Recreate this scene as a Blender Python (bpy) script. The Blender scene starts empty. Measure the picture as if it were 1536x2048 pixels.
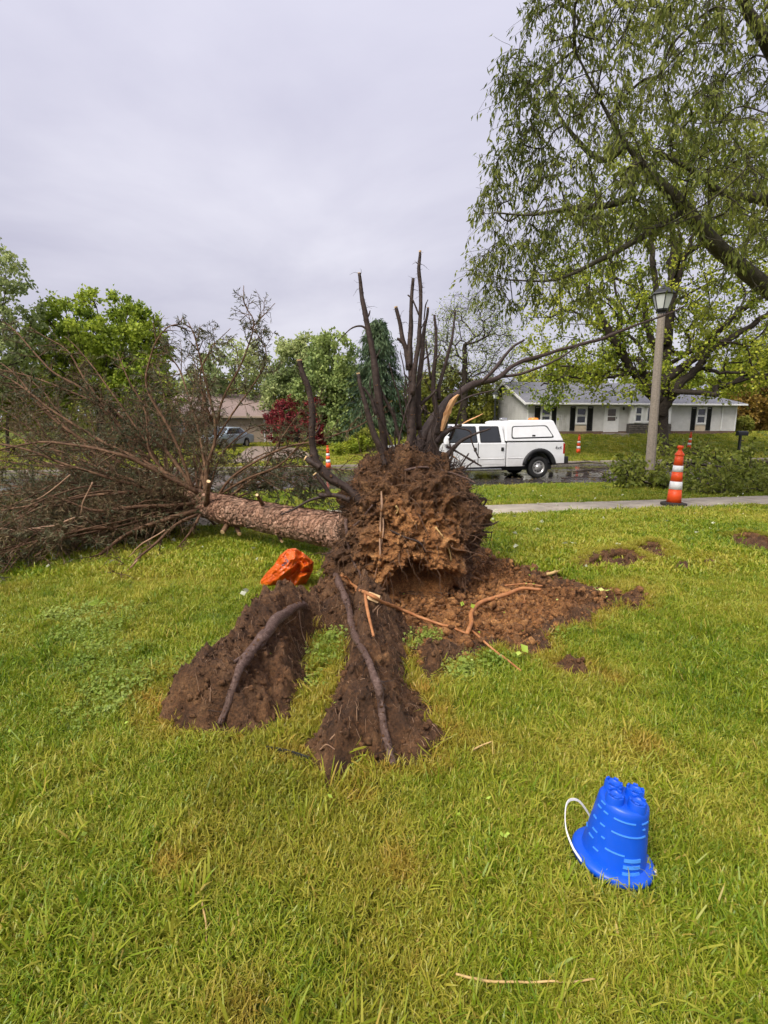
import bpy, bmesh, math, random
import numpy as np
from mathutils import Vector, Matrix

R = math.radians
scene = bpy.context.scene
rng = np.random.default_rng(7)
random.seed(7)

# ------------------------------------------------------------------ camera
FPX = 1050.0                      # focal length in pixels of the 1536 x 2048 photograph
PITCH = math.atan(179.0 / FPX)
EYE = np.array([0.0, 0.0, 1.40])
cam_data = bpy.data.cameras.new('camera')
cam_data.sensor_fit = 'VERTICAL'
cam_data.sensor_height = 24.0
cam_data.lens = FPX / 2048.0 * 24.0
cam_data.clip_start = 0.05
cam_data.clip_end = 2000.0
cam = bpy.data.objects.new('camera', cam_data)
cam.location = EYE
cam.rotation_euler = (math.pi / 2 - PITCH, 0, 0)
scene.collection.objects.link(cam)
scene.camera = cam

# ------------------------------------------------------------------ world: overcast sky
SUN_EL, SUN_AZ = R(50), R(218)     # soft light from high on the left, behind the camera
world = bpy.data.worlds.new('World')
scene.world = world
world.use_nodes = True
nt = world.node_tree
nt.nodes.clear()
def N(tree, typ, **kw):
    n = tree.nodes.new(typ)
    for k, v in kw.items():
        if k in n.bl_rna.properties and not k.startswith('i_'):
            setattr(n, k, v)
    return n
wout = N(nt, 'ShaderNodeOutputWorld')
wbg = N(nt, 'ShaderNodeBackground')
wsky = N(nt, 'ShaderNodeTexSky', sky_type='NISHITA', sun_disc=False, sun_elevation=SUN_EL, sun_rotation=SUN_AZ)
wsky.dust_density = 4.0
wco = N(nt, 'ShaderNodeTexCoord')
wsep = N(nt, 'ShaderNodeSeparateXYZ')
nt.links.new(wco.outputs['Generated'], wsep.inputs[0])
# flat cloud deck: project the direction on to a plane overhead
zz = N(nt, 'ShaderNodeMath', operation='ADD'); zz.inputs[1].default_value = 0.22
nt.links.new(wsep.outputs[2], zz.inputs[0])
zm = N(nt, 'ShaderNodeMath', operation='MAXIMUM'); zm.inputs[1].default_value = 0.12
nt.links.new(zz.outputs[0], zm.inputs[0])
dv = N(nt, 'ShaderNodeVectorMath', operation='DIVIDE')
cmb = N(nt, 'ShaderNodeCombineXYZ')
for i in range(3):
    nt.links.new(zm.outputs[0], cmb.inputs[i])
nt.links.new(wco.outputs['Generated'], dv.inputs[0]); nt.links.new(cmb.outputs[0], dv.inputs[1])
mp = N(nt, 'ShaderNodeMapping'); mp.inputs['Scale'].default_value = (0.85, 1.05, 0.3); mp.inputs['Rotation'].default_value = (0, 0, R(-20)); mp.inputs['Location'].default_value = (3.1, 1.7, 0)
nt.links.new(dv.outputs[0], mp.inputs[0])
cn = N(nt, 'ShaderNodeTexNoise'); cn.inputs['Scale'].default_value = 0.95; cn.inputs['Detail'].default_value = 7; cn.inputs['Roughness'].default_value = 0.52; cn.inputs['Distortion'].default_value = 0.35
nt.links.new(mp.outputs[0], cn.inputs['Vector'])
cr = N(nt, 'ShaderNodeValToRGB')
cr.color_ramp.elements[0].position = 0.30; cr.color_ramp.elements[0].color = (0.455, 0.450, 0.560, 1)
cr.color_ramp.elements[1].position = 0.72; cr.color_ramp.elements[1].color = (0.720, 0.710, 0.790, 1)
nt.links.new(cn.outputs[0], cr.inputs[0])
# an overcast sky is brighter overhead than at the horizon
gr = N(nt, 'ShaderNodeMapRange'); gr.inputs['From Min'].default_value = 0.0; gr.inputs['From Max'].default_value = 0.9; gr.inputs['To Min'].default_value = 0.86; gr.inputs['To Max'].default_value = 1.30
nt.links.new(wsep.outputs[2], gr.inputs[0])
mulc = N(nt, 'ShaderNodeVectorMath', operation='SCALE')
nt.links.new(cr.outputs[0], mulc.inputs[0]); nt.links.new(gr.outputs[0], mulc.inputs['Scale'])
skm = N(nt, 'ShaderNodeVectorMath', operation='SCALE'); skm.inputs['Scale'].default_value = 0.05
nt.links.new(wsky.outputs[0], skm.inputs[0])
wmix = N(nt, 'ShaderNodeMix', data_type='RGBA'); wmix.inputs[0].default_value = 0.92
nt.links.new(skm.outputs[0], wmix.inputs[6]); nt.links.new(mulc.outputs[0], wmix.inputs[7])
nt.links.new(wmix.outputs[2], wbg.inputs['Color'])
wbg.inputs['Strength'].default_value = 0.40
nt.links.new(wbg.outputs[0], wout.inputs[0])

sun_d = bpy.data.lights.new('sun', 'SUN')
sun_d.energy = 1.5
sun_d.angle = R(30)
sun_d.color = (1.0, 0.95, 0.87)
sun = bpy.data.objects.new('sun', sun_d)
sun.rotation_euler = (math.pi / 2 - SUN_EL, 0, math.pi - SUN_AZ + math.pi)
# point the lamp: light travels from the sun position towards the scene
sdir = Vector((math.sin(SUN_AZ) * math.cos(SUN_EL), math.cos(SUN_AZ) * math.cos(SUN_EL), math.sin(SUN_EL)))
sun.rotation_euler = sdir.to_track_quat('Z', 'Y').to_euler()
scene.collection.objects.link(sun)

scene.view_settings.view_transform = 'Standard'
scene.view_settings.look = 'None'
scene.view_settings.exposure = 1.72
scene.view_settings.gamma = 1.0
scene.view_settings.use_curve_mapping = False
scene.cycles.max_bounces = 4
scene.cycles.diffuse_bounces = 2
scene.cycles.glossy_bounces = 2
scene.cycles.transmission_bounces = 2
scene.cycles.transparent_max_bounces = 4
scene.cycles.use_adaptive_sampling = True
scene.cycles.adaptive_threshold = 0.03
scene.cycles.caustics_reflective = False
scene.cycles.caustics_refractive = False

# ------------------------------------------------------------------ layout helpers (photo pixel -> point of the place)
SP, CP = math.sin(PITCH), math.cos(PITCH)
def ray(px, py):
    dx, dy = (px - 768.0) / FPX, (py - 1024.0) / FPX
    return np.array([dx, CP - dy * SP, -SP - dy * CP])
def at(px, py, Y):
    """point of the place at distance Y ahead, seen at that pixel"""
    d = ray(px, py)
    return EYE + d * (Y / d[1])
def pxm(Y):
    return FPX / (Y * CP)

# numpy value noise ---------------------------------------------------
def _hash(ix, iy, iz, seed):
    h = (ix * 374761393 + iy * 668265263 + iz * 2147483647 + seed * 974711) & 0xffffffff
    h = ((h ^ (h >> 13)) * 1274126177) & 0xffffffff
    h = (h ^ (h >> 16)) & 0xffffffff
    return h.astype(np.float64) / 4294967295.0
def vnoise(p, seed=0):
    p = np.asarray(p, float)
    i = np.floor(p).astype(np.int64); f = p - i
    f = f * f * f * (f * (f * 6 - 15) + 10)
    out = 0
    for a in (0, 1):
        for b in (0, 1):
            for c in (0, 1):
                w = (f[..., 0] if a else 1 - f[..., 0]) * (f[..., 1] if b else 1 - f[..., 1]) * (f[..., 2] if c else 1 - f[..., 2])
                out = out + w * _hash(i[..., 0] + a, i[..., 1] + b, i[..., 2] + c, seed)
    return out * 2 - 1
def fbm(p, octaves=4, seed=0, gain=0.5):
    p = np.asarray(p, float); a, s, o = 1.0, 0.0, 0
    for k in range(octaves):
        o = o + a * vnoise(p * (2.03 ** k) + 13.7 * k, seed + k); s += a; a *= gain
    return o / s
def smooth(a, b, x):
    t = np.clip((np.asarray(x, float) - a) / (b - a), 0, 1)
    return t * t * (3 - 2 * t)

# ------------------------------------------------------------------ terrain
RA = R(12.0)                                   # the road runs 12 degrees off square to the view
RD = np.array([math.cos(RA), math.sin(RA)])    # along the road
RN = np.array([-math.sin(RA), math.cos(RA)])   # across it, away from the camera
S_WALK0, S_WALK1, S_KERB0, S_KERB1 = 8.08, 9.32, 14.70, 23.50
def st(x, y):
    return x * RN[0] + y * RN[1], x * RD[0] + y * RD[1]
def xy(s, t):
    return np.array([RN[0] * s + RD[0] * t, RN[1] * s + RD[1] * t])
def terr(x, y):
    """height of the natural ground"""
    x = np.asarray(x, float); y = np.asarray(y, float)
    s, t = st(x, y)
    near = np.interp(s, [-50, 5, 8.0, 9.4, 11.5, 14.6, 14.75, 23.45, 23.6, 26, 29, 31.4, 37, 60, 400],
                        [0.05, 0.0, -0.15, -0.20, -0.32, -0.50, -0.52, -0.52, -0.50, -0.36, 0.10, 0.56, 0.62, 0.9, 2.0])
    low = np.interp(s, [-50, 5, 8.0, 9.4, 11.5, 14.6, 14.75, 23.45, 23.6, 30, 37, 60, 400],
                       [0.05, 0.0, -0.15, -0.20, -0.32, -0.50, -0.52, -0.52, -0.50, -0.50, -0.45, 0.1, 2.0])
    w = smooth(2, 12, t)
    z = low * (1 - w) + near * w
    bump = 0.035 * vnoise(np.stack([x * .45, y * .45, x * 0], -1), 3) + 0.012 * vnoise(np.stack([x * 1.7, y * 1.7, x * 0], -1), 4)
    return z + bump * smooth(0.0, 0.7, np.abs(s - 8.7) - .62) * smooth(0, .8, np.abs(s - 19.1) - 4.4)
def G(px, py):
    """ground point seen at the pixel (natural ground)"""
    d = ray(px, py); ts_ = 0.6 * 1.006 ** np.arange(1100); P = EYE + d * ts_[:, None]
    below = P[:, 2] < terr(P[:, 0], P[:, 1]); k = int(np.argmax(below)) if below.any() else len(ts_) - 1
    lo, hi = ts_[max(k - 1, 0)], ts_[k]
    for _ in range(2):
        w = np.linspace(lo, hi, 24); P = EYE + d * w[:, None]; below = P[:, 2] < terr(P[:, 0], P[:, 1]); k = int(np.argmax(below)) if below.any() else 23
        lo, hi = w[max(k - 1, 0)], w[k]
    return EYE + d * hi
def Gs(lst):
    return np.array([G(*q)[:2] for q in lst])

# ------------------------------------------------------------------ object helpers
def link(o, parent=None):
    scene.collection.objects.link(o)
    if parent is not None: o.parent = parent
    return o
def tag(o, label=None, cat=None, group=None, kind=None):
    if label: o['label'] = label
    if cat: o['category'] = cat
    if group: o['group'] = group
    if kind: o['kind'] = kind
    return o
def empty(name, loc=(0, 0, 0), rz=0.0):
    o = bpy.data.objects.new(name, None)
    o.location = loc; o.rotation_euler = (0, 0, rz); o.empty_display_size = 0.1
    return link(o)
class MB:
    def __init__(s): s.v = []; s.f = []; s.n = 0
    def add(s, v, f):
        v = np.asarray(v, float).reshape(-1, 3)
        s.v.append(v)
        n = s.n
        s.f.extend([tuple(int(i) + n for i in q) for q in f])
        s.n += len(v); return s
    def box(s, c, d, rot=None):
        c = np.array(c, float); d = np.array(d, float) / 2
        v = np.array([[x, y, z] for x in (-1, 1) for y in (-1, 1) for z in (-1, 1)], float) * d
        if rot is not None: v = v @ np.array(rot).T
        return s.add(v + c, [(0, 1, 3, 2), (4, 6, 7, 5), (0, 4, 5, 1), (2, 3, 7, 6), (0, 2, 6, 4), (1, 5, 7, 3)])
    def box2(s, a, b):
        a = np.array(a, float); b = np.array(b, float)
        return s.box((a + b) / 2, np.abs(b - a))
    def tube(s, pts, rad, seg=6, cap=True, rough=0.0, seed=0):
        pts = np.asarray(pts, float); n = len(pts)
        rad = np.broadcast_to(np.asarray(rad, float), (n,)) if np.ndim(rad) == 0 or len(np.atleast_1d(rad)) == n else np.interp(np.linspace(0, 1, n), np.linspace(0, 1, len(rad)), rad)
        T = np.gradient(pts, axis=0) if n > 2 else np.repeat(pts[1:2] - pts[0:1], n, 0)
        T /= np.linalg.norm(T, axis=1)[:, None] + 1e-12
        ref = np.array([0, 0, 1.0]) if abs(T[0][2]) < 0.8 else np.array([1.0, 0, 0])
        A = np.empty_like(T); a = ref
        for i in range(n):
            a = a - T[i] * a.dot(T[i]); l = np.linalg.norm(a)
            if l < 1e-5:
                a = np.array([1.0, 0.3, 0.1]) - T[i] * np.array([1.0, .3, .1]).dot(T[i]); l = np.linalg.norm(a)
            a = a / l; A[i] = a
        B = np.cross(T, A)
        th = np.arange(seg) * 2 * math.pi / seg
        rr = np.repeat(rad[:, None], seg, 1)
        V = pts[:, None] + (A[:, None] * np.cos(th)[None, :, None] + B[:, None] * np.sin(th)[None, :, None]) * rr[..., None]
        if rough:
            nz = fbm(V * (0.55 / max(rad.max(), 1e-4)), 3, seed)
            V = V + (V - pts[:, None]) * nz[..., None] * rough
        f = []
        for i in range(n - 1):
            for j in range(seg):
                k = (j + 1) % seg
                f.append((i * seg + j, i * seg + k, (i + 1) * seg + k, (i + 1) * seg + j))
        if cap:
            f.append(tuple(range(seg - 1, -1, -1))); f.append(tuple((n - 1) * seg + j for j in range(seg)))
        return s.add(V.reshape(-1, 3), f)
    def lathe(s, prof, seg=24, M=None, cap=False):
        prof = np.array(prof, float); n = len(prof)
        th = np.arange(seg) * 2 * math.pi / seg
        V = np.stack([prof[:, None, 0] * np.cos(th), prof[:, None, 0] * np.sin(th), np.repeat(prof[:, 1:2], seg, 1)], -1).reshape(-1, 3)
        if M is not None: V = V @ np.array(M)[:3, :3].T + np.array(M)[:3, 3]
        f = [(i * seg + j, i * seg + (j + 1) % seg, (i + 1) * seg + (j + 1) % seg, (i + 1) * seg + j) for i in range(n - 1) for j in range(seg)]
        if cap:
            f.append(tuple(range(seg - 1, -1, -1))); f.append(tuple((n - 1) * seg + j for j in range(seg)))
        return s.add(V, f)
    def prism(s, poly, y0, y1, axis='y'):
        """polygon in (x,z) extruded along y"""
        n = len(poly)
        v = [(p[0], y0, p[1]) for p in poly] + [(p[0], y1, p[1]) for p in poly]
        f = [tuple(range(n)), tuple(range(2 * n - 1, n - 1, -1))] + [(i, n + i, n + (i + 1) % n, (i + 1) % n) for i in range(n)]
        return s.add(v, f)
    def build(s, name, mat, parent=None, smooth_=False, bevel=0, bseg=2, kind=None):
        me = bpy.data.meshes.new(name)
        V = np.concatenate(s.v) if s.v else np.zeros((0, 3))
        me.from_pydata(V.tolist(), [], s.f)
        o = bpy.data.objects.new(name, me)
        if mat: me.materials.append(mat)
        link(o, parent)
        bm = bmesh.new(); bm.from_mesh(me)
        bmesh.ops.recalc_face_normals(bm, faces=bm.faces)
        bm.to_mesh(me); bm.free()
        if smooth_: me.shade_smooth()
        if bevel:
            m = o.modifiers.new('bevel', 'BEVEL'); m.width = bevel; m.segments = bseg; m.limit_method = 'ANGLE'; m.angle_limit = R(32)
            me.shade_smooth()
            m2 = o.modifiers.new('wn', 'WEIGHTED_NORMAL'); m2.keep_sharp = True
        if kind: o['kind'] = kind
        return o
def fast_mesh(name, V, F, mat, parent=None, smooth_=False, kind=None):
    """V (n,3), F (m,k) numpy, all faces k-gons"""
    me = bpy.data.meshes.new(name)
    V = np.ascontiguousarray(V, dtype=np.float32); F = np.ascontiguousarray(F, dtype=np.int32)
    k = F.shape[1]
    me.vertices.add(len(V)); me.vertices.foreach_set('co', V.ravel())
    me.loops.add(F.size); me.loops.foreach_set('vertex_index', F.ravel())
    me.polygons.add(len(F)); me.polygons.foreach_set('loop_start', np.arange(0, F.size, k, dtype=np.int32))
    me.update(calc_edges=True); me.validate()
    if smooth_: me.shade_smooth()
    if mat: me.materials.append(mat)
    o = bpy.data.objects.new(name, me)
    link(o, parent)
    if kind: o['kind'] = kind
    return o
def spline(pts, n=16):
    """Catmull-Rom through points"""
    p = np.asarray(pts, float)
    if len(p) == 2: return p[0] + (p[1] - p[0]) * np.linspace(0, 1, n)[:, None]
    q = np.vstack([2 * p[0] - p[1], p, 2 * p[-1] - p[-2]])
    u = np.linspace(0, len(p) - 1 - 1e-9, n); i = u.astype(int); t = (u - i)[:, None]
    a, b, c, d = q[i], q[i + 1], q[i + 2], q[i + 3]
    return .5 * (2 * b + (c - a) * t + (2 * a - 5 * b + 4 * c - d) * t * t + (3 * b - a - 3 * c + d) * t ** 3)
def unit(v):
    v = np.asarray(v, float); return v / (np.linalg.norm(v, axis=-1, keepdims=True) + 1e-12)
def leaves(name, C, L, W, axis, mat, parent, rg, fold=0.25, jitter=0.9, kind=None, curl=0.0):
    """one small folded blade (two triangles) per point, length L, width W, pointing about axis"""
    C = np.asarray(C, float); n = len(C)
    if n == 0: return None
    a = unit(np.asarray(axis, float) + rg.normal(0, jitter, (n, 3)))
    r = rg.normal(0, 1, (n, 3)); b = unit(r - a * (r * a).sum(1)[:, None]); c = np.cross(a, b)
    L = L * rg.uniform(.65, 1.3, n)[:, None]; W = W * rg.uniform(.7, 1.25, n)[:, None]
    mid = C + a * L * .45 + c * W * fold
    V = np.stack([C, mid + b * W * .5, C + a * L - c * L * curl, mid - b * W * .5], 1).reshape(-1, 3)
    k = np.arange(n)[:, None] * 4
    F = np.concatenate([k + np.array([[0, 1, 2]]), k + np.array([[0, 2, 3]])], 1).reshape(-1, 3)
    return fast_mesh(name, V, F, mat, parent, kind=kind)
def inpoly(P, poly):
    P = np.asarray(P, float); poly = np.asarray(poly, float)
    x, y = P[..., 0], P[..., 1]; c = np.zeros(x.shape, bool); j = len(poly) - 1
    for i in range(len(poly)):
        xi, yi = poly[i]; xj, yj = poly[j]
        c ^= ((yi > y) != (yj > y)) & (x < (xj - xi) * (y - yi) / (yj - yi + 1e-12) + xi); j = i
    return c
def polydist(P, poly, closed=True):
    """distance to the outline"""
    P = np.asarray(P, float); poly = np.asarray(poly, float); d = np.full(P.shape[:-1], 1e9)
    m = len(poly) if closed else len(poly) - 1
    for i in range(m):
        a = poly[i]; b = poly[(i + 1) % len(poly)]; ab = b - a
        t = np.clip(((P - a) @ ab) / (ab @ ab + 1e-12), 0, 1)
        d = np.minimum(d, np.linalg.norm(P - a - t[..., None] * ab, axis=-1))
    return d

# ------------------------------------------------------------------ materials
def newmat(name):
    m = bpy.data.materials.new(name); m.use_nodes = True
    t = m.node_tree; t.nodes.clear()
    out = t.nodes.new('ShaderNodeOutputMaterial')
    return m, t, out
def rgba(c): return (c[0], c[1], c[2], 1.0)
def noise_node(t, scale, detail=5, rough=0.55, vec=None, dist=0.0):
    n = t.nodes.new('ShaderNodeTexNoise'); n.inputs['Scale'].default_value = scale; n.inputs['Detail'].default_value = detail
    n.inputs['Roughness'].default_value = rough; n.inputs['Distortion'].default_value = dist
    if vec is not None: t.links.new(vec, n.inputs['Vector'])
    return n
def ramp(t, fac, stops):
    r = t.nodes.new('ShaderNodeValToRGB'); e = r.color_ramp.elements
    while len(e) < len(stops): e.new(0.5)
    for k, (p, c) in enumerate(stops): e[k].position = p; e[k].color = rgba(c)
    t.links.new(fac, r.inputs[0]); return r
def mixc(t, fac, a, b, blend='MIX'):
    m = t.nodes.new('ShaderNodeMix'); m.data_type = 'RGBA'; m.blend_type = blend
    for sock, v in ((0, fac), (6, a), (7, b)):
        if isinstance(v, (int, float)): m.inputs[sock].default_value = v
        elif isinstance(v, tuple): m.inputs[sock].default_value = rgba(v)
        else: t.links.new(v, m.inputs[sock])
    return m.outputs[2]
def coords(t, kind='Object', scale=None):
    c = t.nodes.new('ShaderNodeTexCoord'); o = c.outputs[kind]
    if scale is not None:
        m = t.nodes.new('ShaderNodeMapping'); m.inputs['Scale'].default_value = scale; t.links.new(o, m.inputs[0]); o = m.outputs[0]
    return o
def bumpn(t, h, strength=0.4, dist=0.02):
    b = t.nodes.new('ShaderNodeBump'); b.inputs['Strength'].default_value = strength; b.inputs['Distance'].default_value = dist
    t.links.new(h, b.inputs['Height']); return b.outputs[0]
def princ(t, out, color, rough=0.7, spec=0.3, metal=0.0, normal=None):
    p = t.nodes.new('ShaderNodeBsdfPrincipled')
    if isinstance(color, tuple): p.inputs['Base Color'].default_value = rgba(color)
    else: t.links.new(color, p.inputs['Base Color'])
    if isinstance(rough, (int, float)): p.inputs['Roughness'].default_value = rough
    else: t.links.new(rough, p.inputs['Roughness'])
    p.inputs['Specular IOR Level'].default_value = spec; p.inputs['Metallic'].default_value = metal
    if normal is not None: t.links.new(normal, p.inputs['Normal'])
    t.links.new(p.outputs[0], out.inputs[0]); return p
def simple(name, c1, c2=None, scale=6.0, rough=0.6, spec=0.3, bump=0.0, bscale=None, bdist=0.01, metal=0.0, sc=None, lo=0.35, hi=0.65, dirt=None, dirt_amt=0.0):
    m, t, out = newmat(name)
    v = coords(t, 'Object', sc)
    c2 = c2 or tuple(x * 0.8 for x in c1)
    n = noise_node(t, scale, 6, 0.6, v)
    col = ramp(t, n.outputs[0], [(lo, c1), (hi, c2)]).outputs[0]
    if dirt:
        n2 = noise_node(t, scale * .37, 7, 0.7, v, .4)
        f = ramp(t, n2.outputs[0], [(.48, (0, 0, 0)), (.72, (dirt_amt,) * 3)]).outputs[0]
        col = mixc(t, f, col, dirt)
    nm = None
    if bump:
        nb = noise_node(t, bscale or scale * 4, 6, 0.65, v); nm = bumpn(t, nb.outputs[0], bump, bdist)
    princ(t, out, col, rough, spec, metal, nm); return m
def foliage(name, stops, trans=0.35, wscale=0.35, rough=0.55):
    """leaf: colour varies from leaf to leaf and in drifts over the plant"""
    m, t, out = newmat(name)
    g = t.nodes.new('ShaderNodeNewGeometry')
    w = noise_node(t, wscale, 1, .5, g.outputs['Position'])
    a = t.nodes.new('ShaderNodeMath'); a.operation = 'MULTIPLY_ADD'; a.inputs[1].default_value = .55
    t.links.new(g.outputs['Random Per Island'], a.inputs[0])
    b = t.nodes.new('ShaderNodeMath'); b.operation = 'MULTIPLY_ADD'; b.inputs[1].default_value = 1.3; b.inputs[2].default_value = -.42
    t.links.new(w.outputs[0], b.inputs[0]); t.links.new(b.outputs[0], a.inputs[2])
    c = ramp(t, a.outputs[0], stops).outputs[0]
    p = t.nodes.new('ShaderNodeBsdfPrincipled'); t.links.new(c, p.inputs['Base Color']); p.inputs['Roughness'].default_value = rough; p.inputs['Specular IOR Level'].default_value = .25
    tr = t.nodes.new('ShaderNodeBsdfTranslucent'); t.links.new(c, tr.inputs[0])
    mx = t.nodes.new('ShaderNodeMixShader'); mx.inputs[0].default_value = trans
    t.links.new(p.outputs[0], mx.inputs[1]); t.links.new(tr.outputs[0], mx.inputs[2]); t.links.new(mx.outputs[0], out.inputs[0])
    return m

# lawn colours: real patches of drier and greener turf, by place
def turf_colour(t, pos):
    n1 = noise_node(t, .55, 2, .5, pos); n2 = noise_node(t, 2.6, 2, .6, pos); n3 = n1
    s1 = t.nodes.new('ShaderNodeMath'); s1.operation = 'MULTIPLY_ADD'; s1.inputs[1].default_value = .45; t.links.new(n2.outputs[0], s1.inputs[0])
    s2 = t.nodes.new('ShaderNodeMath'); s2.operation = 'MULTIPLY'; s2.inputs[1].default_value = .55; t.links.new(n1.outputs[0], s2.inputs[0]); t.links.new(s2.outputs[0], s1.inputs[2])
    return s1.outputs[0], n3.outputs[0]
def make_grass(name, stops, dry=(.42, .27, .07), dry_amt=.6, trans=.35):
    m, t, out = newmat(name)
    g = t.nodes.new('ShaderNodeNewGeometry')
    v, big = turf_colour(t, g.outputs['Position'])
    oi = t.nodes.new('ShaderNodeObjectInfo')
    a = t.nodes.new('ShaderNodeMath'); a.operation = 'MULTIPLY_ADD'; a.inputs[1].default_value = .30; t.links.new(g.outputs['Random Per Island'], a.inputs[0]); t.links.new(v, a.inputs[2])
    b = t.nodes.new('ShaderNodeMath'); b.operation = 'MULTIPLY_ADD'; b.inputs[1].default_value = .14; t.links.new(oi.outputs['Random'], b.inputs[0]); t.links.new(a.outputs[0], b.inputs[2])
    c = ramp(t, b.outputs[0], stops).outputs[0]
    # odd dead straw blades
    r2 = t.nodes.new('ShaderNodeMath'); r2.operation = 'GREATER_THAN'; r2.inputs[1].default_value = .93
    t.links.new(g.outputs['Random Per Island'], r2.inputs[0])
    r3 = t.nodes.new('ShaderNodeMath'); r3.operation = 'MULTIPLY'; r3.inputs[1].default_value = dry_amt; t.links.new(r2.outputs[0], r3.inputs[0])
    c = mixc(t, r3.outputs[0], c, dry)
    at_ = t.nodes.new('ShaderNodeAttribute'); at_.attribute_type = 'INSTANCER'; at_.attribute_name = 'dry'
    c = mixc(t, at_.outputs['Fac'], c, (.46, .28, .05))
    p = t.nodes.new('ShaderNodeBsdfPrincipled'); t.links.new(c, p.inputs['Base Color']); p.inputs['Roughness'].default_value = .42; p.inputs['Specular IOR Level'].default_value = .35
    tr = t.nodes.new('ShaderNodeBsdfTranslucent'); t.links.new(c, tr.inputs[0])
    mx = t.nodes.new('ShaderNodeMixShader'); mx.inputs[0].default_value = trans
    t.links.new(p.outputs[0], mx.inputs[1]); t.links.new(tr.outputs[0], mx.inputs[2]); t.links.new(mx.outputs[0], out.inputs[0])
    return m
GRASS_STOPS = [(.35, (.036, .094, .005)), (.50, (.108, .196, .007)), (.66, (.232, .305, .013)), (.92, (.46, .41, .06))]
M = {}
M['grass'] = make_grass('grass_blade', GRASS_STOPS)
M['clover'] = make_grass('clover_leaf', [(.30, (.10, .175, .018)), (.55, (.185, .275, .028)), (.9, (.34, .41, .08))], dry_amt=.15)
def lawn_mat():
    m, t, out = newmat('lawn_turf')
    g = t.nodes.new('ShaderNodeNewGeometry')
    v, big = turf_colour(t, g.outputs['Position'])
    n = noise_node(t, 55, 4, .7, g.outputs['Position'])
    a = t.nodes.new('ShaderNodeMath'); a.operation = 'MULTIPLY_ADD'; a.inputs[1].default_value = .5; t.links.new(n.outputs[0], a.inputs[0]); t.links.new(v, a.inputs[2])
    c = ramp(t, a.outputs[0], [(.45, (.035, .050, .010)), (.62, (.075, .105, .014)), (.82, (.125, .145, .022)), (1.0, (.17, .15, .05))]).outputs[0]
    nb = noise_node(t, 30, 6, .75, g.outputs['Position'])
    princ(t, out, c, .9, .15, 0, bumpn(t, nb.outputs[0], .8, .03)); return m
M['lawn'] = lawn_mat()
def soil_mat():
    m, t, out = newmat('torn_soil')
    g = t.nodes.new('ShaderNodeNewGeometry'); P = g.outputs['Position']
    at_ = t.nodes.new('ShaderNodeAttribute'); at_.attribute_name = 'clay'
    n1 = noise_node(t, 9, 8, .68, P, .5); n2 = noise_node(t, 70, 4, .7, P); n3 = noise_node(t, 2.6, 4, .6, P)
    top = ramp(t, n1.outputs[0], [(.30, (.038, .0170, .0075)), (.52, (.118, .056, .024)), (.75, (.240, .128, .060))]).outputs[0]
    clay = ramp(t, n1.outputs[0], [(.28, (.095, .036, .011)), (.48, (.330, .140, .044)), (.70, (.560, .285, .105))]).outputs[0]
    f = t.nodes.new('ShaderNodeMath'); f.operation = 'MULTIPLY_ADD'; f.inputs[1].default_value = .9; f.inputs[2].default_value = -.45; t.links.new(n3.outputs[0], f.inputs[0])
    f2 = t.nodes.new('ShaderNodeMath'); f2.operation = 'ADD'; f2.use_clamp = True; t.links.new(f.outputs[0], f2.inputs[0]); t.links.new(at_.outputs['Fac'], f2.inputs[1])
    c = mixc(t, f2.outputs[0], top, clay)
    sp = ramp(t, n2.outputs[0], [(.30, (.40, .40, .40)), (.52, (1, 1, 1)), (.75, (1.7, 1.6, 1.45))]).outputs[0]
    c = mixc(t, 1.0, c, sp, 'MULTIPLY')
    nb = noise_node(t, 38, 8, .75, P)
    rg_ = ramp(t, n3.outputs[0], [(.3, (.55, .55, .55)), (.7, (.85, .85, .85))]).outputs[0]
    princ(t, out, c, rg_, .35, 0, bumpn(t, nb.outputs[0], 1.0, .035)); return m
M['soil'] = soil_mat()
def road_mat():
    m, t, out = newmat('wet_asphalt')
    g = t.nodes.new('ShaderNodeNewGeometry'); P = g.outputs['Position']
    n1 = noise_node(t, .5, 6, .62, P, .5); n2 = noise_node(t, 45, 4, .8, P); n3 = noise_node(t, 2.2, 6, .65, P)
    c = ramp(t, n3.outputs[0], [(.3, (.040, .035, .034)), (.7, (.085, .074, .070))]).outputs[0]
    c = mixc(t, 1.0, c, ramp(t, n2.outputs[0], [(.3, (.7, .7, .7)), (.7, (1.35, 1.35, 1.35))]).outputs[0], 'MULTIPLY')
    ro = ramp(t, n1.outputs[0], [(.42, (.05, .05, .05)), (.64, (.34, .34, .34))]).outputs[0]
    princ(t, out, c, ro, .6, 0, bumpn(t, n2.outputs[0], .06, .003)); return m
M['road'] = road_mat()
M['concrete'] = simple('sidewalk_concrete', (.40, .345, .27), (.29, .25, .20), 3.0, .75, .3, .25, 60, .004, dirt=(.16, .13, .10), dirt_amt=.6)
M['kerb'] = simple('kerb_concrete', (.34, .29, .23), (.22, .19, .15), 4.0, .75, .3, .25, 50, .004, dirt=(.12, .10, .08), dirt_amt=.6)
M['drive'] = simple('driveway_concrete', (.27, .20, .155), (.20, .15, .12), 2.0, .6, .35, .2, 40, .004)
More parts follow.
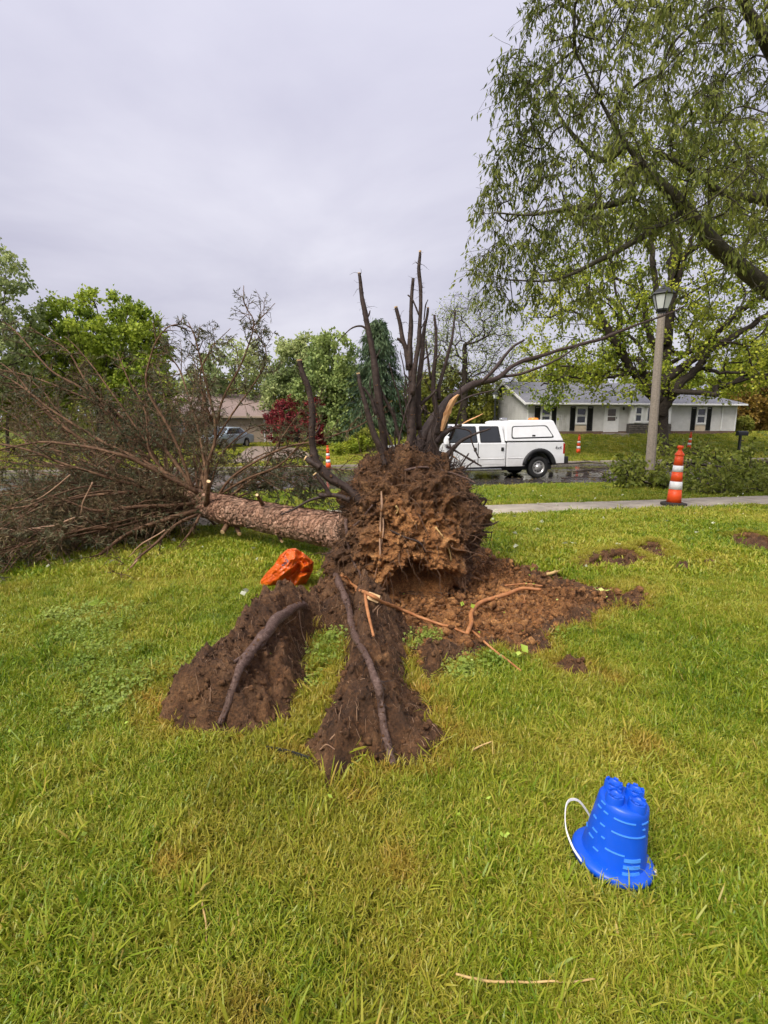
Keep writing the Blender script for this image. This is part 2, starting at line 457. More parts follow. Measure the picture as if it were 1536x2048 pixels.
def bark(name, c1, c2, c3, sc=(9, 9, 2.2), scale=3.0, bump=.9, bd=.02, scales=0.0, rough=.85):
    m, t, out = newmat(name)
    v = coords(t, 'Object')
    n1 = noise_node(t, scale * 3, 8, .7, v, .8)
    vo = t.nodes.new('ShaderNodeTexVoronoi'); vo.feature = 'DISTANCE_TO_EDGE'; vo.inputs['Scale'].default_value = scale * 6; t.links.new(v, vo.inputs['Vector'])
    col = ramp(t, n1.outputs[0], [(.30, c1), (.52, c2), (.74, c3)]).outputs[0]
    h = n1.outputs[0]
    if scales:
        e = ramp(t, vo.outputs[0], [(0, (1 - scales,) * 3), (.14, (1, 1, 1))]).outputs[0]
        h = mixc(t, .6, n1.outputs[0], vo.outputs[0])
        col = mixc(t, 1.0, col, e, 'MULTIPLY')
    princ(t, out, col, rough, .3, 0, bumpn(t, h, bump, bd)); return m
M['spruce_bark'] = bark('spruce_bark', (.15, .066, .042), (.36, .180, .115), (.60, .375, .27), scale=4.2, bump=1.0, bd=.025, scales=.75)
def plate_bark():
    m, t, out = newmat('flaky_conifer_bark'); v = coords(t, 'Object')
    n0 = noise_node(t, 3.0, 3, .5, v); wv = t.nodes.new('ShaderNodeMix'); wv.data_type = 'VECTOR'; wv.inputs[0].default_value = .22; t.links.new(v, wv.inputs[4]); t.links.new(n0.outputs[1], wv.inputs[5])
    vo = t.nodes.new('ShaderNodeTexVoronoi'); vo.inputs['Scale'].default_value = 17; t.links.new(wv.outputs[1], vo.inputs['Vector'])
    ve = t.nodes.new('ShaderNodeTexVoronoi'); ve.feature = 'DISTANCE_TO_EDGE'; ve.inputs['Scale'].default_value = 17; t.links.new(wv.outputs[1], ve.inputs['Vector'])
    n1 = noise_node(t, 26, 7, .72, v, .6); n2 = noise_node(t, 3.2, 5, .6, v, .4)
    sp = t.nodes.new('ShaderNodeSeparateColor'); t.links.new(vo.outputs['Color'], sp.inputs[0])
    a = t.nodes.new('ShaderNodeMath'); a.operation = 'MULTIPLY_ADD'; a.inputs[1].default_value = .24; t.links.new(sp.outputs[0], a.inputs[0]); t.links.new(n1.outputs[0], a.inputs[2])
    c = ramp(t, a.outputs[0], [(.40, (.11, .050, .030)), (.64, (.31, .165, .100)), (.92, (.56, .35, .24))]).outputs[0]
    c = mixc(t, ramp(t, n2.outputs[0], [(.45, (0, 0, 0)), (.70, (.65, .65, .65))]).outputs[0], c, (.16, .115, .078))
    c = mixc(t, 1.0, c, ramp(t, ve.outputs[0], [(0, (.42, .40, .38)), (.09, (1, 1, 1))]).outputs[0], 'MULTIPLY')
    h = mixc(t, .5, n1.outputs[0], ramp(t, ve.outputs[0], [(0, (0, 0, 0)), (.22, (1, 1, 1))]).outputs[0])
    princ(t, out, c, .85, .3, 0, bumpn(t, h, 1.0, .03)); return m
M['spruce_bark'] = plate_bark()
M['wet_root'] = bark('wet_root', (.045, .024, .018), (.115, .068, .052), (.27, .19, .155), scale=16, bump=1.0, bd=.012, rough=.5)
M['dark_root'] = bark('dark_root', (.018, .011, .009), (.044, .027, .021), (.090, .060, .048), scale=7, bump=.8, bd=.01, rough=.6)
M['twig'] = bark('dead_twig', (.042, .022, .010), (.098, .056, .028), (.23, .145, .075), scale=5, bump=.4, bd=.004)
M['limb'] = bark('dry_limb', (.044, .022, .012), (.125, .066, .034), (.28, .170, .095), scale=6, bump=.8, bd=.008)
M['tree_bark'] = bark('tree_bark', (.020, .015, .011), (.045, .034, .025), (.085, .068, .052), scale=2.0, bump=.8, bd=.03)
M['near_bark'] = bark('grey_green_bark', (.035, .029, .020), (.070, .060, .040), (.125, .110, .080), scale=3.0, bump=.9, bd=.03)
M['fresh'] = simple('fresh_wood', (.62, .38, .17), (.72, .52, .28), 14, .6, .3, .3, 40, .003)
M['orange_root'] = simple('peeled_orange_root', (.34, .125, .042), (.47, .215, .085), 16, .55, .35, .4, 60, .004, dirt=(.20, .08, .035), dirt_amt=.7)
M['pale_root'] = simple('pale_root', (.34, .21, .125), (.22, .125, .075), 20, .6, .3, .3, 60, .003)
M['straw'] = simple('straw', (.55, .38, .16), (.40, .26, .10), 20, .6, .3)
M['fine_root'] = simple('fine_roots', (.085, .048, .030), (.19, .110, .066), 9, .8, .2)

# ------------------------------------------------------------------ the torn soil: outlines on the ground
RIDGE_L = Gs([(298, 1454), (318, 1398), (430, 1338), (500, 1292), (556, 1240), (608, 1205), (655, 1170), (700, 1215), (690, 1262), (640, 1272), (612, 1300), (606, 1350), (618, 1385), (580, 1435), (510, 1474), (440, 1466), (385, 1464)])
RIDGE_M = Gs([(650, 1578), (608, 1510), (632, 1440), (682, 1370), (690, 1290), (690, 1230), (760, 1215), (815, 1245), (822, 1300), (826, 1380), (856, 1440), (897, 1495), (858, 1525), (790, 1522), (742, 1528), (708, 1555)])
PIT = Gs([(640, 1165), (700, 1120), (900, 1075), (955, 1088), (1010, 1118), (1085, 1145), (1145, 1165), (1205, 1178), (1296, 1188), (1292, 1206), (1215, 1220), (1160, 1256), (1108, 1272), (1088, 1302), (1058, 1316), (985, 1302), (938, 1318), (905, 1335), (868, 1345), (838, 1336), (820, 1290), (760, 1250), (690, 1250)])
CLODS = Gs([(838, 1345), (850, 1308), (905, 1285), (935, 1300), (920, 1330), (880, 1352)])
TRENCH = Gs([(1150, 1140), (1200, 1122), (1260, 1118), (1295, 1130), (1260, 1140), (1200, 1138)])
TRENCH2 = Gs([(1262, 1108), (1300, 1098), (1330, 1104), (1345, 1124), (1325, 1128), (1300, 1112)])
TRENCH3 = Gs([(1440, 1082), (1500, 1078), (1560, 1090), (1580, 1106), (1520, 1108), (1470, 1095)])
SMALL = Gs([(695, 1600), (705, 1570), (730, 1578), (735, 1602), (715, 1612)])
SMALL2 = Gs([(1085, 1330), (1110, 1315), (1180, 1330), (1215, 1350), (1160, 1350)])
SMALL3 = Gs([(1338, 1130), (1385, 1132), (1408, 1148), (1360, 1146)])
SMALL4 = Gs([(1395, 1120), (1430, 1118), (1442, 1132), (1405, 1134)])
JOIN = Gs([(600, 1225), (650, 1180), (720, 1180), (735, 1262), (700, 1266), (655, 1272), (612, 1290)])
SOILS = [JOIN, RIDGE_L, RIDGE_M, PIT, CLODS, TRENCH, TRENCH2, TRENCH3, SMALL, SMALL2, SMALL3, SMALL4]
CAVE = G(840, 1190)[:2]
def soil_sd(P):
    """signed distance to the torn ground, + inside"""
    P = np.asarray(P, float)
    P = P + 0.05 * np.stack([vnoise(np.stack([P[..., 0] * 4, P[..., 1] * 4, P[..., 0] * 0], -1), 33), vnoise(np.stack([P[..., 0] * 4, P[..., 1] * 4, P[..., 0] * 0], -1), 34)], -1) + 0.045 * np.stack([vnoise(np.stack([P[..., 0] * 9, P[..., 1] * 9, P[..., 0] * 0], -1), 31), vnoise(np.stack([P[..., 0] * 9, P[..., 1] * 9, P[..., 0] * 0], -1), 32)], -1)
    best = np.full(P.shape[:-1], -9.0)
    for q in SOILS:
        d = polydist(P, q); best = np.maximum(best, np.where(inpoly(P, q), d, -d))
    return best
LINE_L = Gs([(640, 1190), (545, 1275), (470, 1370), (400, 1435)])
LINE_M = Gs([(690, 1200), (720, 1290), (735, 1400), (730, 1500)])
def soil_h(P):
    """height of the torn soil above the natural ground"""
    P = np.asarray(P, float)
    sd = soil_sd(P)
    P3 = np.stack([P[..., 0], P[..., 1], P[..., 0] * 0], -1)
    rl = np.where(inpoly(P, RIDGE_L), polydist(P, RIDGE_L), 0)
    rm = np.where(inpoly(P, RIDGE_M), polydist(P, RIDGE_M), 0)
    pi = np.where(inpoly(P, PIT), polydist(P, PIT), 0)
    dl = polydist(P, LINE_L, False); dm = polydist(P, LINE_M, False)
    lift = smooth(2.0, 3.9, P[..., 1])
    h = smooth(0, .12, rl) * (.08 + .08 * lift + .21 * np.exp(-(dl / .16) ** 2) * (.6 + .8 * lift)) * (1 - .72 * smooth(3.15, 3.75, P[..., 1]))
    h = np.maximum(h, smooth(0, .16, rm) * (.065 + .07 * lift + .16 * np.exp(-(dm / .14) ** 2) * (.6 + .9 * lift)))
    h = np.maximum(h, smooth(0, .22, np.where(inpoly(P, CLODS), polydist(P, CLODS), 0)) * .16)
    h = np.maximum(h, smooth(0, .15, np.where(inpoly(P, JOIN), polydist(P, JOIN), 0)) * .12)
    pit = smooth(0, .35, pi)
    dC = np.linalg.norm(P - CAVE, axis=-1)
    h = np.maximum(h, .0) + pit * np.where(np.maximum(rl, rm) > .02, 0, (-.10 + .06 * fbm(P3 * 2.2, 3, 51)))
    h = h - pit * .10 * np.exp(-(dC / .40) ** 2)
    n = fbm(P3 * 7, 6, 41, .66); cl = np.abs(fbm(P3 * 12, 4, 44, .62))
    vo = vnoise(P3 * 26, 46) + .6 * vnoise(P3 * 47, 47)
    rough = smooth(0.0, .10, sd)
    h = h + rough * (.13 * n + .13 * (0.20 - cl) + .020 * vo + pit * .03 * np.abs(vnoise(P3 * 9.0, 48)) + .035 * np.abs(vnoise(P3 * 5.0 + 7, 49)))
    edge = smooth(-.05, .03, sd)
    return np.where(sd > -.06, -.05 + edge * (.058 + h), -.06)
def H(x, y):
    P = np.stack([np.asarray(x, float), np.asarray(y, float)], -1)
    z = terr(x, y)
    return z + np.maximum(soil_h(P), 0.0)
def hit(px, py, up=0.0):
    """point on the torn ground seen at that pixel"""
    d = ray(px, py); ts = np.linspace(1.2, 14, 1600); P = EYE + d * ts[:, None]
    below = P[:, 2] < H(P[:, 0], P[:, 1]) + up
    k = int(np.argmax(below)) if below.any() else len(ts) - 1
    return P[k]

# ground: one big sheet, finer near the camera
def grid_sheet(name, xs, ys, zf, mat, kind='structure'):
    X, Y = np.meshgrid(xs, ys); Z = zf(X, Y)
    V = np.stack([X, Y, Z], -1).reshape(-1, 3); nx, ny = len(xs), len(ys)
    i = np.arange(ny - 1)[:, None] * nx + np.arange(nx - 1)[None]
    F = np.stack([i, i + 1, i + 1 + nx, i + nx], -1).reshape(-1, 4)
    o = fast_mesh(name, V, F, mat, None, True); o['kind'] = kind; return o
def sheet_st(name, ss, ts, zf, mat, kind='structure'):
    S, T = np.meshgrid(ss, ts); X = RN[0] * S + RD[0] * T; Y = RN[1] * S + RD[1] * T
    V = np.stack([X, Y, zf(S, T, X, Y)], -1).reshape(-1, 3); nx, ny = len(ss), len(ts)
    i = np.arange(ny - 1)[:, None] * nx + np.arange(nx - 1)[None]
    F = np.stack([i, i + nx, i + 1 + nx, i + 1], -1).reshape(-1, 4)
    o = fast_mesh(name, V, F, mat, None, True); o['kind'] = kind; return o
ss = np.concatenate([np.linspace(-60, -5, 10), np.arange(-4, 8, .25), np.arange(8, 25, .2), np.arange(25, 45, .5), np.linspace(46, 400, 30)])
ts = np.concatenate([np.linspace(-400, -30, 20), np.arange(-29, 40, .35), np.linspace(41, 400, 20)])
# the ground drops 0.10 m in a shallow tray under the torn soil and the roadway so that no sheets touch
def ground_z(S, T, X, Y):
    z = terr(X, Y)
    P = np.stack([X, Y], -1)
    z = z - .16 * smooth(S_KERB0 - .1, S_KERB0 + .15, S) * (1 - smooth(S_KERB1 - .15, S_KERB1 + .1, S))
    z = z - .06 * smooth(S_WALK0 - .02, S_WALK0 + .2, S) * (1 - smooth(S_WALK1 - .2, S_WALK1 + .02, S))
    m = (X > -2.5) & (X < 5.5) & (Y > 1) & (Y < 8)
    if m.any():
        sd = soil_sd(P[m]); z[m] -= .60 * smooth(.0, .35, sd)
    return z
lawn = sheet_st('lawn', ss, ts, ground_z, M['lawn'])
road = sheet_st('road', np.linspace(S_KERB0 - .02, S_KERB1 + .02, 24), np.arange(-80, 90, 1.0),
                lambda S, T, X, Y: -.60 + .05 * (1 - ((S - 19.1) / 4.4) ** 2) + 0 * S, M['road'])
def kerb(name, s0, s1, zb, lab):
    b = MB(); ts_ = np.arange(-80, 90, 2.0)
    for k, t0 in enumerate(ts_):
        z = float(terr(*xy((s0 + s1) / 2, t0 + 1)))
        z0 = -.505 if True else z
        c = xy((s0 + s1) / 2, t0 + 1.0)
        b.box((c[0], c[1], z0 - .06), (1.985, s1 - s0, .16), [[RD[0], RN[0], 0], [RD[1], RN[1], 0], [0, 0, 1]])
    o = b.build(name, M['kerb'], bevel=.02); o['kind'] = 'structure'; return o
kerb('kerb', S_KERB0 - .16, S_KERB0, 0, '')
kerb('kerb', S_KERB1, S_KERB1 + .16, 0, '')
# sidewalk: a bed with separate slabs as its pieces
sw = empty('sidewalk'); sw['kind'] = 'structure'
slab_me = None
for k, t0 in enumerate(np.arange(-13, 23, 1.5)):
    c = xy((S_WALK0 + S_WALK1) / 2, t0 + .75); b = MB()
    b.box((0, 0, 0), (1.482, S_WALK1 - S_WALK0, .12))
    if slab_me is None:
        o = b.build('slab', M['concrete'], sw, bevel=.012); slab_me = o.data
    else:
        o = bpy.data.objects.new('slab', slab_me); link(o, sw)
        m_ = o.modifiers.new('bevel', 'BEVEL'); m_.width = .012; m_.segments = 2; m_.limit_method = 'ANGLE'
    o.location = (c[0], c[1], -.2 + .005 * math.sin(k * 2.3))
    o.rotation_euler = (R(-2.0) , R(.25 * math.sin(k * 1.7)), RA)
# driveway of the far house on the left
dr = MB(); q0 = [G(452, 930), G(640, 915), G(585, 893), G(500, 893)]
dz = .02
dr.add([[p[0], p[1], float(terr(p[0], p[1])) + dz] for p in q0], [(0, 1, 2, 3)])
dr.build('driveway', M['drive'], kind='structure')

# torn soil sheet
sx = np.arange(-1.75, 2.75, .0145); sy = np.arange(1.62, 5.75, .0145)
def soil_z(X, Y):
    return terr(X, Y) + soil_h(np.stack([X, Y], -1))
def cut_sheet(name, xs, ys):
    X, Y = np.meshgrid(xs, ys); P = np.stack([X, Y], -1)
    hh = soil_h(P); Z = terr(X, Y) + hh; nx, ny = len(xs), len(ys)
    V = np.stack([X, Y, Z], -1).reshape(-1, 3)
    i = np.arange(ny - 1)[:, None] * nx + np.arange(nx - 1)[None]
    F = np.stack([i, i + 1, i + 1 + nx, i + nx], -1).reshape(-1, 4)
    keep = (soil_sd(P).ravel()[F] > -.06).any(1); F = F[keep]
    used = np.unique(F); re = np.full(len(V), -1); re[used] = np.arange(len(used))
    Pu = P.reshape(-1, 2)[used]
    o = fast_mesh(name, V[used], re[F], M['soil'], None, True, 'structure')
    # mineral content: clay subsoil inside the pit, dark topsoil on the lifted ridges
    rl = inpoly(Pu, RIDGE_L) | inpoly(Pu, RIDGE_M) | inpoly(Pu, CLODS)
    pit = smooth(.05, .40, np.where(inpoly(Pu, PIT), polydist(Pu, PIT), 0))
    far = smooth(2.0, 1.0, Pu[:, 0])
    cl = np.where(rl, .02, pit * (.50 + .62 * far))
    at_ = o.data.attributes.new('clay', 'FLOAT', 'POINT'); at_.data.foreach_set('value', cl.astype(np.float32))
    return o
cut_sheet('soil', sx, sy)
cut_sheet('soil', np.arange(2.75, 5.3, .02), np.arange(3.6, 6.6, .02))

# loose clods and crumbs on the torn ground
def ico(sub_):
    b_ = bmesh.new(); bmesh.ops.create_icosphere(b_, subdivisions=sub_, radius=1); IV = np.array([v.co[:] for v in b_.verts]); IF = np.array([[v.index for v in f.verts] for f in b_.faces]); b_.free(); return IV, IF
def lumps(name, C, R_, clay, sub_, mat, parent, org, seed):
    """angular lumps of earth at points C with radii R_"""
    r_ = np.random.default_rng(seed); IV, IF = ico(sub_); n = len(C); m = len(IV)
    q = unit(r_.normal(0, 1, (n, 4))); w, x, y, z = q.T
    rot = np.stack([1 - 2 * (y * y + z * z), 2 * (x * y - z * w), 2 * (x * z + y * w), 2 * (x * y + z * w), 1 - 2 * (x * x + z * z), 2 * (y * z - x * w), 2 * (x * z - y * w), 2 * (y * z + x * w), 1 - 2 * (x * x + y * y)], -1).reshape(n, 3, 3)
    v = IV[None] * r_.uniform(.55, 1.3, (n, 1, 3)) * (1 + r_.uniform(-.30, .30, (n, m, 1))) * R_[:, None, None]
    v = np.einsum('nij,nmj->nmi', rot, v) + C[:, None] - org
    F = (IF[None] + (np.arange(n) * m)[:, None, None]).reshape(-1, 3)
    o = fast_mesh(name, v.reshape(-1, 3), F, mat, parent, False, 'stuff'); a_ = o.data.attributes.new('clay', 'FLOAT', 'POINT'); a_.data.foreach_set('value', np.repeat(clay, m).astype(np.float32)); return o
def clods():
    n = 26000; pts = np.stack([rng.uniform(-1.7, 2.7, n), rng.uniform(1.9, 5.5, n)], -1); sd = soil_sd(pts); pts = pts[(sd > -.03) | (rng.random(n) < .35 * np.exp(sd / .06))][:8200]; n = len(pts)
    ry = inpoly(pts, RIDGE_L) | inpoly(pts, RIDGE_M) | inpoly(pts, CLODS); pt_ = inpoly(pts, PIT) & ~ry
    r = .003 + .015 * rng.random(n) ** 3; r = np.where(pt_ & (rng.random(n) < .22), r * 2.1, r)
    cl = np.where(pt_, np.where(pts[:, 0] < 1.3, 1.0, .6) * rng.uniform(.5, 1.2, n), rng.uniform(0, .16, n))
    o = lumps('soil_clods', np.column_stack([pts, H(pts[:, 0], pts[:, 1]) + r * .3]), r, cl, 1, M['soil'], None, np.zeros(3), 61)
    tag(o, 'loose crumbs and clods of brown soil strewn over the torn ground', 'soil')
clods()

# ------------------------------------------------------------------ the uprooted spruce
from mathutils.bvhtree import BVHTree
def batch_tubes(P, r0, r1, seg=3):
    """many thin tapered tubes at once: P (n,m,3)"""
    P = np.asarray(P, float); n, m, _ = P.shape
    T = unit(np.gradient(P, axis=1)); ref = np.where(np.abs(T[..., 2:3]) < .8, [0, 0, 1.0], [1.0, 0, 0])
    A = unit(np.cross(T, ref)); B = np.cross(T, A)
    u = np.linspace(0, 1, m)[None]; rad = (np.asarray(r0, float).reshape(-1, 1) * (1 - u) + np.asarray(r1, float).reshape(-1, 1) * u)
    th = np.arange(seg) * 2 * math.pi / seg
    V = P[:, :, None] + (A[:, :, None] * np.cos(th)[:, None] + B[:, :, None] * np.sin(th)[:, None]) * rad[..., None, None]
    base = (np.arange(n) * m * seg)[:, None, None, None]
    i = np.arange(m - 1)[None, :, None, None]; j = np.arange(seg)[None, None, :, None]; k = (j + 1) % seg
    F = np.concatenate([base + i * seg + j, base + i * seg + k, base + (i + 1) * seg + k, base + (i + 1) * seg + j], -1).reshape(-1, 4)
    return V.reshape(-1, 3), F
def join_vf(lst):
    V = []; F = []; n = 0
    for v, f in lst:
        V.append(v); F.append(f + n); n += len(v)
    return np.concatenate(V), np.concatenate(F)

spruce = empty('uprooted_spruce', (0.05, 4.6, 0.0))
tag(spruce, 'uprooted conifer lying on the lawn with its earthy root plate tipped up', 'tree')
SP0 = np.array([0.05, 4.6, 0.0])
def rel(v): return np.asarray(v, float) - SP0

# root ball -----------------------------------------------------------
ball_px = [(812, 884), (845, 893), (872, 900), (905, 925), (935, 945), (940, 985), (955, 1005), (972, 1040), (955, 1075), (935, 1110), (930, 1150), (915, 1200), (860, 1230), (800, 1240), (740, 1232), (690, 1195), (650, 1150), (648, 1120), (672, 1085), (688, 1040), (690, 1000), (712, 965), (728, 935), (765, 912), (790, 905)]
YB = 4.55
bo = np.array([at(a, b, YB) for a, b in ball_px])
bc = at(806, 1062, YB)
ang = np.arctan2(bo[:, 2] - bc[2], bo[:, 0] - bc[0]); radb = np.hypot(bo[:, 2] - bc[2], bo[:, 0] - bc[0])
o_ = np.argsort(ang); ang, radb = ang[o_], radb[o_]
na, nf = 300, 190
al = np.linspace(-math.pi, math.pi, na, endpoint=False); ph = np.linspace(.0008, math.pi - .0008, nf)
Ra = np.interp(al, np.r_[ang - 2 * math.pi, ang, ang + 2 * math.pi], np.tile(radb, 3))
A_, P_ = np.meshgrid(al, ph)
rr = np.sin(P_) ** .75 * Ra[None] * np.where(np.cos(A_) > 0, .925, .96)
dep = np.cos(P_)
X = bc[0] + np.cos(A_) * rr; Z = bc[2] + np.sin(A_) * rr
up = np.sin(A_) * rr
# the lower front bulges towards the viewer, the top slopes back
front = .50 - .22 * np.clip(up, -.2, .9) ; back = .42
Yb = YB - np.where(dep > 0, np.sign(dep) * np.abs(dep) ** .8 * front, -np.abs(dep) ** .8 * back)
V = np.stack([X, Yb, Z], -1)
Nn = unit(np.stack([np.cos(A_) * np.sin(P_), -dep, np.sin(A_) * np.sin(P_)], -1))
n1 = fbm(V * 2.6, 4, 71); n2 = fbm(V * 8, 4, 75, .6); n3 = np.abs(fbm(V * 5.0, 4, 79, .6)); n4 = vnoise(V * 34, 81)
fade = smooth(0, .12, P_) * smooth(0, .12, math.pi - P_)
disp = .13 * n1 + .12 * n2 + .22 * (.22 - n3) + .018 * n4 + .014 * vnoise(V * 55, 83) * fade
# hollow at the foot
cv = at(838, 1165, YB - .45); dcv = np.sqrt(((V[..., 0] - cv[0]) / .25) ** 2 + ((V[..., 2] - cv[2] + .02) / .155) ** 2)
disp = disp - .42 * np.exp(-dcv ** 4) * (dep > 0)
cv2 = at(700, 1130, YB - .35); d2 = np.sqrt(((V[..., 0] - cv2[0]) / .10) ** 2 + ((V[..., 2] - cv2[2]) / .20) ** 2)
disp = disp - .16 * np.exp(-d2 ** 2) * (dep > 0)
kn = at(952, 1045, YB - .1); d3 = np.linalg.norm(V - kn, axis=-1); disp = disp + .07 * np.exp(-(d3 / .12) ** 2)
V = V + Nn * disp[..., None]
i = np.arange(nf - 1)[:, None] * na + np.arange(na)[None]; k = np.arange(nf - 1)[:, None] * na + (np.arange(na)[None] + 1) % na
F = np.stack([i, k, k + na, i + na], -1).reshape(-1, 4)
BV = V.reshape(-1, 3)
ball = fast_mesh('root_ball', rel(BV), F, M['soil'], spruce, True)
clayb = .72 * smooth(.55, -.15, (V[..., 2] - bc[2])) * smooth(-.52, -.05, V[..., 0] - bc[0]) * smooth(.62, .25, V[..., 0] - bc[0]) * (dep > -.1) + .55 * np.exp(-((V[..., 0] - bc[0] - .12) / .3) ** 2 - ((V[..., 2] - bc[2] - .22) / .2) ** 2) * (dep > 0)
clayb = clayb + .25 * np.exp(-((V[..., 0] - kn[0]) / .12) ** 2 - ((V[..., 2] - kn[2]) / .12) ** 2)
clayb = np.clip(clayb * (1.0 + 1.6 * n1 + .8 * n2) * 1.25, 0, 1)
a_ = ball.data.attributes.new('clay', 'FLOAT', 'POINT'); a_.data.foreach_set('value', clayb.ravel().astype(np.float32))
ball['label'] = 'ragged brown ball of clay and topsoil bristling with torn roots'
bvh = BVHTree.FromPolygons([tuple(v) for v in BV.tolist()], F.tolist())
def onball(px, py, off=.012, default=4.3):
    d = ray(px, py); h = bvh.ray_cast(Vector(EYE), Vector(d / np.linalg.norm(d)))
    if h[0] is None: return at(px, py, default)
    return np.array(h[0]) - d / np.linalg.norm(d) * off
# fibrous roots all over the ball
nfr = 2800
vi = rng.integers(0, len(BV), nfr * 3)
Nv = Nn.reshape(-1, 3)
wgt = rng.random(len(vi)) < (.22 + .55 * (np.abs(Nv[vi, 1]) < .62) + .25 * (BV[vi, 2] > bc[2] + .25))
vi = vi[wgt][:nfr]
p0 = BV[vi] - Nv[vi] * .01; dirn = unit(Nv[vi] * rng.uniform(.1, .9, (len(vi), 1)) + rng.normal(0, .7, (len(vi), 3)) + [0, 0, -.35])
Lr = (.05 + .24 * rng.random(len(vi)) ** 2)[:, None]
pts = [p0]
dcur = dirn
for k in range(4):
    dcur = unit(dcur + rng.normal(0, .35, p0.shape) + [0, 0, -.22]); pts.append(pts[-1] + dcur * Lr / 4)
Pf = np.stack(pts, 1); Pf[..., 2] = np.maximum(Pf[..., 2], .02)
v, f = batch_tubes(rel(Pf), rng.uniform(.0015, .0055, len(vi)), np.full(len(vi), .0008))
fine = fast_mesh('fine_roots', v, f, M['fine_root'], spruce, False, 'stuff')
# crumbs clinging to the ball
vi2 = rng.integers(0, len(BV), 9000); sel = (Nv[vi2, 1] < .5); vi2 = vi2[sel][:5200]
lumps('crumbs', BV[vi2] + Nv[vi2] * .002, .004 + .016 * rng.random(len(vi2)) ** 2.5, np.clip(clayb.ravel()[vi2] + rng.uniform(-.15, .3, len(vi2)), 0, 1), 1, M['soil'], spruce, SP0, 62)
# matted clumps bursting at the right edge and on the crest
cl_v = []
for (cx, cy, nn, sp_) in ((955, 1045, 70, .12), (950, 1000, 60, .14), (940, 970, 50, .12), (830, 890, 80, .14), (780, 905, 80, .14), (900, 925, 90, .16), (735, 935, 60, .12), (690, 1010, 60, .12), (665, 1115, 60, .12), (655, 1140, 40, .12), (962, 1060, 50, .12), (860, 905, 70, .16), (920, 945, 60, .15), (948, 1080, 50, .14), (712, 960, 60, .14), (680, 1060, 50, .14), (760, 915, 60, .16), (935, 1120, 40, .12)):
    c = at(cx, cy, YB - .05 + rng.uniform(-.1, .1))
    out_ = unit(c - bc)
    p = np.repeat((c - out_ * .08)[None], nn, 0) + rng.normal(0, .05, (nn, 3)); d = unit(out_ * .8 + rng.normal(0, .6, (nn, 3)))
    pl = [p]
    for k in range(4):
        d = unit(d + rng.normal(0, .4, p.shape)); pl.append(pl[-1] + d * (sp_ * rng.uniform(.3, 1.1, (nn, 1)) / 3))
    cl_v.append(np.stack(pl, 1))
Pc = np.concatenate(cl_v)
v, f = batch_tubes(rel(Pc), rng.uniform(.002, .0055, len(Pc)), np.full(len(Pc), .001))
fast_mesh('matted_roots', v, f, M['dark_root'], spruce, False, 'stuff')

ROOT_PATHS = []
def limb(name, pts, rad, mat, parent, origin=(0, 0, 0), seg=10, n=None, rough=.10, wob=0.0, cut=None, label=None):
    """one woody limb through the given points"""
    n = n or max(8, len(pts) * 6)
    p = spline(pts, n)
    if wob: p = p + wob * np.stack([vnoise(p * 6 + 3.1 * k, 90 + k) for k in range(3)], -1) * np.linspace(0, 1, n)[:, None] ** .5
    r = np.interp(np.linspace(0, 1, n), np.linspace(0, 1, len(rad)), rad) if np.ndim(rad) else np.full(n, rad)
    r = r * (1 + .20 * vnoise(np.column_stack([np.arange(n) * .21 + p[0][0] * 7, np.full(n, p[0][2] * 5), np.zeros(n)]), 97)) if n > 10 else r
    b = MB(); b.tube(p - np.asarray(origin), r, seg, True, rough, int(abs(p[0][0]) * 1000) % 97)
    o = b.build(name, mat, parent, True)
    if name == 'root' and parent is spruce: ROOT_PATHS.append((p, r))
    if label: o['label'] = label
    if cut:       # pale sawn face at the end
        d = unit(p[-1] - p[-2]); c = MB(); c.tube([p[-1] - d * .006 - origin, p[-1] + d * .004 - origin], [r[-1] * 1.0, r[-1] * .98], seg)
        c.build('sawn_face', M['fresh'], o)
    return o
def pxl(lst, Y):
    return [at(a, b, Y if np.ndim(Y) == 0 else np.interp(k, np.linspace(0, len(lst) - 1, len(Y)), Y)) for k, (a, b) in enumerate(lst)]

# trunk ---------------------------------------------------------------
tr_pts = [at(730, 1068, 4.62), at(680, 1062, 4.95), at(600, 1048, 5.45), at(510, 1030, 6.05), at(440, 1016, 6.55), at(395, 1004, 6.9)]
T_AX = unit(tr_pts[-1] - tr_pts[1]); T_AX[2] = 0.0; T_AX = unit(T_AX)
T_END = tr_pts[-1]
tr_pts += [T_END + T_AX * a + [0, 0, .02 * a] for a in (.8, 2.0, 3.5, 5.5, 8.0)]
rad = [.23, .168, .164, .168, .174, .174, .165, .14, .11, .07, .02]
p = spline(tr_pts, 150); r = np.interp(np.linspace(0, 1, 150), np.linspace(0, 1, len(rad)), rad)
r = r * (1 + .05 * vnoise(p * 3.1, 5))
b = MB(); b.tube(rel(p), r, 40, True, .075, 11)
trunk = b.build('trunk', M['spruce_bark'], spruce, True)
trunk['label'] = 'thick trunk with flaky pinkish brown bark'
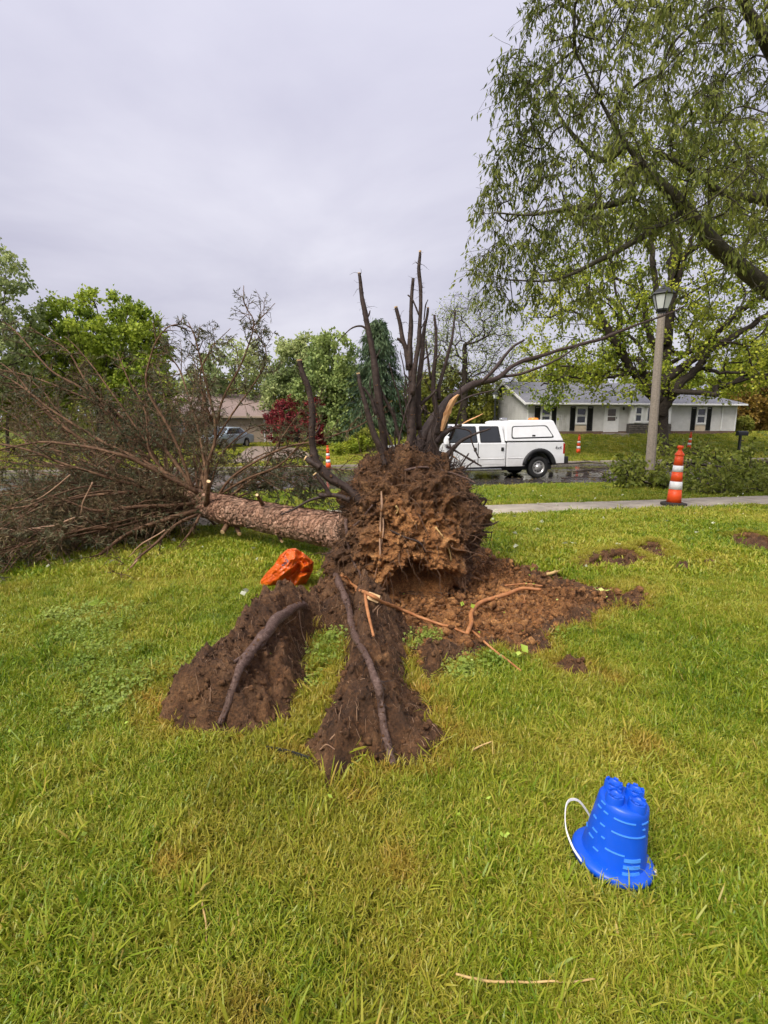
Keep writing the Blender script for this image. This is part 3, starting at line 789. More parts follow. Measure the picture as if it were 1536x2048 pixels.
# bark flakes standing off the trunk
nfl = 3000
u = rng.uniform(.02, .62, nfl); ti = (u * 149).astype(int); th = rng.uniform(0, 2 * math.pi, nfl)
Tt = unit(np.gradient(p, axis=0))[ti]; Aa = unit(np.cross(Tt, [0, 0, 1.0])); Bb = np.cross(Tt, Aa)
nrm = Aa * np.cos(th)[:, None] + Bb * np.sin(th)[:, None]; tan = np.cross(nrm, Tt)
c0 = p[ti] + nrm * (r[ti] * 1.012)[:, None]
l_ = rng.uniform(.012, .040, nfl)[:, None]; w_ = rng.uniform(.008, .024, nfl)[:, None]; lf = rng.uniform(.002, .011, nfl)[:, None]
Vf = np.stack([c0 - tan * w_ - Tt * l_, c0 + tan * w_ - Tt * l_ * .8 + nrm * lf, c0 + tan * w_ * .8 + Tt * l_ + nrm * lf, c0 - tan * w_ * .9 + Tt * l_ * .9], 1).reshape(-1, 3)
Ff = np.arange(nfl * 4).reshape(-1, 4)
fl = fast_mesh('bark_flakes', rel(Vf), Ff, M['spruce_bark'], trunk, False, 'stuff')
# stubs of lost branches on the trunk
for (a, b_, dx, dy, rr_) in ((455, 1050, -10, 14, .035), (475, 1058, 4, 10, .03), (415, 985, 2, -22, .03), (560, 1075, 4, 8, .02), (520, 1000, -6, -10, .02)):
    q = at(a, b_, 6.3 if a < 500 else 5.7); e = at(a + dx, b_ + dy, (6.3 if a < 500 else 5.7) - .12)
    limb('branch_stub', [q + (q - e) * 1.2, q, e], [rr_ * 1.2, rr_, rr_ * .8], M['limb'], spruce, SP0, 8, 8, .15, cut=True)

# upturned roots standing on the ball -----------------------------------
def root(lst, Y, rad_px, name='root', mat='dark_root', cut=False, wob=.012, seg=9, rough=.16, label=None, parent=None, origin=None):
    pts = pxl(lst, Y); Ym = float(np.mean(Y)); rd = [q / 2 / pxm(Ym) for q in rad_px]
    return limb(name, pts, rd, M[mat], parent or spruce, SP0 if origin is None else origin, seg, max(14, len(pts) * 5), rough, wob, cut, label)
root([(775, 930), (768, 880), (757, 800), (745, 700), (728, 620), (720, 580), (718, 545)], 4.55, [17, 14, 12, 9, 6], label='tall dark root standing straight up from the root ball', cut=True)
root([(735, 660), (722, 652), (700, 658), (678, 680)], 4.55, [4, 2])
root([(812, 910), (823, 863), (822, 781), (819, 726)], 4.5, [22, 16, 12, 10])
root([(819, 740), (812, 700), (804, 677), (797, 640), (792, 614)], 4.5, [13, 9, 7], cut=True)
root([(818, 735), (819, 690), (820, 660), (822, 603), (826, 554)], 4.5, [15, 9, 6])
root([(804, 685), (798, 678), (793, 676)], 4.5, [7, 5])
root([(825, 790), (829, 735), (837, 685), (841, 630), (841, 576), (837, 535), (840, 503)], 4.45, [11, 10, 9, 8, 8, 6], cut=True, label='longest dark root reaching highest into the sky')
root([(838, 630), (825, 600), (815, 590)], 4.45, [4, 3])
root([(838, 860), (836, 781), (844, 712), (848, 671), (852, 644), (855, 614)], 4.6, [13, 10, 8, 6, 4], cut=True)
root([(848, 640), (850, 612), (855, 600)], 4.6, [3, 2])
root([(872, 870), (872, 830), (867, 770), (870, 712), (871, 670), (871, 630)], 4.85, [12, 9, 7, 5])
root([(862, 760), (855, 710), (850, 680)], 4.85, [5, 3])
root([(878, 800), (878, 775), (890, 730), (902, 685), (908, 650), (912, 620)], 4.9, [10, 8, 6, 4])
root([(770, 930), (763, 907), (744, 857), (727, 789), (715, 745)], 4.35, [13, 12, 9, 7], cut=True)
root([(752, 830), (742, 795), (728, 775)], 4.4, [7, 5])
root([(800, 880), (785, 830), (765, 790), (760, 770)], 4.6, [9, 6, 3])
root([(840, 810), (858, 795), (872, 780)], 4.6, [8, 5])
root([(720, 1005), (700, 980), (660, 955), (632, 922), (624, 880), (624, 830), (618, 780), (606, 745), (601, 722)], [4.35, 4.3], [23, 20, 17, 14, 13, 12, 10], cut=True, label='bent dark root curving up left of the ball with a sawn tip')
root([(640, 935), (622, 925), (609, 917)], 4.3, [16, 13, 12], cut=True)
root([(700, 1000), (675, 992), (650, 990), (640, 988)], 4.3, [12, 11, 9, 8])
root([(660, 992), (652, 975), (640, 958), (630, 948)], 4.3, [10, 9, 8], cut=True)
root([(650, 992), (620, 1000), (585, 1018), (560, 1030)], 4.3, [6, 5, 3])
for (q, w, mt) in (([(692, 1040), (692, 1057), (696, 1087), (709, 1128), (720, 1147), (727, 1183), (730, 1205)], [9, 8, 6, 5], 'wet_root'),
               ([(763, 983), (764, 1013), (761, 1051), (760, 1106), (753, 1140), (750, 1155)], [5, 5, 4, 2], 'pale_root'),
               ([(765, 1000), (767, 1060), (764, 1085), (756, 1130)], [3, 3, 2], 'pale_root'),
               ([(871, 1054), (887, 1076), (898, 1100), (902, 1120)], [3, 3, 3], 'straw'),
               ([(745, 1010), (715, 1045), (690, 1062)], [4, 3], 'wet_root'),
               ([(810, 940), (850, 935), (905, 945), (950, 965)], [5, 4, 3], 'wet_root'),
               ([(780, 1060), (810, 1075), (840, 1085), (850, 1105)], [4, 4, 3], 'dark_root'),
               ([(870, 1020), (890, 1040), (920, 1050)], [3, 3], 'pale_root'),
               ([(792, 1012), (796, 1020), (792, 1027)], [4, 3], 'straw')):
    pts = [onball(a, b_, .02) for a, b_ in q]
    limb('root', pts, [x / 2 / pxm(4.15) for x in w], M[mt], spruce, SP0, 7, len(pts) * 5, .12, .008)
# a tangle of thinner roots along the crest of the ball
for k in range(14):
    bx_ = rng.uniform(770, 900); by_ = 905 + abs(bx_ - 820) * .25; hh_ = rng.uniform(40, 190) * math.exp(-((bx_ - 830) / 90) ** 2) + 25; sx_ = rng.normal(0, .22) * hh_
    root([(bx_, by_), (bx_ + sx_ * .3 + rng.normal(0, 4), by_ - hh_ * .35), (bx_ + sx_ * .6 + rng.normal(0, 7), by_ - hh_ * .7), (bx_ + sx_ + rng.normal(0, 8), by_ - hh_)], 4.6 + rng.uniform(-.15, .4), [rng.uniform(3, 6), 3, 2], wob=.03, seg=6)
for (x_, y_, x2, y2) in ((762, 830, 745, 800), (748, 720, 760, 700), (731, 640, 740, 622), (822, 770, 806, 745), (840, 660, 850, 640), (846, 720, 862, 700), (826, 800, 800, 770), (870, 720, 882, 700), (624, 840, 610, 825), (628, 870, 640, 850), (744, 850, 730, 835)):
    root([(x_, y_), ((x_ + x2) / 2 + 2, (y_ + y2) / 2), (x2, y2)], 4.55, [4, 3, 2], seg=5)
# curled rootlets at the right edge
for (q, w) in (([(950, 1075), (960, 1040), (965, 1015), (972, 1000), (965, 992)], [7, 5, 3]), ([(955, 1050), (985, 1048), (1000, 1042)], [8, 5, 2]), ([(960, 1062), (975, 1064), (990, 1062)], [5, 2]), ([(945, 1020), (957, 1005), (960, 993), (972, 1000)], [5, 3])):
    root(q, 4.5, w, wob=.02)
# two thick roots running out over the lifted soil
def surf_root(lst, rad_px, lift, label, mat='wet_root', seg=14, sink=True):
    pts = [hit(a, b_, lift) for a, b_ in lst]
    for q in pts: q[2] = max(q[2], float(H(q[0], q[1])) + lift * .4)
    pts[0] = pts[0] - (np.array([0, 0, .16]) if sink else 0); pts[1] = pts[1] - (np.array([0, 0, .05]) if sink else 0)
    rd = [w / 2 / (FPX / (q[1] * CP + (EYE[2] - q[2]) * SP)) for w, q in zip(np.interp(np.linspace(0, 1, len(pts)), np.linspace(0, 1, len(rad_px)), rad_px), pts)]
    return limb('root', pts, rd, M[mat], spruce, SP0, seg, len(pts) * 9, .16, .022, label=label)
surf_root([(612, 1184), (600, 1196), (560, 1236), (530, 1264), (500, 1302), (480, 1335), (466, 1368), (455, 1410), (446, 1445)], [14, 20, 22, 20, 17, 14], .03, 'thick brown root along the left soil ridge')
rb = surf_root([(668, 1140), (678, 1165), (690, 1195), (702, 1240), (712, 1275), (733, 1318), (752, 1362), (766, 1405), (776, 1455), (785, 1500), (789, 1526)], [11, 14, 15, 16, 17, 17, 15], .028, 'long speckled brown root down the middle soil ridge', sink=False)
limb('root', [hit(530, 1285, .03), hit(512, 1298, .03), hit(490, 1310, .03), hit(470, 1322, .03)], [.010, .013, .012, .008], M['wet_root'], spruce, SP0, 7, 16, .1, .01)
# pale thin rootlets hanging over the ridges
for q in ([(600, 1190), (598, 1230), (603, 1260), (615, 1295)], [(683, 1210), (684, 1225), (680, 1240), (682, 1250)], [(612, 1215), (600, 1212), (590, 1235), (570, 1250)], [(560, 1265), (540, 1290), (520, 1300)], [(372, 1400), (360, 1418), (356, 1432)], [(660, 1480), (680, 1465), (700, 1470)], [(640, 1500), (655, 1490), (672, 1500)], [(700, 1455), (708, 1445), (712, 1440)], [(745, 1225), (760, 1208), (765, 1195)], [(755, 1235), (757, 1220), (766, 1208)]):
    limb('rootlet', [hit(a, b_, .012) for a, b_ in q], [.004, .003, .002], M['pale_root'], spruce, SP0, 5, 14, .05, .012)

# hair roots lying in the soil of the ridges
q = np.stack([rng.uniform(-1.6, 1.2, 6000), rng.uniform(1.95, 4.3, 6000)], -1); q = q[inpoly(q, RIDGE_L) | inpoly(q, RIDGE_M) | inpoly(q, PIT)][:1300]; n_ = len(q)
d = rng.uniform(0, 6.283, n_); d = np.stack([np.cos(d), np.sin(d)], -1); l_ = rng.uniform(.015, .06, (n_, 1)); pl_ = [q]
for k in range(3): d = unit(d + rng.normal(0, .5, d.shape)); pl_.append(pl_[-1] + d * l_ / 3)
pl_ = np.stack(pl_, 1); hh_ = np.stack([H(pl_[:, k, 0], pl_[:, k, 1]) for k in range(4)], 1) + rng.uniform(.001, .012, (n_, 4))
v, f = batch_tubes(rel(np.concatenate([pl_, hh_[..., None]], -1)), rng.uniform(.0009, .0022, n_), np.full(n_, .0006)); fast_mesh('hair_roots', v, f, M['pale_root'], spruce, False, 'stuff')

# rootlets and clinging soil on the bigger roots
hp_, hr_, lc, lr_ = [], [], [], []
for p_, r__ in ROOT_PATHS:
    if r__.max() < .012: continue
    L_ = float(np.linalg.norm(np.diff(p_, axis=0), axis=1).sum()); n_ = int(L_ * 34); i_ = rng.integers(0, len(p_), n_); t_ = unit(np.gradient(p_, axis=0))[i_]; s_ = rng.normal(0, 1, (n_, 3)); s_ = unit(s_ - t_ * (s_ * t_).sum(1)[:, None]); c_ = p_[i_] + s_ * (r__[i_] * .9)[:, None]; d = unit(s_ + t_ * .5); l_ = .02 + .09 * rng.random((n_, 1)) ** 2.2; q_ = [c_]
    for k in range(3): d = unit(d + rng.normal(0, .35, d.shape) + [0, 0, -.25]); q_.append(q_[-1] + d * l_ / 3)
    hp_.append(np.stack(q_, 1)); hr_.append(rng.uniform(.0010, .0030, n_))
    n2 = int(L_ * 70); i_ = rng.integers(0, len(p_), n2); t_ = unit(np.gradient(p_, axis=0))[i_]; s_ = rng.normal(0, 1, (n2, 3)); s_ = unit(s_ - t_ * (s_ * t_).sum(1)[:, None]); lc.append(p_[i_] + s_ * (r__[i_] * .97)[:, None]); lr_.append(rng.uniform(.10, .34, n2) * r__[i_] * np.where(p_[i_][:, 2] > 1.6, .6, 1.0))
v, f = batch_tubes(rel(np.concatenate(hp_)), np.concatenate(hr_), np.full(sum(map(len, hr_)), .0006)); fast_mesh('hair_roots', v, f, M['dark_root'], spruce, False, 'stuff')
lc = np.concatenate(lc); lumps('clinging_soil', lc, np.concatenate(lr_), rng.uniform(0, .15, len(lc)), 1, M['soil'], spruce, SP0, 63)

# crown branches ----------------------------------------------------------
M['needle'] = foliage('old_needles', [(.15, (.045, .055, .024)), (.5, (.090, .098, .045)), (.85, (.16, .135, .07))], .2, .8)
M['needle_brown'] = foliage('brown_needles', [(.15, (.065, .046, .020)), (.5, (.125, .092, .042)), (.85, (.20, .15, .07))], .2, .8)
def spruce_branch(pts, r0, rgb, ntw=22, tw=.55, green=.3, label=None, r1=.004, hang=.35, mat='limb'):
    L = float(np.linalg.norm(np.diff(np.asarray(pts), axis=0), axis=1).sum())
    n = max(14, int(L * 9)); pth = spline(pts, n)
    pth = pth + .035 * np.stack([vnoise(pth * 2.3 + k * 5.3, 101 + k) for k in range(3)], -1) * np.linspace(0, 1, n)[:, None]
    g = terr(pth[:, 0], pth[:, 1]) + .03
    pth[:, 2] = np.maximum(pth[:, 2], g)
    b = MB(); b.tube(rel(pth), [r0, r0 * .78, r0 * .5, max(r1, r0 * .22)], 7, True, .12, int(L * 100) % 91)
    o = b.build('branch', M[mat], spruce, True)
    if label: o['label'] = label
    # side twigs
    k = rgb.uniform(.12, .98, ntw); k.sort(); idx = (k * (n - 1)).astype(int)
    T = unit(np.gradient(pth, axis=0))[idx]
    side = rgb.normal(0, 1, (ntw, 3)); side = unit(side - T * (side * T).sum(1)[:, None])
    d = unit(T * .75 + side * .85); Lt = (tw * rgb.uniform(.35, 1.15, ntw) * (1.15 - .55 * k))[:, None]
    P = [pth[idx]]
    for q in range(5):
        d = unit(d + rgb.normal(0, .10, d.shape) + T * .07 + [0, 0, -.05 * hang]); P.append(P[-1] + d * Lt / 5)
    P = np.stack(P, 1); g = terr(P[..., 0], P[..., 1]) + .012; P[..., 2] = np.maximum(P[..., 2], g)
    parts = [batch_tubes(rel(P), np.clip(r0 * .38, .005, .011) * rgb.uniform(.7, 1.2, ntw), np.full(ntw, .0022), 4)]
    # sub-twigs
    m = 5; a = np.repeat(np.arange(ntw), m); s = rgb.uniform(.15, 1.0, len(a)); f0 = s * 4.999; ii = f0.astype(int); fr = (f0 - ii)[:, None]
    p0 = P[a, ii] * (1 - fr) + P[a, ii + 1] * fr; tt = unit(P[a, ii + 1] - P[a, ii]); sd = rgb.normal(0, 1, tt.shape); sd = unit(sd - tt * (sd * tt).sum(1)[:, None])
    d = unit(tt * .7 + sd * .9); l2 = (Lt[a] * rgb.uniform(.25, .6, (len(a), 1))); Q = [p0]
    for q in range(3):
        d = unit(d + rgb.normal(0, .12, d.shape) + [0, 0, -.16 * hang]); Q.append(Q[-1] + d * l2 / 3)
    Q = np.stack(Q, 1); Q[..., 2] = np.maximum(Q[..., 2], terr(Q[..., 0], Q[..., 1]) + .01)
    parts.append(batch_tubes(rel(Q), np.full(len(a), .0036), np.full(len(a), .0018), 3))
    v, f = join_vf(parts)
    tw_o = fast_mesh('twigs', v, f, M['twig'], o, False, 'stuff')
    # needles that are left on the outer twigs
    nn = int(len(a) * 13 * green)
    if nn > 20:
        w = rgb.integers(0, len(a), nn); s = rgb.uniform(.2, 1, nn) * 2.999; ii = s.astype(int); fr = (s - ii)[:, None]
        c = Q[w, ii] * (1 - fr) + Q[w, ii + 1] * fr
        leaves('needles', rel(c), .060, .011, unit(Q[w, 3] - Q[w, 0]) * .9 + [0, 0, -.5 * hang - .1], M['needle'] if rgb.random() < .5 + hang else M['needle_brown'], o, rgb, .1, .45, 'stuff')
    return o
rb_ = np.random.default_rng(21)
E1 = unit(np.cross(T_AX, [0, 0, 1.0])); E2 = np.array([0, 0, 1.0])      # E1: towards the viewer's side or away
if E1[1] > 0: E1 = -E1
count = 0
for k in range(92):
    a = .05 + 6.2 * (k / 92.0) ** 1.15
    o0 = T_END + T_AX * (a - .35) + [0, 0, .02 * a]
    az = rb_.uniform(-math.pi, math.pi)
    radial = E1 * math.cos(az) + E2 * math.sin(az)
    if radial[2] < -.75: radial[2] *= .3; radial = unit(radial)
    th = R(rb_.uniform(38, 72)); L = rb_.uniform(1.9, 3.4) * (1 - .05 * a)
    d = unit(T_AX * math.cos(th) + radial * math.sin(th))
    p0 = o0 + radial * .12; p1 = p0 + d * L * .35 + [0, 0, -.03]
    d2 = unit(d + T_AX * .28 + [0, 0, .05 if d[2] > 0 else -.06]); p2 = p1 + d2 * L * .35; d3 = unit(d2 + T_AX * .25 + [0, 0, -.12 + rb_.uniform(-.1, .2)]); p3 = p2 + d3 * L * .3
    spruce_branch([p0, p1, p2, p3], rb_.uniform(.013, .026), rb_, 18, .66, rb_.uniform(.3, 1.0), hang=.3)
# branches one can pick out in the photograph
pick = [
    ([(395, 985), (345, 960), (285, 930), (225, 905), (120, 885), (0, 900), (-90, 930)], [6.7, 6.2, 6.6], .030, 20, .1),
    ([(390, 980), (320, 940), (200, 880), (110, 825), (40, 770), (-60, 720)], [6.9, 7.2, 7.5], .030, 22, .3),
    ([(385, 975), (330, 900), (265, 850), (180, 800), (70, 755), (-30, 735)], [6.9, 7.6, 8.2], .028, 22, .4),
    ([(400, 1005), (340, 1012), (260, 1015), (190, 1020), (140, 1003), (95, 995)], [6.7, 5.9, 5.6], .030, 10, .15),
    ([(385, 1000), (300, 985), (200, 990), (110, 1005), (0, 1022), (-80, 1030)], [6.8, 6.0, 5.8], .026, 14, .2),
    ([(395, 1020), (340, 1035), (260, 1060), (200, 1055), (130, 1062), (0, 1055), (-80, 1045)], [6.6, 5.6, 5.2], .028, 14, .2),
    ([(395, 1022), (330, 1040), (260, 1065), (200, 1110), (150, 1130), (60, 1145), (-30, 1165)], [6.5, 5.4, 4.7], .028, 14, .25),
    ([(398, 1028), (350, 1050), (310, 1090), (275, 1120), (245, 1150), (222, 1170)], [6.4, 5.3, 4.6], .020, 8, .05),
    ([(400, 1030), (385, 1060), (365, 1085), (355, 1100)], [6.3, 5.7], .018, 6, .05),
    ([(412, 1000), (415, 940), (430, 880), (425, 820), (410, 760), (395, 690), (372, 640)], [6.8, 6.9, 7.0], .026, 26, .55),
    ([(428, 870), (445, 800), (480, 730), (505, 650), (490, 610), (490, 570)], [6.9, 7.0], .016, 14, .25),
    ([(500, 660), (520, 635), (545, 605)], [7.0, 7.0], .009, 5, .1),
    ([(425, 850), (400, 760), (420, 700), (460, 655)], [6.9, 6.8], .014, 14, .9),
    ([(430, 880), (470, 820), (520, 750), (530, 700), (500, 650)], [6.9, 6.8], .014, 18, 1.0),
    ([(390, 990), (350, 880), (295, 780), (300, 720), (330, 660), (360, 645)], [6.9, 7.0], .022, 20, .6),
    ([(430, 1000), (470, 950), (560, 900), (640, 880), (720, 850), (780, 800)], [6.7, 6.2], .018, 18, .12),
    ([(425, 998), (490, 960), (560, 930), (620, 870), (640, 830)], [6.7, 6.4], .018, 18, .2),
    ([(440, 1005), (520, 950), (560, 880), (600, 830), (650, 800)], [6.9, 7.2], .016, 18, .25),
    ([(450, 1000), (540, 940), (640, 935), (700, 940)], [6.9, 6.6], .014, 14, .15),
    ([(415, 990), (450, 900), (520, 850), (600, 860)], [7.0, 7.4], .014, 18, .5),
    ([(360, 975), (300, 905), (290, 820), (250, 745), (230, 700)], [7.0, 7.4], .020, 20, .5),
    ([(330, 960), (230, 840), (170, 760), (130, 700), (60, 655)], [7.2, 7.8], .022, 22, .6),
    ([(300, 950), (190, 800), (100, 740), (40, 670), (-40, 620)], [7.4, 8.2], .022, 22, .6),
    ([(280, 945), (120, 850), (30, 750), (-60, 690)], [7.2, 7.6], .024, 22, .5),
    ([(460, 1000), (500, 960), (580, 985), (640, 1000)], [7.0, 6.8], .012, 16, .9),
    ([(450, 1000), (480, 940), (540, 905), (600, 915), (640, 940)], [7.1, 7.3], .014, 26, 1.1),
    ([(455, 1005), (520, 975), (590, 950), (650, 960)], [6.9, 6.9], .012, 26, 1.0),
    ([(470, 1000), (540, 960), (600, 975), (650, 1010)], [7.3, 7.2], .012, 16, .9),
]
for q, Y, r0, ntw, gr_ in pick:
    spruce_branch(pxl(q, Y), r0, rb_, ntw, .42, gr_, hang=.9 if gr_ > .5 else .3)
# the mass of branches crushed against the lawn on the viewer's side
for k in range(74):
    a = rb_.uniform(-.15, 3.4); p0 = T_END + T_AX * a + [0, 0, -.02]; ex = rb_.uniform(-190, 300); ey = 1072 + (400 - ex) * .225 * rb_.uniform(.35, 1.05) + rb_.uniform(-8, 8)
    e = G(ex, min(ey, 1225)); e[2] = float(terr(e[0], e[1])) + rb_.uniform(.06, .30); m_ = p0 * .5 + e * .5; m_[2] += rb_.uniform(-.05, .35)
    spruce_branch([p0, p0 * .75 + m_ * .25, m_, e], rb_.uniform(.010, .020), rb_, 18, .55, rb_.uniform(.3, .9), hang=.15)
# cracked branches showing orange wood
for q, Y in (([(275, 1120), (250, 1148), (215, 1165), (200, 1168)], 4.75), ([(150, 1035), (90, 1055), (25, 1070)], 5.3), ([(140, 950), (105, 980), (62, 1002)], 5.6), ([(185, 965), (170, 995), (160, 1030)], 5.6), ([(330, 1060), (290, 1085), (258, 1115)], 5.2), ([(0, 1056), (40, 1060), (90, 1058)], 5.2)):
    pts = pxl(q, Y)
    for w in pts: w[2] = max(w[2], float(terr(w[0], w[1])) + .03)
    limb('broken_branch', pts, [.010, .008, .004], M['pale_root'], spruce, SP0, 7, 14, .1, .02)

# ------------------------------------------------------------------ the snapped tree behind the root ball
SN0 = np.array([.55, 5.1, float(terr(.55, 5.1))])
snap = empty('snapped_tree', SN0)
tag(snap, 'snapped dark tree behind the root ball with torn orange wood and a long low limb', 'tree')
def sn(name, q, Y, w, mat='dark_root', **kw):
    return root(q, Y, w, name, mat, parent=snap, origin=SN0, **kw)
sn('trunk', [(850, 1000), (858, 900), (872, 865), (885, 830), (898, 800), (905, 788)], 5.1, [44, 40, 36, 30, 20, 6], rough=.2, seg=12)
def splinter(q, Y, w, name='torn_wood'):
    """a split-off sliver of fresh wood with a ragged thick edge"""
    pts = spline(pxl(q, Y), 14); rw = np.interp(np.linspace(0, 1, 14), np.linspace(0, 1, len(w)), w) / 2 / pxm(Y)
    b = MB(); V = []
    for k, p_ in enumerate(pts):
        j = rng.uniform(.8, 1.2); V += [p_ + [-rw[k] * j, .0, 0] - SN0, p_ + [0, -.02, 0] - SN0, p_ + [rw[k] * j, .01, 0] - SN0, p_ + [0, .03, 0] - SN0]
    f = [(k * 4 + a, k * 4 + (a + 1) % 4, k * 4 + 4 + (a + 1) % 4, k * 4 + 4 + a) for k in range(13) for a in range(4)] + [(0, 1, 2, 3), (55, 54, 53, 52)]
    b.add(V, f); return b.build(name, M['fresh'], snap)
M['torn'] = simple('torn_orange_wood', (.55, .26, .10), (.68, .40, .19), 18, .6, .3, .5, 50, .004)
s_ = splinter([(884, 862), (890, 840), (899, 815), (908, 798), (917, 789)], 4.98, [7, 14, 15, 11, 5]); s_.data.materials[0] = M['torn']
s_ = splinter([(925, 848), (940, 840), (955, 833), (966, 827)], 4.95, [5, 8, 7, 2]); s_.data.materials[0] = M['torn']
s_ = splinter([(890, 905), (905, 912), (918, 922)], 4.8, [3, 7, 2]); s_.data.materials[0] = M['torn']
sn('limb', [(832, 905), (842, 879), (872, 833), (900, 803), (935, 775), (960, 766), (995, 756), (1028, 732), (1060, 718), (1110, 703), (1180, 685), (1260, 655), (1330, 630), (1368, 614)], [4.95, 5.6, 6.6], [20, 18, 15, 12, 9, 7, 5, 4], label='long bare limb sweeping out to the right')
sn('limb', [(962, 766), (993, 734), (1023, 696), (1050, 680)], 5.3, [8, 6, 4])
sn('limb', [(1000, 754), (1040, 748), (1075, 735), (1120, 715), (1160, 690)], 5.6, [6, 5, 3])
sn('limb', [(872, 885), (895, 862), (925, 848)], 4.95, [12, 9, 6])
sn('limb', [(880, 920), (897, 907), (916, 887), (943, 871), (979, 855)], 4.8, [16, 10, 6, 3])
sn('limb', [(893, 893), (905, 898), (930, 912), (963, 932)], 4.75, [5, 4, 4])
sn('limb', [(905, 855), (938, 862), (942, 880), (955, 910), (960, 915)], 4.8, [3, 3, 2])
sn('limb', [(918, 940), (925, 925), (938, 905)], 4.75, [4, 3])
sn('limb', [(928, 945), (935, 932), (950, 920)], 4.75, [4, 3])
sn('limb', [(870, 835), (900, 815), (950, 790), (990, 780)], 5.2, [5, 3])
sn('limb', [(890, 960), (893, 930), (900, 905), (910, 890)], 4.7, [10, 8, 6])
sn('limb', [(846, 884), (835, 850), (850, 812)], 5.0, [6, 4])
sn('limb', [(900, 880), (915, 840), (925, 800), (920, 770)], 5.2, [5, 4, 3])

# ------------------------------------------------------------------ loose pieces on the torn ground
def ground_stick(name, q, w, mat, label, cat, lift=.02, group=None, seg=8, extra=None, wob=.008):
    pts = [hit(a, b_, lift) for a, b_ in q]
    o0 = np.array(pts[0]); o0[2] = float(H(o0[0], o0[1]))
    n = len(pts) * 6; p_ = spline(pts, n); p_ = p_ + wob * np.stack([vnoise(p_ * 9 + k * 3.3, 130 + k) for k in range(3)], -1); p_[:, 2] = np.maximum(p_[:, 2], H(p_[:, 0], p_[:, 1]) + lift * .45)
    depth = np.mean([a[1] * CP + (EYE[2] - a[2]) * SP for a in pts]); rd = [x / 2 / (FPX / depth) for x in w]
    b = MB(); b.tube(p_ - o0, rd, seg, True, .12, 3); o = b.build(name, M[mat], None, True); o.location = o0
    tag(o, label, cat, group)
    for (q2, w2) in (extra or []):
        p2 = spline([hit(a, b_, lift) for a, b_ in q2], 14); p2[:, 2] = np.maximum(p2[:, 2], H(p2[:, 0], p2[:, 1]) + .008); c = MB(); c.tube(p2 - o0, [x / 2 / (FPX / depth) for x in w2], 6, True, .1); c.build('side_root', M[mat], o, True)
    return o
ground_stick('peeled_root', [(682, 1150), (705, 1170), (730, 1187), (765, 1203), (800, 1218), (870, 1245), (935, 1268)], [5, 7, 7, 7, 6, 4], 'orange_root', 'thin orange root slanting across the foot of the root ball', 'root', .03,
             extra=[([(730, 1187), (733, 1210), (738, 1235), (747, 1272)], [6, 6, 4]), ([(700, 1168), (708, 1172), (712, 1182)], [3, 2])])
ground_stick('peeled_root', [(935, 1268), (943, 1245), (944, 1222), (958, 1206), (985, 1197), (1015, 1188), (1045, 1178), (1082, 1179)], [8, 9, 9, 9, 9, 8, 6], 'orange_root', 'bent orange root with an elbow lying on the clay to the right', 'root', .035,
             extra=[([(945, 1262), (965, 1280), (990, 1302), (1015, 1320), (1042, 1342)], [4, 4, 3]), ([(1010, 1171), (1050, 1168), (1085, 1172)], [4, 3]), ([(1047, 1190), (1050, 1203), (1045, 1205)], [2, 2])])
ground_stick('stick', [(1092, 1148), (1110, 1144), (1127, 1140)], [7, 5], 'straw', 'short pale broken stick at the back rim of the torn soil', 'stick', .03)
ground_stick('dry_stem', [(913, 1946), (945, 1955), (990, 1966), (1050, 1964), (1100, 1958), (1150, 1965), (1192, 1962)], [5, 5, 4, 4], 'straw', 'long tan stem lying in the grass nearest the camera', 'stem', .035, wob=.004)
ground_stick('dry_stem', [(409, 1792), (403, 1820), (410, 1860), (413, 1915)], [3, 4, 2], 'straw', 'upright thin reddish stem in the grass at lower left', 'stem', .02, wob=.01)
ground_stick('dry_stem', [(945, 1500), (965, 1490), (982, 1483)], [4, 3], 'straw', 'short pale stem in the grass right of the middle ridge', 'stem', .035, wob=.003)
# square chip of pale wood beside the root
p_ = hit(748, 1205, .02); b = MB(); b.box((0, 0, .03), (.075, .02, .05), Matrix.Rotation(R(25), 3, 'Y')); o = b.build('wood_chip', M['fresh'], bevel=.004); o.location = p_; o.rotation_euler = (R(-25), 0, R(15))
tag(o, 'small square chip of pale wood below the orange root', 'wood chip')
# black edging strip half buried in the lawn
M['black_plastic'] = simple('black_plastic', (.012, .014, .014), (.02, .022, .022), 8, .4, .4)
e0, e1 = G(533, 1508), G(618, 1530); b = MB(); dd = unit(e1 - e0); nrm_ = np.array([-dd[1], dd[0], 0]); pts = spline([e0, (e0 + e1) / 2 + nrm_ * .008, e1], 12)
V = []; 
for q in pts - e0: V += [q + [0, 0, -.02], q + [0, 0, .035], q + nrm_ * .006 + [0, 0, .035], q + nrm_ * .006 + [0, 0, -.02]]
b.add(V, [(k * 4 + a, k * 4 + (a + 1) % 4, k * 4 + 4 + (a + 1) % 4, k * 4 + 4 + a) for k in range(11) for a in range(4)] + [(0, 1, 2, 3), (47, 46, 45, 44)])
o = b.build('edging_strip', M['black_plastic']); o.location = e0; tag(o, 'black plastic edging strip showing at the end of the middle soil ridge', 'edging')

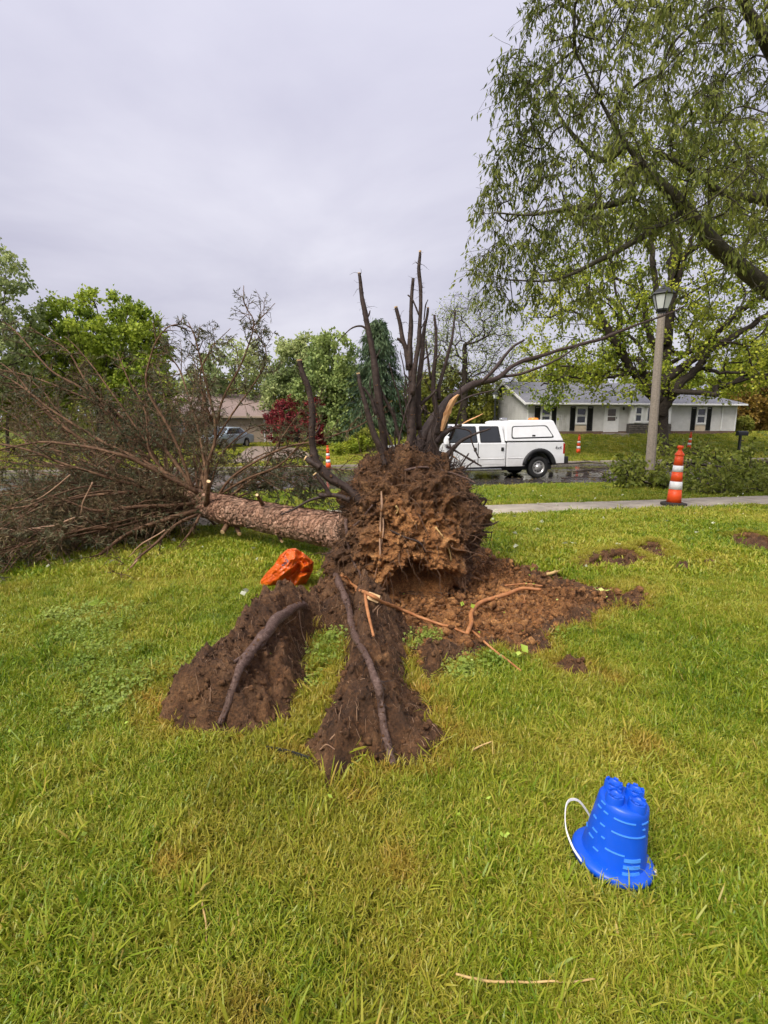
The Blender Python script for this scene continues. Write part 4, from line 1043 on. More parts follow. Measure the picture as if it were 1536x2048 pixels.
# turf flaps folded over beside the tears
def sod_flap(q, height, label):
    pts = spline([np.r_[G(a, b_)[:2], 0] for a, b_ in q], 40); pts[:, 2] = terr(pts[:, 0], pts[:, 1])
    d = unit(np.gradient(pts, axis=0)); away = np.stack([-d[:, 1], d[:, 0], d[:, 0] * 0], -1)
    if away[:, 1].mean() < 0: away = -away
    prof = [(.16, -.03), (.10, .5), (.05, .85), (.0, 1.0), (-.035, .92), (-.045, .6), (-.03, .2), (-.01, -.3)]
    V = []; env = np.sin(np.linspace(.08, math.pi - .08, 40)) ** .6
    for k in range(40):
        for (u_, h_) in prof:
            V.append(pts[k] + away[k] * (u_ * (1 + .3 * env[k])) + [0, 0, h_ * height * env[k]])
    V = np.array(V); V = V + .014 * np.stack([fbm(V * 14 + k, 3, 150 + k) for k in range(3)], -1)
    m = len(prof); f = [(k * m + a, k * m + a + 1, k * m + m + a + 1, k * m + m + a) for k in range(39) for a in range(m - 1)]
    b = MB(); o0 = pts[20].copy(); b.add(V - o0, f); o = b.build('turf_flap', M['soil'], None, True); o.location = o0
    tag(o, label, 'turf', 'flaps of turf torn up on the right')
    a_ = o.data.attributes.new('clay', 'FLOAT', 'POINT'); a_.data.foreach_set('value', np.full(len(o.data.vertices), .12, np.float32))
    return V
FL = [sod_flap([(1152, 1144), (1180, 1128), (1225, 1118), (1268, 1120), (1296, 1132)], .12, 'arched flap of turf lifted over a dark gap, nearest the soil patch'),
      sod_flap([(1262, 1106), (1295, 1098), (1325, 1104), (1338, 1120)], .10, 'short dark turf flap just behind the arched one'),
      sod_flap([(1440, 1083), (1480, 1078), (1530, 1086), (1575, 1102)], .10, 'long dark turf flap at the far right edge of the lawn')]

# ------------------------------------------------------------------ crumpled orange bag
M['bag'] = None
def bag_mat():
    m, t, out = newmat('orange_plastic_bag')
    v = coords(t, 'Object')
    n = noise_node(t, 7, 5, .6, v, .8); n2 = noise_node(t, 24, 5, .7, v, 1.2)
    c = ramp(t, n.outputs[0], [(.32, (.42, .055, .004)), (.55, (.60, .105, .008)), (.75, (.68, .12, .030))]).outputs[0]
    p_ = princ(t, out, c, .28, .5, 0, bumpn(t, n2.outputs[0], .45, .012)); return m
M['bag'] = bag_mat()
M['ink'] = simple('dark_print', (.10, .06, .09), (.16, .09, .10), 30, .4, .4)
bag_c = G(572, 1178); bag_c[2] = float(terr(bag_c[0], bag_c[1]))
YG = bag_c[1] + .06
outl = np.array([at(a, b_, YG) for a, b_ in [(518, 1180), (521, 1160), (540, 1138), (560, 1110), (575, 1098), (592, 1097), (606, 1106), (628, 1124), (624, 1142), (612, 1165), (602, 1178), (570, 1186), (540, 1186)]])
cc = at(572, 1148, YG); aa = np.arctan2(outl[:, 2] - cc[2], outl[:, 0] - cc[0]); ra = np.hypot(outl[:, 2] - cc[2], outl[:, 0] - cc[0]); so = np.argsort(aa); aa, ra = aa[so], ra[so]
from mathutils.geometry import delaunay_2d_cdt
def bag_mesh():
    """crumpled sheet: a faceted front with a sharp crest, a tucked-in fold and a second lobe, closed by a back"""
    rim = [(518, 1181), (520, 1163), (532, 1146), (548, 1130), (560, 1110), (575, 1098), (591, 1096), (606, 1105), (628, 1124), (625, 1143), (613, 1166), (602, 1180), (580, 1187), (550, 1187), (532, 1185)]
    ctl = [(590, 1102, .06), (589, 1118, .15), (579, 1138, .19), (560, 1153, .17), (538, 1168, .10), (526, 1174, .05), (598, 1114, .05), (596, 1132, .03), (587, 1149, .02), (571, 1164, .03), (556, 1177, .02), (608, 1114, .10), (608, 1134, .15), (602, 1153, .13), (590, 1170, .09), (604, 1124, .07), (600, 1144, .06), (565, 1118, .10), (552, 1138, .12), (572, 1108, .07), (540, 1152, .09), (618, 1130, .08), (575, 1176, .06), (568, 1130, .13)]
    pts = [(x, y, 0.0) for x, y in rim] + ctl; P2 = np.array([(x, y) for x, y, _ in pts], float); D = np.array([d for *_, d in pts]); n = len(rim)
    res = delaunay_2d_cdt([Vector(p) for p in P2], [(i, (i + 1) % n) for i in range(n)], [], 1, 1e-4); T = np.array(res[2]); VV = np.array([v[:] for v in res[0]]); D = np.array([D[o[0]] for o in res[3]])
    verts = [tuple(np.r_[v, d]) for v, d in zip(VV, D)]; tri = [tuple(t) for t in T]
    for it in range(3):                                   # split each facet and crumple it a little
        new = {}; out_ = []
        def mid(a, b_):
            k = (min(a, b_), max(a, b_))
            if k not in new:
                q = (np.array(verts[a]) + np.array(verts[b_])) / 2; edge = verts[a][2] < .004 and verts[b_][2] < .004
                if not edge: q[2] += rng.normal(0, .016 / (it + 1) ** 1.1)
                new[k] = len(verts); verts.append(tuple(q))
            return new[k]
        for (a, b_, c) in tri:
            ab, bc_, ca = mid(a, b_), mid(b_, c), mid(c, a); out_ += [(a, ab, ca), (ab, b_, bc_), (ca, bc_, c), (ab, bc_, ca)]
        tri = out_
    W3 = np.array([at(x, y, YG - d) for x, y, d in verts]); back = np.array([at(x, y, YG + .30 * d + .001) for x, y, d in verts]); m = len(W3)
    V = np.vstack([W3, back]) - bag_c; V[:, 2] = np.maximum(V[:, 2], .004)
    return V, np.array(tri + [(a + m, c + m, b_ + m) for a, b_, c in tri])
VB, FB = bag_mesh()
bag = fast_mesh('plastic_bag', VB, FB, M['bag'], None, False); bag.location = bag_c
tag(bag, 'crumpled orange plastic bag on the grass by the fallen trunk', 'bag')
# faint printed mark on the bag: patches that follow its surface
bb = BVHTree.FromPolygons([tuple(q) for q in (VB + bag_c).tolist()], FB.tolist())
pr = MB()
for (a, b_, w_, h_) in ((567, 1121, 4, 5), (571, 1117, 3, 3), (570, 1126, 3, 3), (575, 1122, 2, 3), (566, 1130, 3, 2)):
    q = []
    for (x_, y_) in ((-w_, -h_ * .4), (0, -h_), (w_, -h_ * .3), (w_ * .7, h_ * .8), (-w_ * .6, h_)):
        d = ray(a + x_, b_ + y_); dn = d / np.linalg.norm(d); hh = bb.ray_cast(Vector(EYE), Vector(dn))
        if hh[0] is not None: q.append(np.array(hh[0]) - dn * .004 - bag_c)
    if len(q) == 5: pr.add(q, [(0, 1, 2, 3, 4)])
pr.build('printed_mark', M['ink'], bag)

# ------------------------------------------------------------------ blue castle bucket
def plastic(name, c, rough=.32):
    m, t, out = newmat(name); v = coords(t, 'Object'); n = noise_node(t, 30, 4, .6, v); n2 = noise_node(t, 6, 4, .6, v)
    col = ramp(t, n2.outputs[0], [(.3, tuple(x * .85 for x in c)), (.7, c)]).outputs[0]
    ro = ramp(t, n.outputs[0], [(.35, (rough,) * 3), (.7, (rough + .18,) * 3)]).outputs[0]
    princ(t, out, col, ro, .5, 0, bumpn(t, n.outputs[0], .06, .003)); return m
M['blue'] = plastic('blue_plastic', (.003, .085, .62)); M['blue_lit'] = plastic('pale_blue_lit_edge', (.05, .24, .72), .5)  # paler copy of the blue: light on the raised courses put into colour
M['white_plastic'] = plastic('white_plastic', (.72, .70, .66))
bk = empty('sand_bucket'); tag(bk, 'blue castle-shaped sand bucket upside down on the grass with a white handle', 'bucket')
gb = G(1224, 1722); bk.location = (gb[0], gb[1], float(terr(gb[0], gb[1])) + .022)
bk.rotation_euler = (R(-3), R(7), R(-8))
HB = .200
def brad(z): return .097 - .025 * (z / HB)
b = MB(); b.lathe([(.094, .002), (.098, .004)] + [(brad(z), z) for z in np.linspace(.012, HB - .008, 14)] + [(brad(HB) - .004, HB - .002), (brad(HB) - .012, HB), (.001, HB)], 64)
body = b.build('body', M['blue'], bk, True)
b = MB(); b.lathe([(.092, .016), (.108, .013), (.118, .009), (.123, .003), (.123, -.012), (.119, -.012), (.118, 0), (.108, .007), (.092, .010)], 64); b.build('rim', M['blue'], bk, True)
for k in range(4):
    a = R(45 + 90 * k - 12); c = np.array([math.cos(a), math.sin(a)]) * .045
    t_ = MB(); Mx = Matrix.Translation((c[0], c[1], HB - .03))
    t_.lathe([(.028, 0), (.0270, .045), (.0262, .047), (.0262, .048), (.0262, .050), (.0200, .050), (.0200, .046), (.001, .046)], 28, Mx); tw_ = t_.build('turret', M['blue'], bk, True)
    for j in range(5):      # merlons round each turret
        a2 = j * 2 * math.pi / 5 + k; t2 = MB(); t2.box((c[0] + math.cos(a2) * .0222, c[1] + math.sin(a2) * .0222, HB + .0225), (.0065, .014, .009), Matrix.Rotation(a2, 3, 'Z'))
        t2.build('merlon', M['blue'], tw_, bevel=.0018)
# raised brick courses moulded round the wall
def course(z, a0, a1, h=.0035, out_=.003, w=2, mat='blue_lit'):
    b = MB(); n = max(4, int((a1 - a0) / 5)); V = []
    for a in np.linspace(R(a0), R(a1), n):
        for (dz_, do) in ((-h / 2, -.002), (-h / 2, out_), (h / 2, out_ * .8), (h / 2, -.002)):
            r_ = brad(z + dz_) + do; V.append((math.cos(a) * r_, math.sin(a) * r_, z + dz_))
    b.add(V, [(k * 4 + q, k * 4 + (q + 1) % 4, k * 4 + 4 + (q + 1) % 4, k * 4 + 4 + q) for k in range(n - 1) for q in range(4)] + [(0, 1, 2, 3), (n * 4 - 1, n * 4 - 2, n * 4 - 3, n * 4 - 4)])
    return b.build('moulded_course', M[mat], body)
for (z, a0, a1) in ((.168, -125, -78), (.168, -62, -38), (.168, -172, -158), (.168, -150, -138), (.128, -124, -48), (.128, -175, -162), (.128, -150, -138), (.095, -165, -150), (.095, -140, -132), (.070, -128, -92), (.070, -170, -155), (.188, -165, -150), (.150, -58, -50), (.048, -150, -138), (.072, 160, 175), (.072, 20, 60), (.128, 30, 100), (.168, 60, 110)):
    course(z, a0, a1)
for z in (.058, .038, .018): course(z, -92, -58, .009, .0035)
hdl = [np.array([math.cos(a) * .150, -.02 + math.sin(a) * .020, .07 + math.sin(a) * .0]) for a in (0, 1)]
hp = spline([(-.112, -.062, .006), (-.140, -.046, .034), (-.158, -.010, .066), (-.154, .040, .096), (-.136, .075, .106), (-.100, .098, .096), (-.060, .108, .055), (-.03, .114, .010)], 40)
b = MB()
V = []
for q in hp: V += [q + np.array(o_) for o_ in ((-.0018, -.003, -.003), (.0018, -.003, -.003), (.0018, .003, .003), (-.0018, .003, .003))]
b.add(V, [(k * 4 + a, k * 4 + (a + 1) % 4, k * 4 + 4 + (a + 1) % 4, k * 4 + 4 + a) for k in range(39) for a in range(4)] + [(0, 1, 2, 3), (159, 158, 157, 156)])
b.build('handle', M['white_plastic'], bk, bevel=.001)
b = MB(); b.box((.116, -.04, .003), (.010, .016, .012)); b.build('handle_lug', M['white_plastic'], bk, bevel=.002)

# ------------------------------------------------------------------ lawn grass, clover and litter
def tuft_mesh(kind, seed, n=46, rad=.055, hgt=.055, wid=.0034):
    r_ = np.random.default_rng(seed); V = []; F = []; q = 0
    if kind == 'grass':
        for k in range(n):
            a = r_.uniform(0, 6.283); d0 = rad * math.sqrt(r_.random()); p = np.array([math.cos(a) * d0, math.sin(a) * d0, -.004])
            h = hgt * r_.uniform(.45, 1.35); w = wid * r_.uniform(.7, 1.3); la = r_.uniform(0, 6.283); lean = np.array([math.cos(la), math.sin(la), 0]) * h * r_.uniform(.2, 1.1)
            s_ = np.array([-math.sin(la + r_.normal(0, .5)), math.cos(la), 0]) * w
            for (u_, ww) in ((0, 1), (.4, .95), (.75, .65)):
                c = p + lean * u_ ** 1.7 + np.array([0, 0, h * (u_ - .18 * u_ ** 2 * np.linalg.norm(lean) / h)]); V += [c - s_ * ww, c + s_ * ww]
            V.append(p + lean + np.array([0, 0, h * (.82 if np.linalg.norm(lean) < .7 * h else .62)]))
            F += [(q, q + 1, q + 3, q + 2), (q + 2, q + 3, q + 5, q + 4), (q + 4, q + 5, q + 6)]; q += 7
    else:
        for k in range(n):
            a = r_.uniform(0, 6.283); d0 = rad * math.sqrt(r_.random()); h = hgt * r_.uniform(.35, 1.0); c = np.array([math.cos(a) * d0, math.sin(a) * d0, h]); tl = r_.normal(0, .35, 2); lr = wid * r_.uniform(.7, 1.25); a0 = r_.uniform(0, 6.283)
            V += [c * [1, 1, 0] + [.0012, 0, 0], c * [1, 1, 0] - [.0012, 0, 0], c]; F.append((q, q + 1, q + 2)); q += 3
            for j in range(3):
                b0 = a0 + j * 2.094
                for (rr_, ww) in ((0, 0), (.62, .62), (1.0, .35), (1.0, -.35), (.62, -.62)):
                    x_ = math.cos(b0) * rr_ * lr - math.sin(b0) * ww * lr; y_ = math.sin(b0) * rr_ * lr + math.cos(b0) * ww * lr
                    V.append(c + [x_, y_, x_ * tl[0] + y_ * tl[1] - .10 * rr_ * lr])
                F.append((q, q + 1, q + 2, q + 3, q + 4)); q += 5
    me = bpy.data.meshes.new('tuft'); me.from_pydata([tuple(map(float, v)) for v in V], [], F); return me
def tuft_set(name, kind, mat, count, **kw):
    col = bpy.data.collections.new(name)
    for k in range(count):
        me = tuft_mesh(kind, 300 + k, **kw); me.materials.append(mat); o = bpy.data.objects.new(name + '_%02d' % k, me); col.objects.link(o)
    return col
def scatter(name, P, scl, col, tilt=.15, dry=None, label=None, cat=None):
    n = len(P); me = bpy.data.meshes.new(name); me.vertices.add(n); me.vertices.foreach_set('co', np.ascontiguousarray(P, np.float32).ravel())
    rot = np.stack([rng.normal(0, tilt, n), rng.normal(0, tilt, n), rng.uniform(0, 6.283, n)], -1)
    for nm, ty, val, ch in (('rot', 'FLOAT_VECTOR', rot, 'vector'), ('scl', 'FLOAT', scl, 'value'), ('dry', 'FLOAT', dry if dry is not None else np.zeros(n), 'value')):
        a_ = me.attributes.new(nm, ty, 'POINT'); a_.data.foreach_set(ch, np.ascontiguousarray(val, np.float32).ravel())
    o = bpy.data.objects.new(name, me); link(o); tag(o, label, cat, kind='stuff')
    ng = bpy.data.node_groups.new(name, 'GeometryNodeTree'); ng.interface.new_socket('Geometry', in_out='INPUT', socket_type='NodeSocketGeometry'); ng.interface.new_socket('Geometry', in_out='OUTPUT', socket_type='NodeSocketGeometry')
    gi = ng.nodes.new('NodeGroupInput'); go = ng.nodes.new('NodeGroupOutput'); ip = ng.nodes.new('GeometryNodeInstanceOnPoints'); ci = ng.nodes.new('GeometryNodeCollectionInfo')
    ci.inputs[0].default_value = col; ci.inputs[1].default_value = True; ci.inputs[2].default_value = True
    def na_(nm, dt):
        q = ng.nodes.new('GeometryNodeInputNamedAttribute'); q.data_type = dt; q.inputs[0].default_value = nm; return q.outputs[0]
    L = ng.links.new; L(gi.outputs[0], ip.inputs['Points']); L(ci.outputs[0], ip.inputs['Instance']); ip.inputs['Pick Instance'].default_value = True
    e2r = ng.nodes.new('FunctionNodeEulerToRotation'); L(na_('rot', 'FLOAT_VECTOR'), e2r.inputs[0]); L(e2r.outputs[0], ip.inputs['Rotation']); L(na_('scl', 'FLOAT'), ip.inputs['Scale'])
    L(ip.outputs[0], go.inputs[0]); md = o.modifiers.new('scatter', 'NODES'); md.node_group = ng
    return o
def wedge(y0, y1, dens, marg=1.6, k=.80):
    """random points on the ground ahead of the camera between two distances"""
    w0, w1 = marg + k * y0, marg + k * y1; A = (w0 + w1) * (y1 - y0); n = int(A * dens)
    y = rng.uniform(y0, y1, n); x = rng.uniform(-1, 1, n) * (marg + k * y); return np.stack([x, y], -1)
def not_hard(P, m=0.03):
    s, t = st(P[:, 0], P[:, 1])
    ok = ~((s > S_WALK0 - m) & (s < S_WALK1 + m)) & ~((s > S_KERB0 - .16) & (s < S_KERB1 + .18))
    q = [p_[:2] for p_ in q0]; return ok & ~inpoly(P, np.array(q))
CLOVER = [Gs([(-60, 1300), (60, 1220), (200, 1190), (330, 1210), (430, 1280), (500, 1270), (470, 1330), (330, 1400), (300, 1460), (150, 1500), (-80, 1480)]), Gs([(615, 1300), (640, 1268), (690, 1258), (690, 1290), (670, 1340), (640, 1380), (605, 1400), (605, 1350)]), Gs([(815, 1300), (812, 1270), (840, 1262), (880, 1258), (885, 1280), (850, 1300), (830, 1340)]), Gs([(880, 1360), (925, 1315), (990, 1310), (1040, 1325), (1000, 1350), (920, 1370)]), Gs([(1095, 1275), (1110, 1258), (1180, 1275), (1150, 1300)])]
DRY = Gs([(560, 1460), (620, 1400), (700, 1570), (900, 1480), (1000, 1450), (1200, 1490), (1330, 1480), (1250, 1560), (1000, 1580), (800, 1700), (760, 1780), (640, 1600), (560, 1520)])
DSPOT = [(G(575, 1508), .12), (G(718, 1592), .10), (G(800, 1745), .10), (G(885, 1470), .08), (G(1290, 1500), .14), (G(540, 1440), .10), (G(500, 2035), .10), (G(330, 1444), .06), (G(1150, 1345), .10), (G(870, 1420), .10), (G(560, 1445), .09), (G(345, 1725), .07), (G(1220, 1360), .12)]
def dryness(P):
    d = .34 * inpoly(P, DRY) * (.25 + 1.1 * np.clip(vnoise(np.stack([P[:, 0] * 5, P[:, 1] * 5, P[:, 0] * 0], -1), 190), 0, 1))
    for c, r_ in DSPOT: d = np.maximum(d, .75 * np.exp(-(np.linalg.norm(P - c[:2], axis=1) / (r_ * .85)) ** 2))
    sd = soil_sd(P); d = np.maximum(d, .5 * np.exp(-(sd / .06) ** 2) * (P[:, 1] < 4))
    d = np.maximum(d, .28 * smooth(.35, .8, vnoise(np.column_stack([P * 1.9, P[:, 0] * 0]), 191)))
    return np.clip(d + rng.normal(0, .08, len(P)), 0, 1)
g_near = tuft_set('grass_tuft', 'grass', M['grass'], 10, n=54, rad=.05, hgt=.039, wid=.0019)
g_long = tuft_set('long_grass_tuft', 'grass', M['grass'], 6, n=16, rad=.04, hgt=.085, wid=.0028)
g_far = tuft_set('coarse_grass_tuft', 'grass', M['grass'], 8, n=60, rad=.12, hgt=.052, wid=.0052)
g_vfar = tuft_set('distant_grass_tuft', 'grass', M['grass'], 6, n=60, rad=.30, hgt=.085, wid=.013)
c_set = tuft_set('clover_tuft', 'clover', M['clover'], 6, n=20, rad=.065, hgt=.050, wid=.0075)
def lay(P, up=0.0):
    return np.column_stack([P, terr(P[:, 0], P[:, 1]) + up])
P = wedge(.85, 4.6, 950, 1.2); sd = soil_sd(P); inc = np.zeros(len(P), bool)
for q in CLOVER: inc |= inpoly(P, q)
thin = vnoise(np.stack([P[:, 0] * 4, P[:, 1] * 4, P[:, 0] * 0], -1), 195)
bkp = np.array([gb[0], gb[1]]); keep = (np.linalg.norm(P - bkp, axis=1) > .125) & (sd < -.005) & ~(inc & (rng.random(len(P)) < .35)); P = P[keep]; thin = thin[keep]
scatter('lawn_grass', lay(P), rng.uniform(.7, 1.25, len(P)) * (1 + .22 * thin), g_near, .2, dryness(P), 'short mixed green and straw grass of the front lawn', 'grass')
P = wedge(.85, 4.6, 70, 1.2); P = P[(soil_sd(P) < -.01) & (np.linalg.norm(P - bkp, axis=1) > .16)]; cl_ = vnoise(np.stack([P[:, 0] * 2.5, P[:, 1] * 2.5, P[:, 0] * 0], -1), 197); P = P[cl_ > -.15]
scatter('long_grass', lay(P), rng.uniform(.6, 1.2, len(P)), g_long, .3, dryness(P) * .5, 'longer grass blades leaning over the front lawn', 'grass')
P = wedge(1.7, 4.6, 420, .4); sd = soil_sd(P); P = P[(sd > -.045) & (sd < .028)]
scatter('edge_grass', np.column_stack([P, H(P[:, 0], P[:, 1]) - .004]), rng.uniform(.45, .95, len(P)), g_long, .6, np.clip(rng.normal(.45, .25, len(P)), 0, 1), 'straggling grass and straw hanging over the torn edges of the soil', 'grass')
P = wedge(4.6, 9.0, 260, 1.5); P = P[(soil_sd(P) < -.01) & not_hard(P)]
scatter('mid_lawn_grass', lay(P), rng.uniform(.7, 1.2, len(P)), g_far, .2, dryness(P) * .6, 'grass of the lawn around the fallen tree up to the sidewalk', 'grass')
P = wedge(8.6, 17.5, 95, 2.0); s_, t_ = st(P[:, 0], P[:, 1]); P = P[not_hard(P) & (s_ < 14.6)]
scatter('verge_grass', lay(P), rng.uniform(.85, 1.45, len(P)), g_far, .2, None, 'grass of the verge between sidewalk and road', 'grass')
P = wedge(21, 46, 15, 3.0); s_, t_ = st(P[:, 0], P[:, 1]); P = P[not_hard(P) & (s_ > 23.7)]
scatter('far_lawn_grass', lay(P), rng.uniform(.7, 1.15, len(P)), g_vfar, .15, np.full(len(P), .12), 'grass of the front yards across the road', 'grass')
Pc = []
for q in CLOVER:
    lo, hi = q.min(0), q.max(0); n = int((hi - lo).prod() * 330); w = rng.uniform(0, 1, (n, 2)) * (hi - lo) + lo; Pc.append(w[inpoly(w, q) & (polydist(w, q) > (.03 if len(Pc) else .30) * rng.random(n) ** .6) & (vnoise(np.column_stack([w * 3.0, w[:, 0] * 0]), 199) > (-2 if len(Pc) else -.25))])
Pc = np.concatenate(Pc); hz_ = H(Pc[:, 0], Pc[:, 1])
scatter('clover', np.column_stack([Pc, hz_]), rng.uniform(.7, 1.25, len(Pc)), c_set, .2, None, 'patches of small-leaved clover in the lawn and between the soil ridges', 'clover')
# grass growing on the folded flaps
for V in FL:
    k = rng.integers(0, 40, 260) * 8 + rng.integers(1, 4, 260); P3 = V[k] + rng.normal(0, .012, (260, 3)); scatter('flap_grass', P3, rng.uniform(.5, .9, 260), g_near, .5, np.full(260, .25), 'grass on a torn flap of turf', 'grass')
# fallen leaves
M['leaf_lime'] = foliage('fresh_fallen_leaf', [(.1, (.22, .33, .03)), (.5, (.42, .55, .08)), (.9, (.62, .68, .22))], .3, 2.0)
M['leaf_pale'] = foliage('pale_fallen_leaf', [(.1, (.45, .48, .30)), (.5, (.60, .62, .42)), (.9, (.70, .70, .55))], .3, 2.0)
def litter(name, C, L, W, mat, label): 
    o = leaves(name, C, L, W, np.array([0, 0, .0]) + rng.normal(0, 1, (len(C), 3)) * [1, 1, .12], M[mat], None, rng, .2, .15, 'stuff'); tag(o, label, 'leaves')
P = wedge(4.8, 16, 1.4, 1.5); P = P[(soil_sd(P) < 0)]; s_, t_ = st(P[:, 0], P[:, 1]); P = P[s_ < 14.5]
litter('pale_leaves', np.column_stack([P, terr(P[:, 0], P[:, 1]) + .055]), .075, .055, 'leaf_pale', 'pale leaf undersides scattered over the lawn and sidewalk')
P = wedge(1.5, 6, 4.0, .5); litter('green_leaf_bits', np.column_stack([P, H(P[:, 0], P[:, 1]) + .045]), .022, .014, 'leaf_lime', 'tiny bright leaf scraps in the grass')
def leaf_sprig(px, py, n, sz, label, lift=.05, mat='leaf_lime'):
    c = G(px, py); o0 = np.array([c[0], c[1], float(H(c[0], c[1]))]); C = rng.normal(0, sz * .55, (n, 3)) * [1, 1, .15] + [0, 0, lift]
    o = leaves('leaf_sprig', C, sz, sz * .72, rng.normal(0, 1, (n, 3)) * [1, 1, .25] + [0, -.2, .2], M[mat], None, rng, .15, .1); o.location = o0; tag(o, label, 'leaf', 'torn-off leaf sprigs')
leaf_sprig(478, 1280, 6, .060, 'bright lime leaf sprig beside the left thick root')
leaf_sprig(508, 1310, 2, .050, 'single pale leaf at the knee of the left root', .07, 'leaf_pale')
leaf_sprig(555, 1197, 4, .045, 'pale leaves just below the orange bag', .05, 'leaf_pale')
leaf_sprig(1192, 1190, 5, .055, 'lime leaf sprig on the dark soil to the right')
leaf_sprig(938, 1222, 3, .045, 'small lime leaves on the clay beside the bent orange root')
leaf_sprig(1045, 1330, 4, .050, 'lime leaves in the grass below the bent orange root', .07)
leaf_sprig(200, 1218, 9, .055, 'yellow-green leaf sprig on the lawn at the left', .06)
leaf_sprig(640, 1160, 5, .05, 'green leaflets on the soil beside the orange bag', .06)
leaf_sprig(1006, 1710, 5, .016, 'yellow flower head in the grass left of the bucket', .06)
leaf_sprig(968, 1636, 2, .020, 'bright lime petal scrap in the front grass', .07)

# ------------------------------------------------------------------ standing trees
def skeleton(trunk_pts, att, alpha=.35):
    nodes = [np.asarray(p_, float) for p_ in trunk_pts]; parent = [-1] + list(range(len(nodes) - 1)); plen = [0.0]
    for k in range(1, len(nodes)): plen.append(plen[-1] + np.linalg.norm(nodes[k] - nodes[k - 1]))
    att = np.asarray(att, float); n = len(att); best = np.full(n, 1e9); who = np.zeros(n, int); todo = np.ones(n, bool)
    lo = max(1, int(len(nodes) * .35))
    for k in range(lo, len(nodes)):
        c = np.linalg.norm(att - nodes[k], axis=1) + alpha * plen[k] ; m = c < best; best[m] = c[m]; who[m] = k
    while todo.any():
        i = int(np.argmin(np.where(todo, best, 1e9))); todo[i] = False
        nodes.append(att[i]); parent.append(int(who[i])); plen.append(plen[who[i]] + np.linalg.norm(att[i] - nodes[who[i]]))
        k = len(nodes) - 1; c = np.linalg.norm(att - att[i], axis=1) + alpha * plen[k]; m = todo & (c < best); best[m] = c[m]; who[m] = k
    return np.array(nodes), np.array(parent)
def make_tree(name, label, base, trunk_pts, att, rbase, rtip, leafmat, barkmat, per, L, W, twig=.35, hang=.2, group=None, alpha=.35, ntw=5, seg=7, seed=1, jitter=.9, wood_extra=None, cat='tree', expo=.5, fold=.25):
    r_ = np.random.default_rng(seed); o0 = np.asarray(base, float)
    root_ = empty(name, o0); tag(root_, label, cat, group)
    nodes, par = skeleton(trunk_pts, att, alpha); n = len(nodes); nt_ = len(trunk_pts)
    kids = [[] for _ in range(n)]
    for k in range(1, n): kids[par[k]].append(k)
    cnt = np.ones(n)
    order = []; st_ = [0]
    while st_:
        a = st_.pop(); order.append(a); st_ += kids[a]
    for a in reversed(order):
        if kids[a]: cnt[a] = sum(cnt[c] for c in kids[a])
    rad = np.minimum(rtip * cnt ** expo, rbase)
    rad[:nt_] = np.maximum(rad[:nt_], rbase * np.linspace(1, .45, nt_))
    mb = MB(); starts = [(None, 0)]
    while starts:
        pa, a = starts.pop(); ch = [a]
        while kids[ch[-1]]:
            ks = sorted(kids[ch[-1]], key=lambda q: -cnt[q] - (1e6 if q < nt_ else 0))
            for q in ks[1:]: starts.append((ch[-1], q))
            ch.append(ks[0])
        ids = ([pa] if pa is not None else []) + ch
        if len(ids) < 2: continue
        p_ = nodes[ids]; rr_ = rad[ids].copy()
        if pa is not None: rr_[0] = min(rad[pa], rr_[1] * 1.25)
        m_ = max(4, len(ids) * 3 - 2); pp = spline(p_, m_)
        if pa is None: rr_[0] *= 1.25
        mb.tube(pp - o0, np.interp(np.linspace(0, 1, m_), np.linspace(0, 1, len(ids)), rr_), seg if rr_.max() > rtip * 4 else 4, False, .0)
    mb.build('trunk', barkmat, root_, True)
    ends = np.arange(nt_, n); w = np.repeat(ends, ntw)
    outd = unit(nodes[w] - nodes[par[w]]); d = unit(outd * .6 + r_.normal(0, .75, outd.shape)); Lt = twig * r_.uniform(.4, 1.2, (len(w), 1)); P = [nodes[w]]
    for k in range(3):
        d = unit(d + r_.normal(0, .15, d.shape) + [0, 0, -.35 * hang]); P.append(P[-1] + d * Lt / 3)
    P = np.stack(P, 1)
    v, f = batch_tubes(P - o0, np.full(len(w), rtip * .55), np.full(len(w), rtip * .25)); fast_mesh('twigs', v, f, barkmat, root_, False, 'stuff')
    nl = int(per * len(ends)); q = r_.integers(0, len(w), nl); s_ = r_.uniform(.1, 1, nl) * 2.999; ii = s_.astype(int); fr = (s_ - ii)[:, None]
    c = P[q, ii] * (1 - fr) + P[q, ii + 1] * fr + r_.normal(0, twig * .16, (nl, 3))
    leaves('crown', c - o0, L, W, unit(P[q, 3] - P[q, 0]) * .5 + [0, 0, -hang], leafmat, root_, r_, fold, jitter)
    return root_
def lobes(lst, n, seed, shell=.5):
    """points inside a union of ellipsoid lobes given as (px, py, distance, half width px, half height px, half depth m)"""
    r_ = np.random.default_rng(seed); out_ = []; vol = np.array([a[3] * a[4] for a in lst], float); vol /= vol.sum()
    for a, w in zip(lst, vol):
        m = max(3, int(n * w)); d = unit(r_.normal(0, 1, (m, 3))); rr_ = r_.random((m, 1)) ** (1 / 3 * (1 - shell) + .08); c = at(a[0], a[1], a[2]); s_ = pxm(a[2])
        out_.append(c + d * rr_ * [a[3] / s_, a[5], a[4] / s_])
    return np.concatenate(out_)
def trunk_line(px, py_base, px_top, py_top, Y, n=7, wob=.06, zb=None):
    top = at(px_top, py_top, Y); b0 = at(px, py_base, Y); b0[2] = float(terr(b0[0], b0[1])) - .08
    p_ = b0 + (top - b0) * np.linspace(0, 1, n)[:, None]; h = top[2] - b0[2]
    return p_ + wob * h * .2 * np.stack([vnoise(np.stack([np.full(n, px * .1 + k), np.linspace(0, 3, n), np.zeros(n)], -1), 201 + k) for k in range(3)], -1) * np.sin(np.linspace(0, math.pi, n))[:, None] * [1, 1, .2]

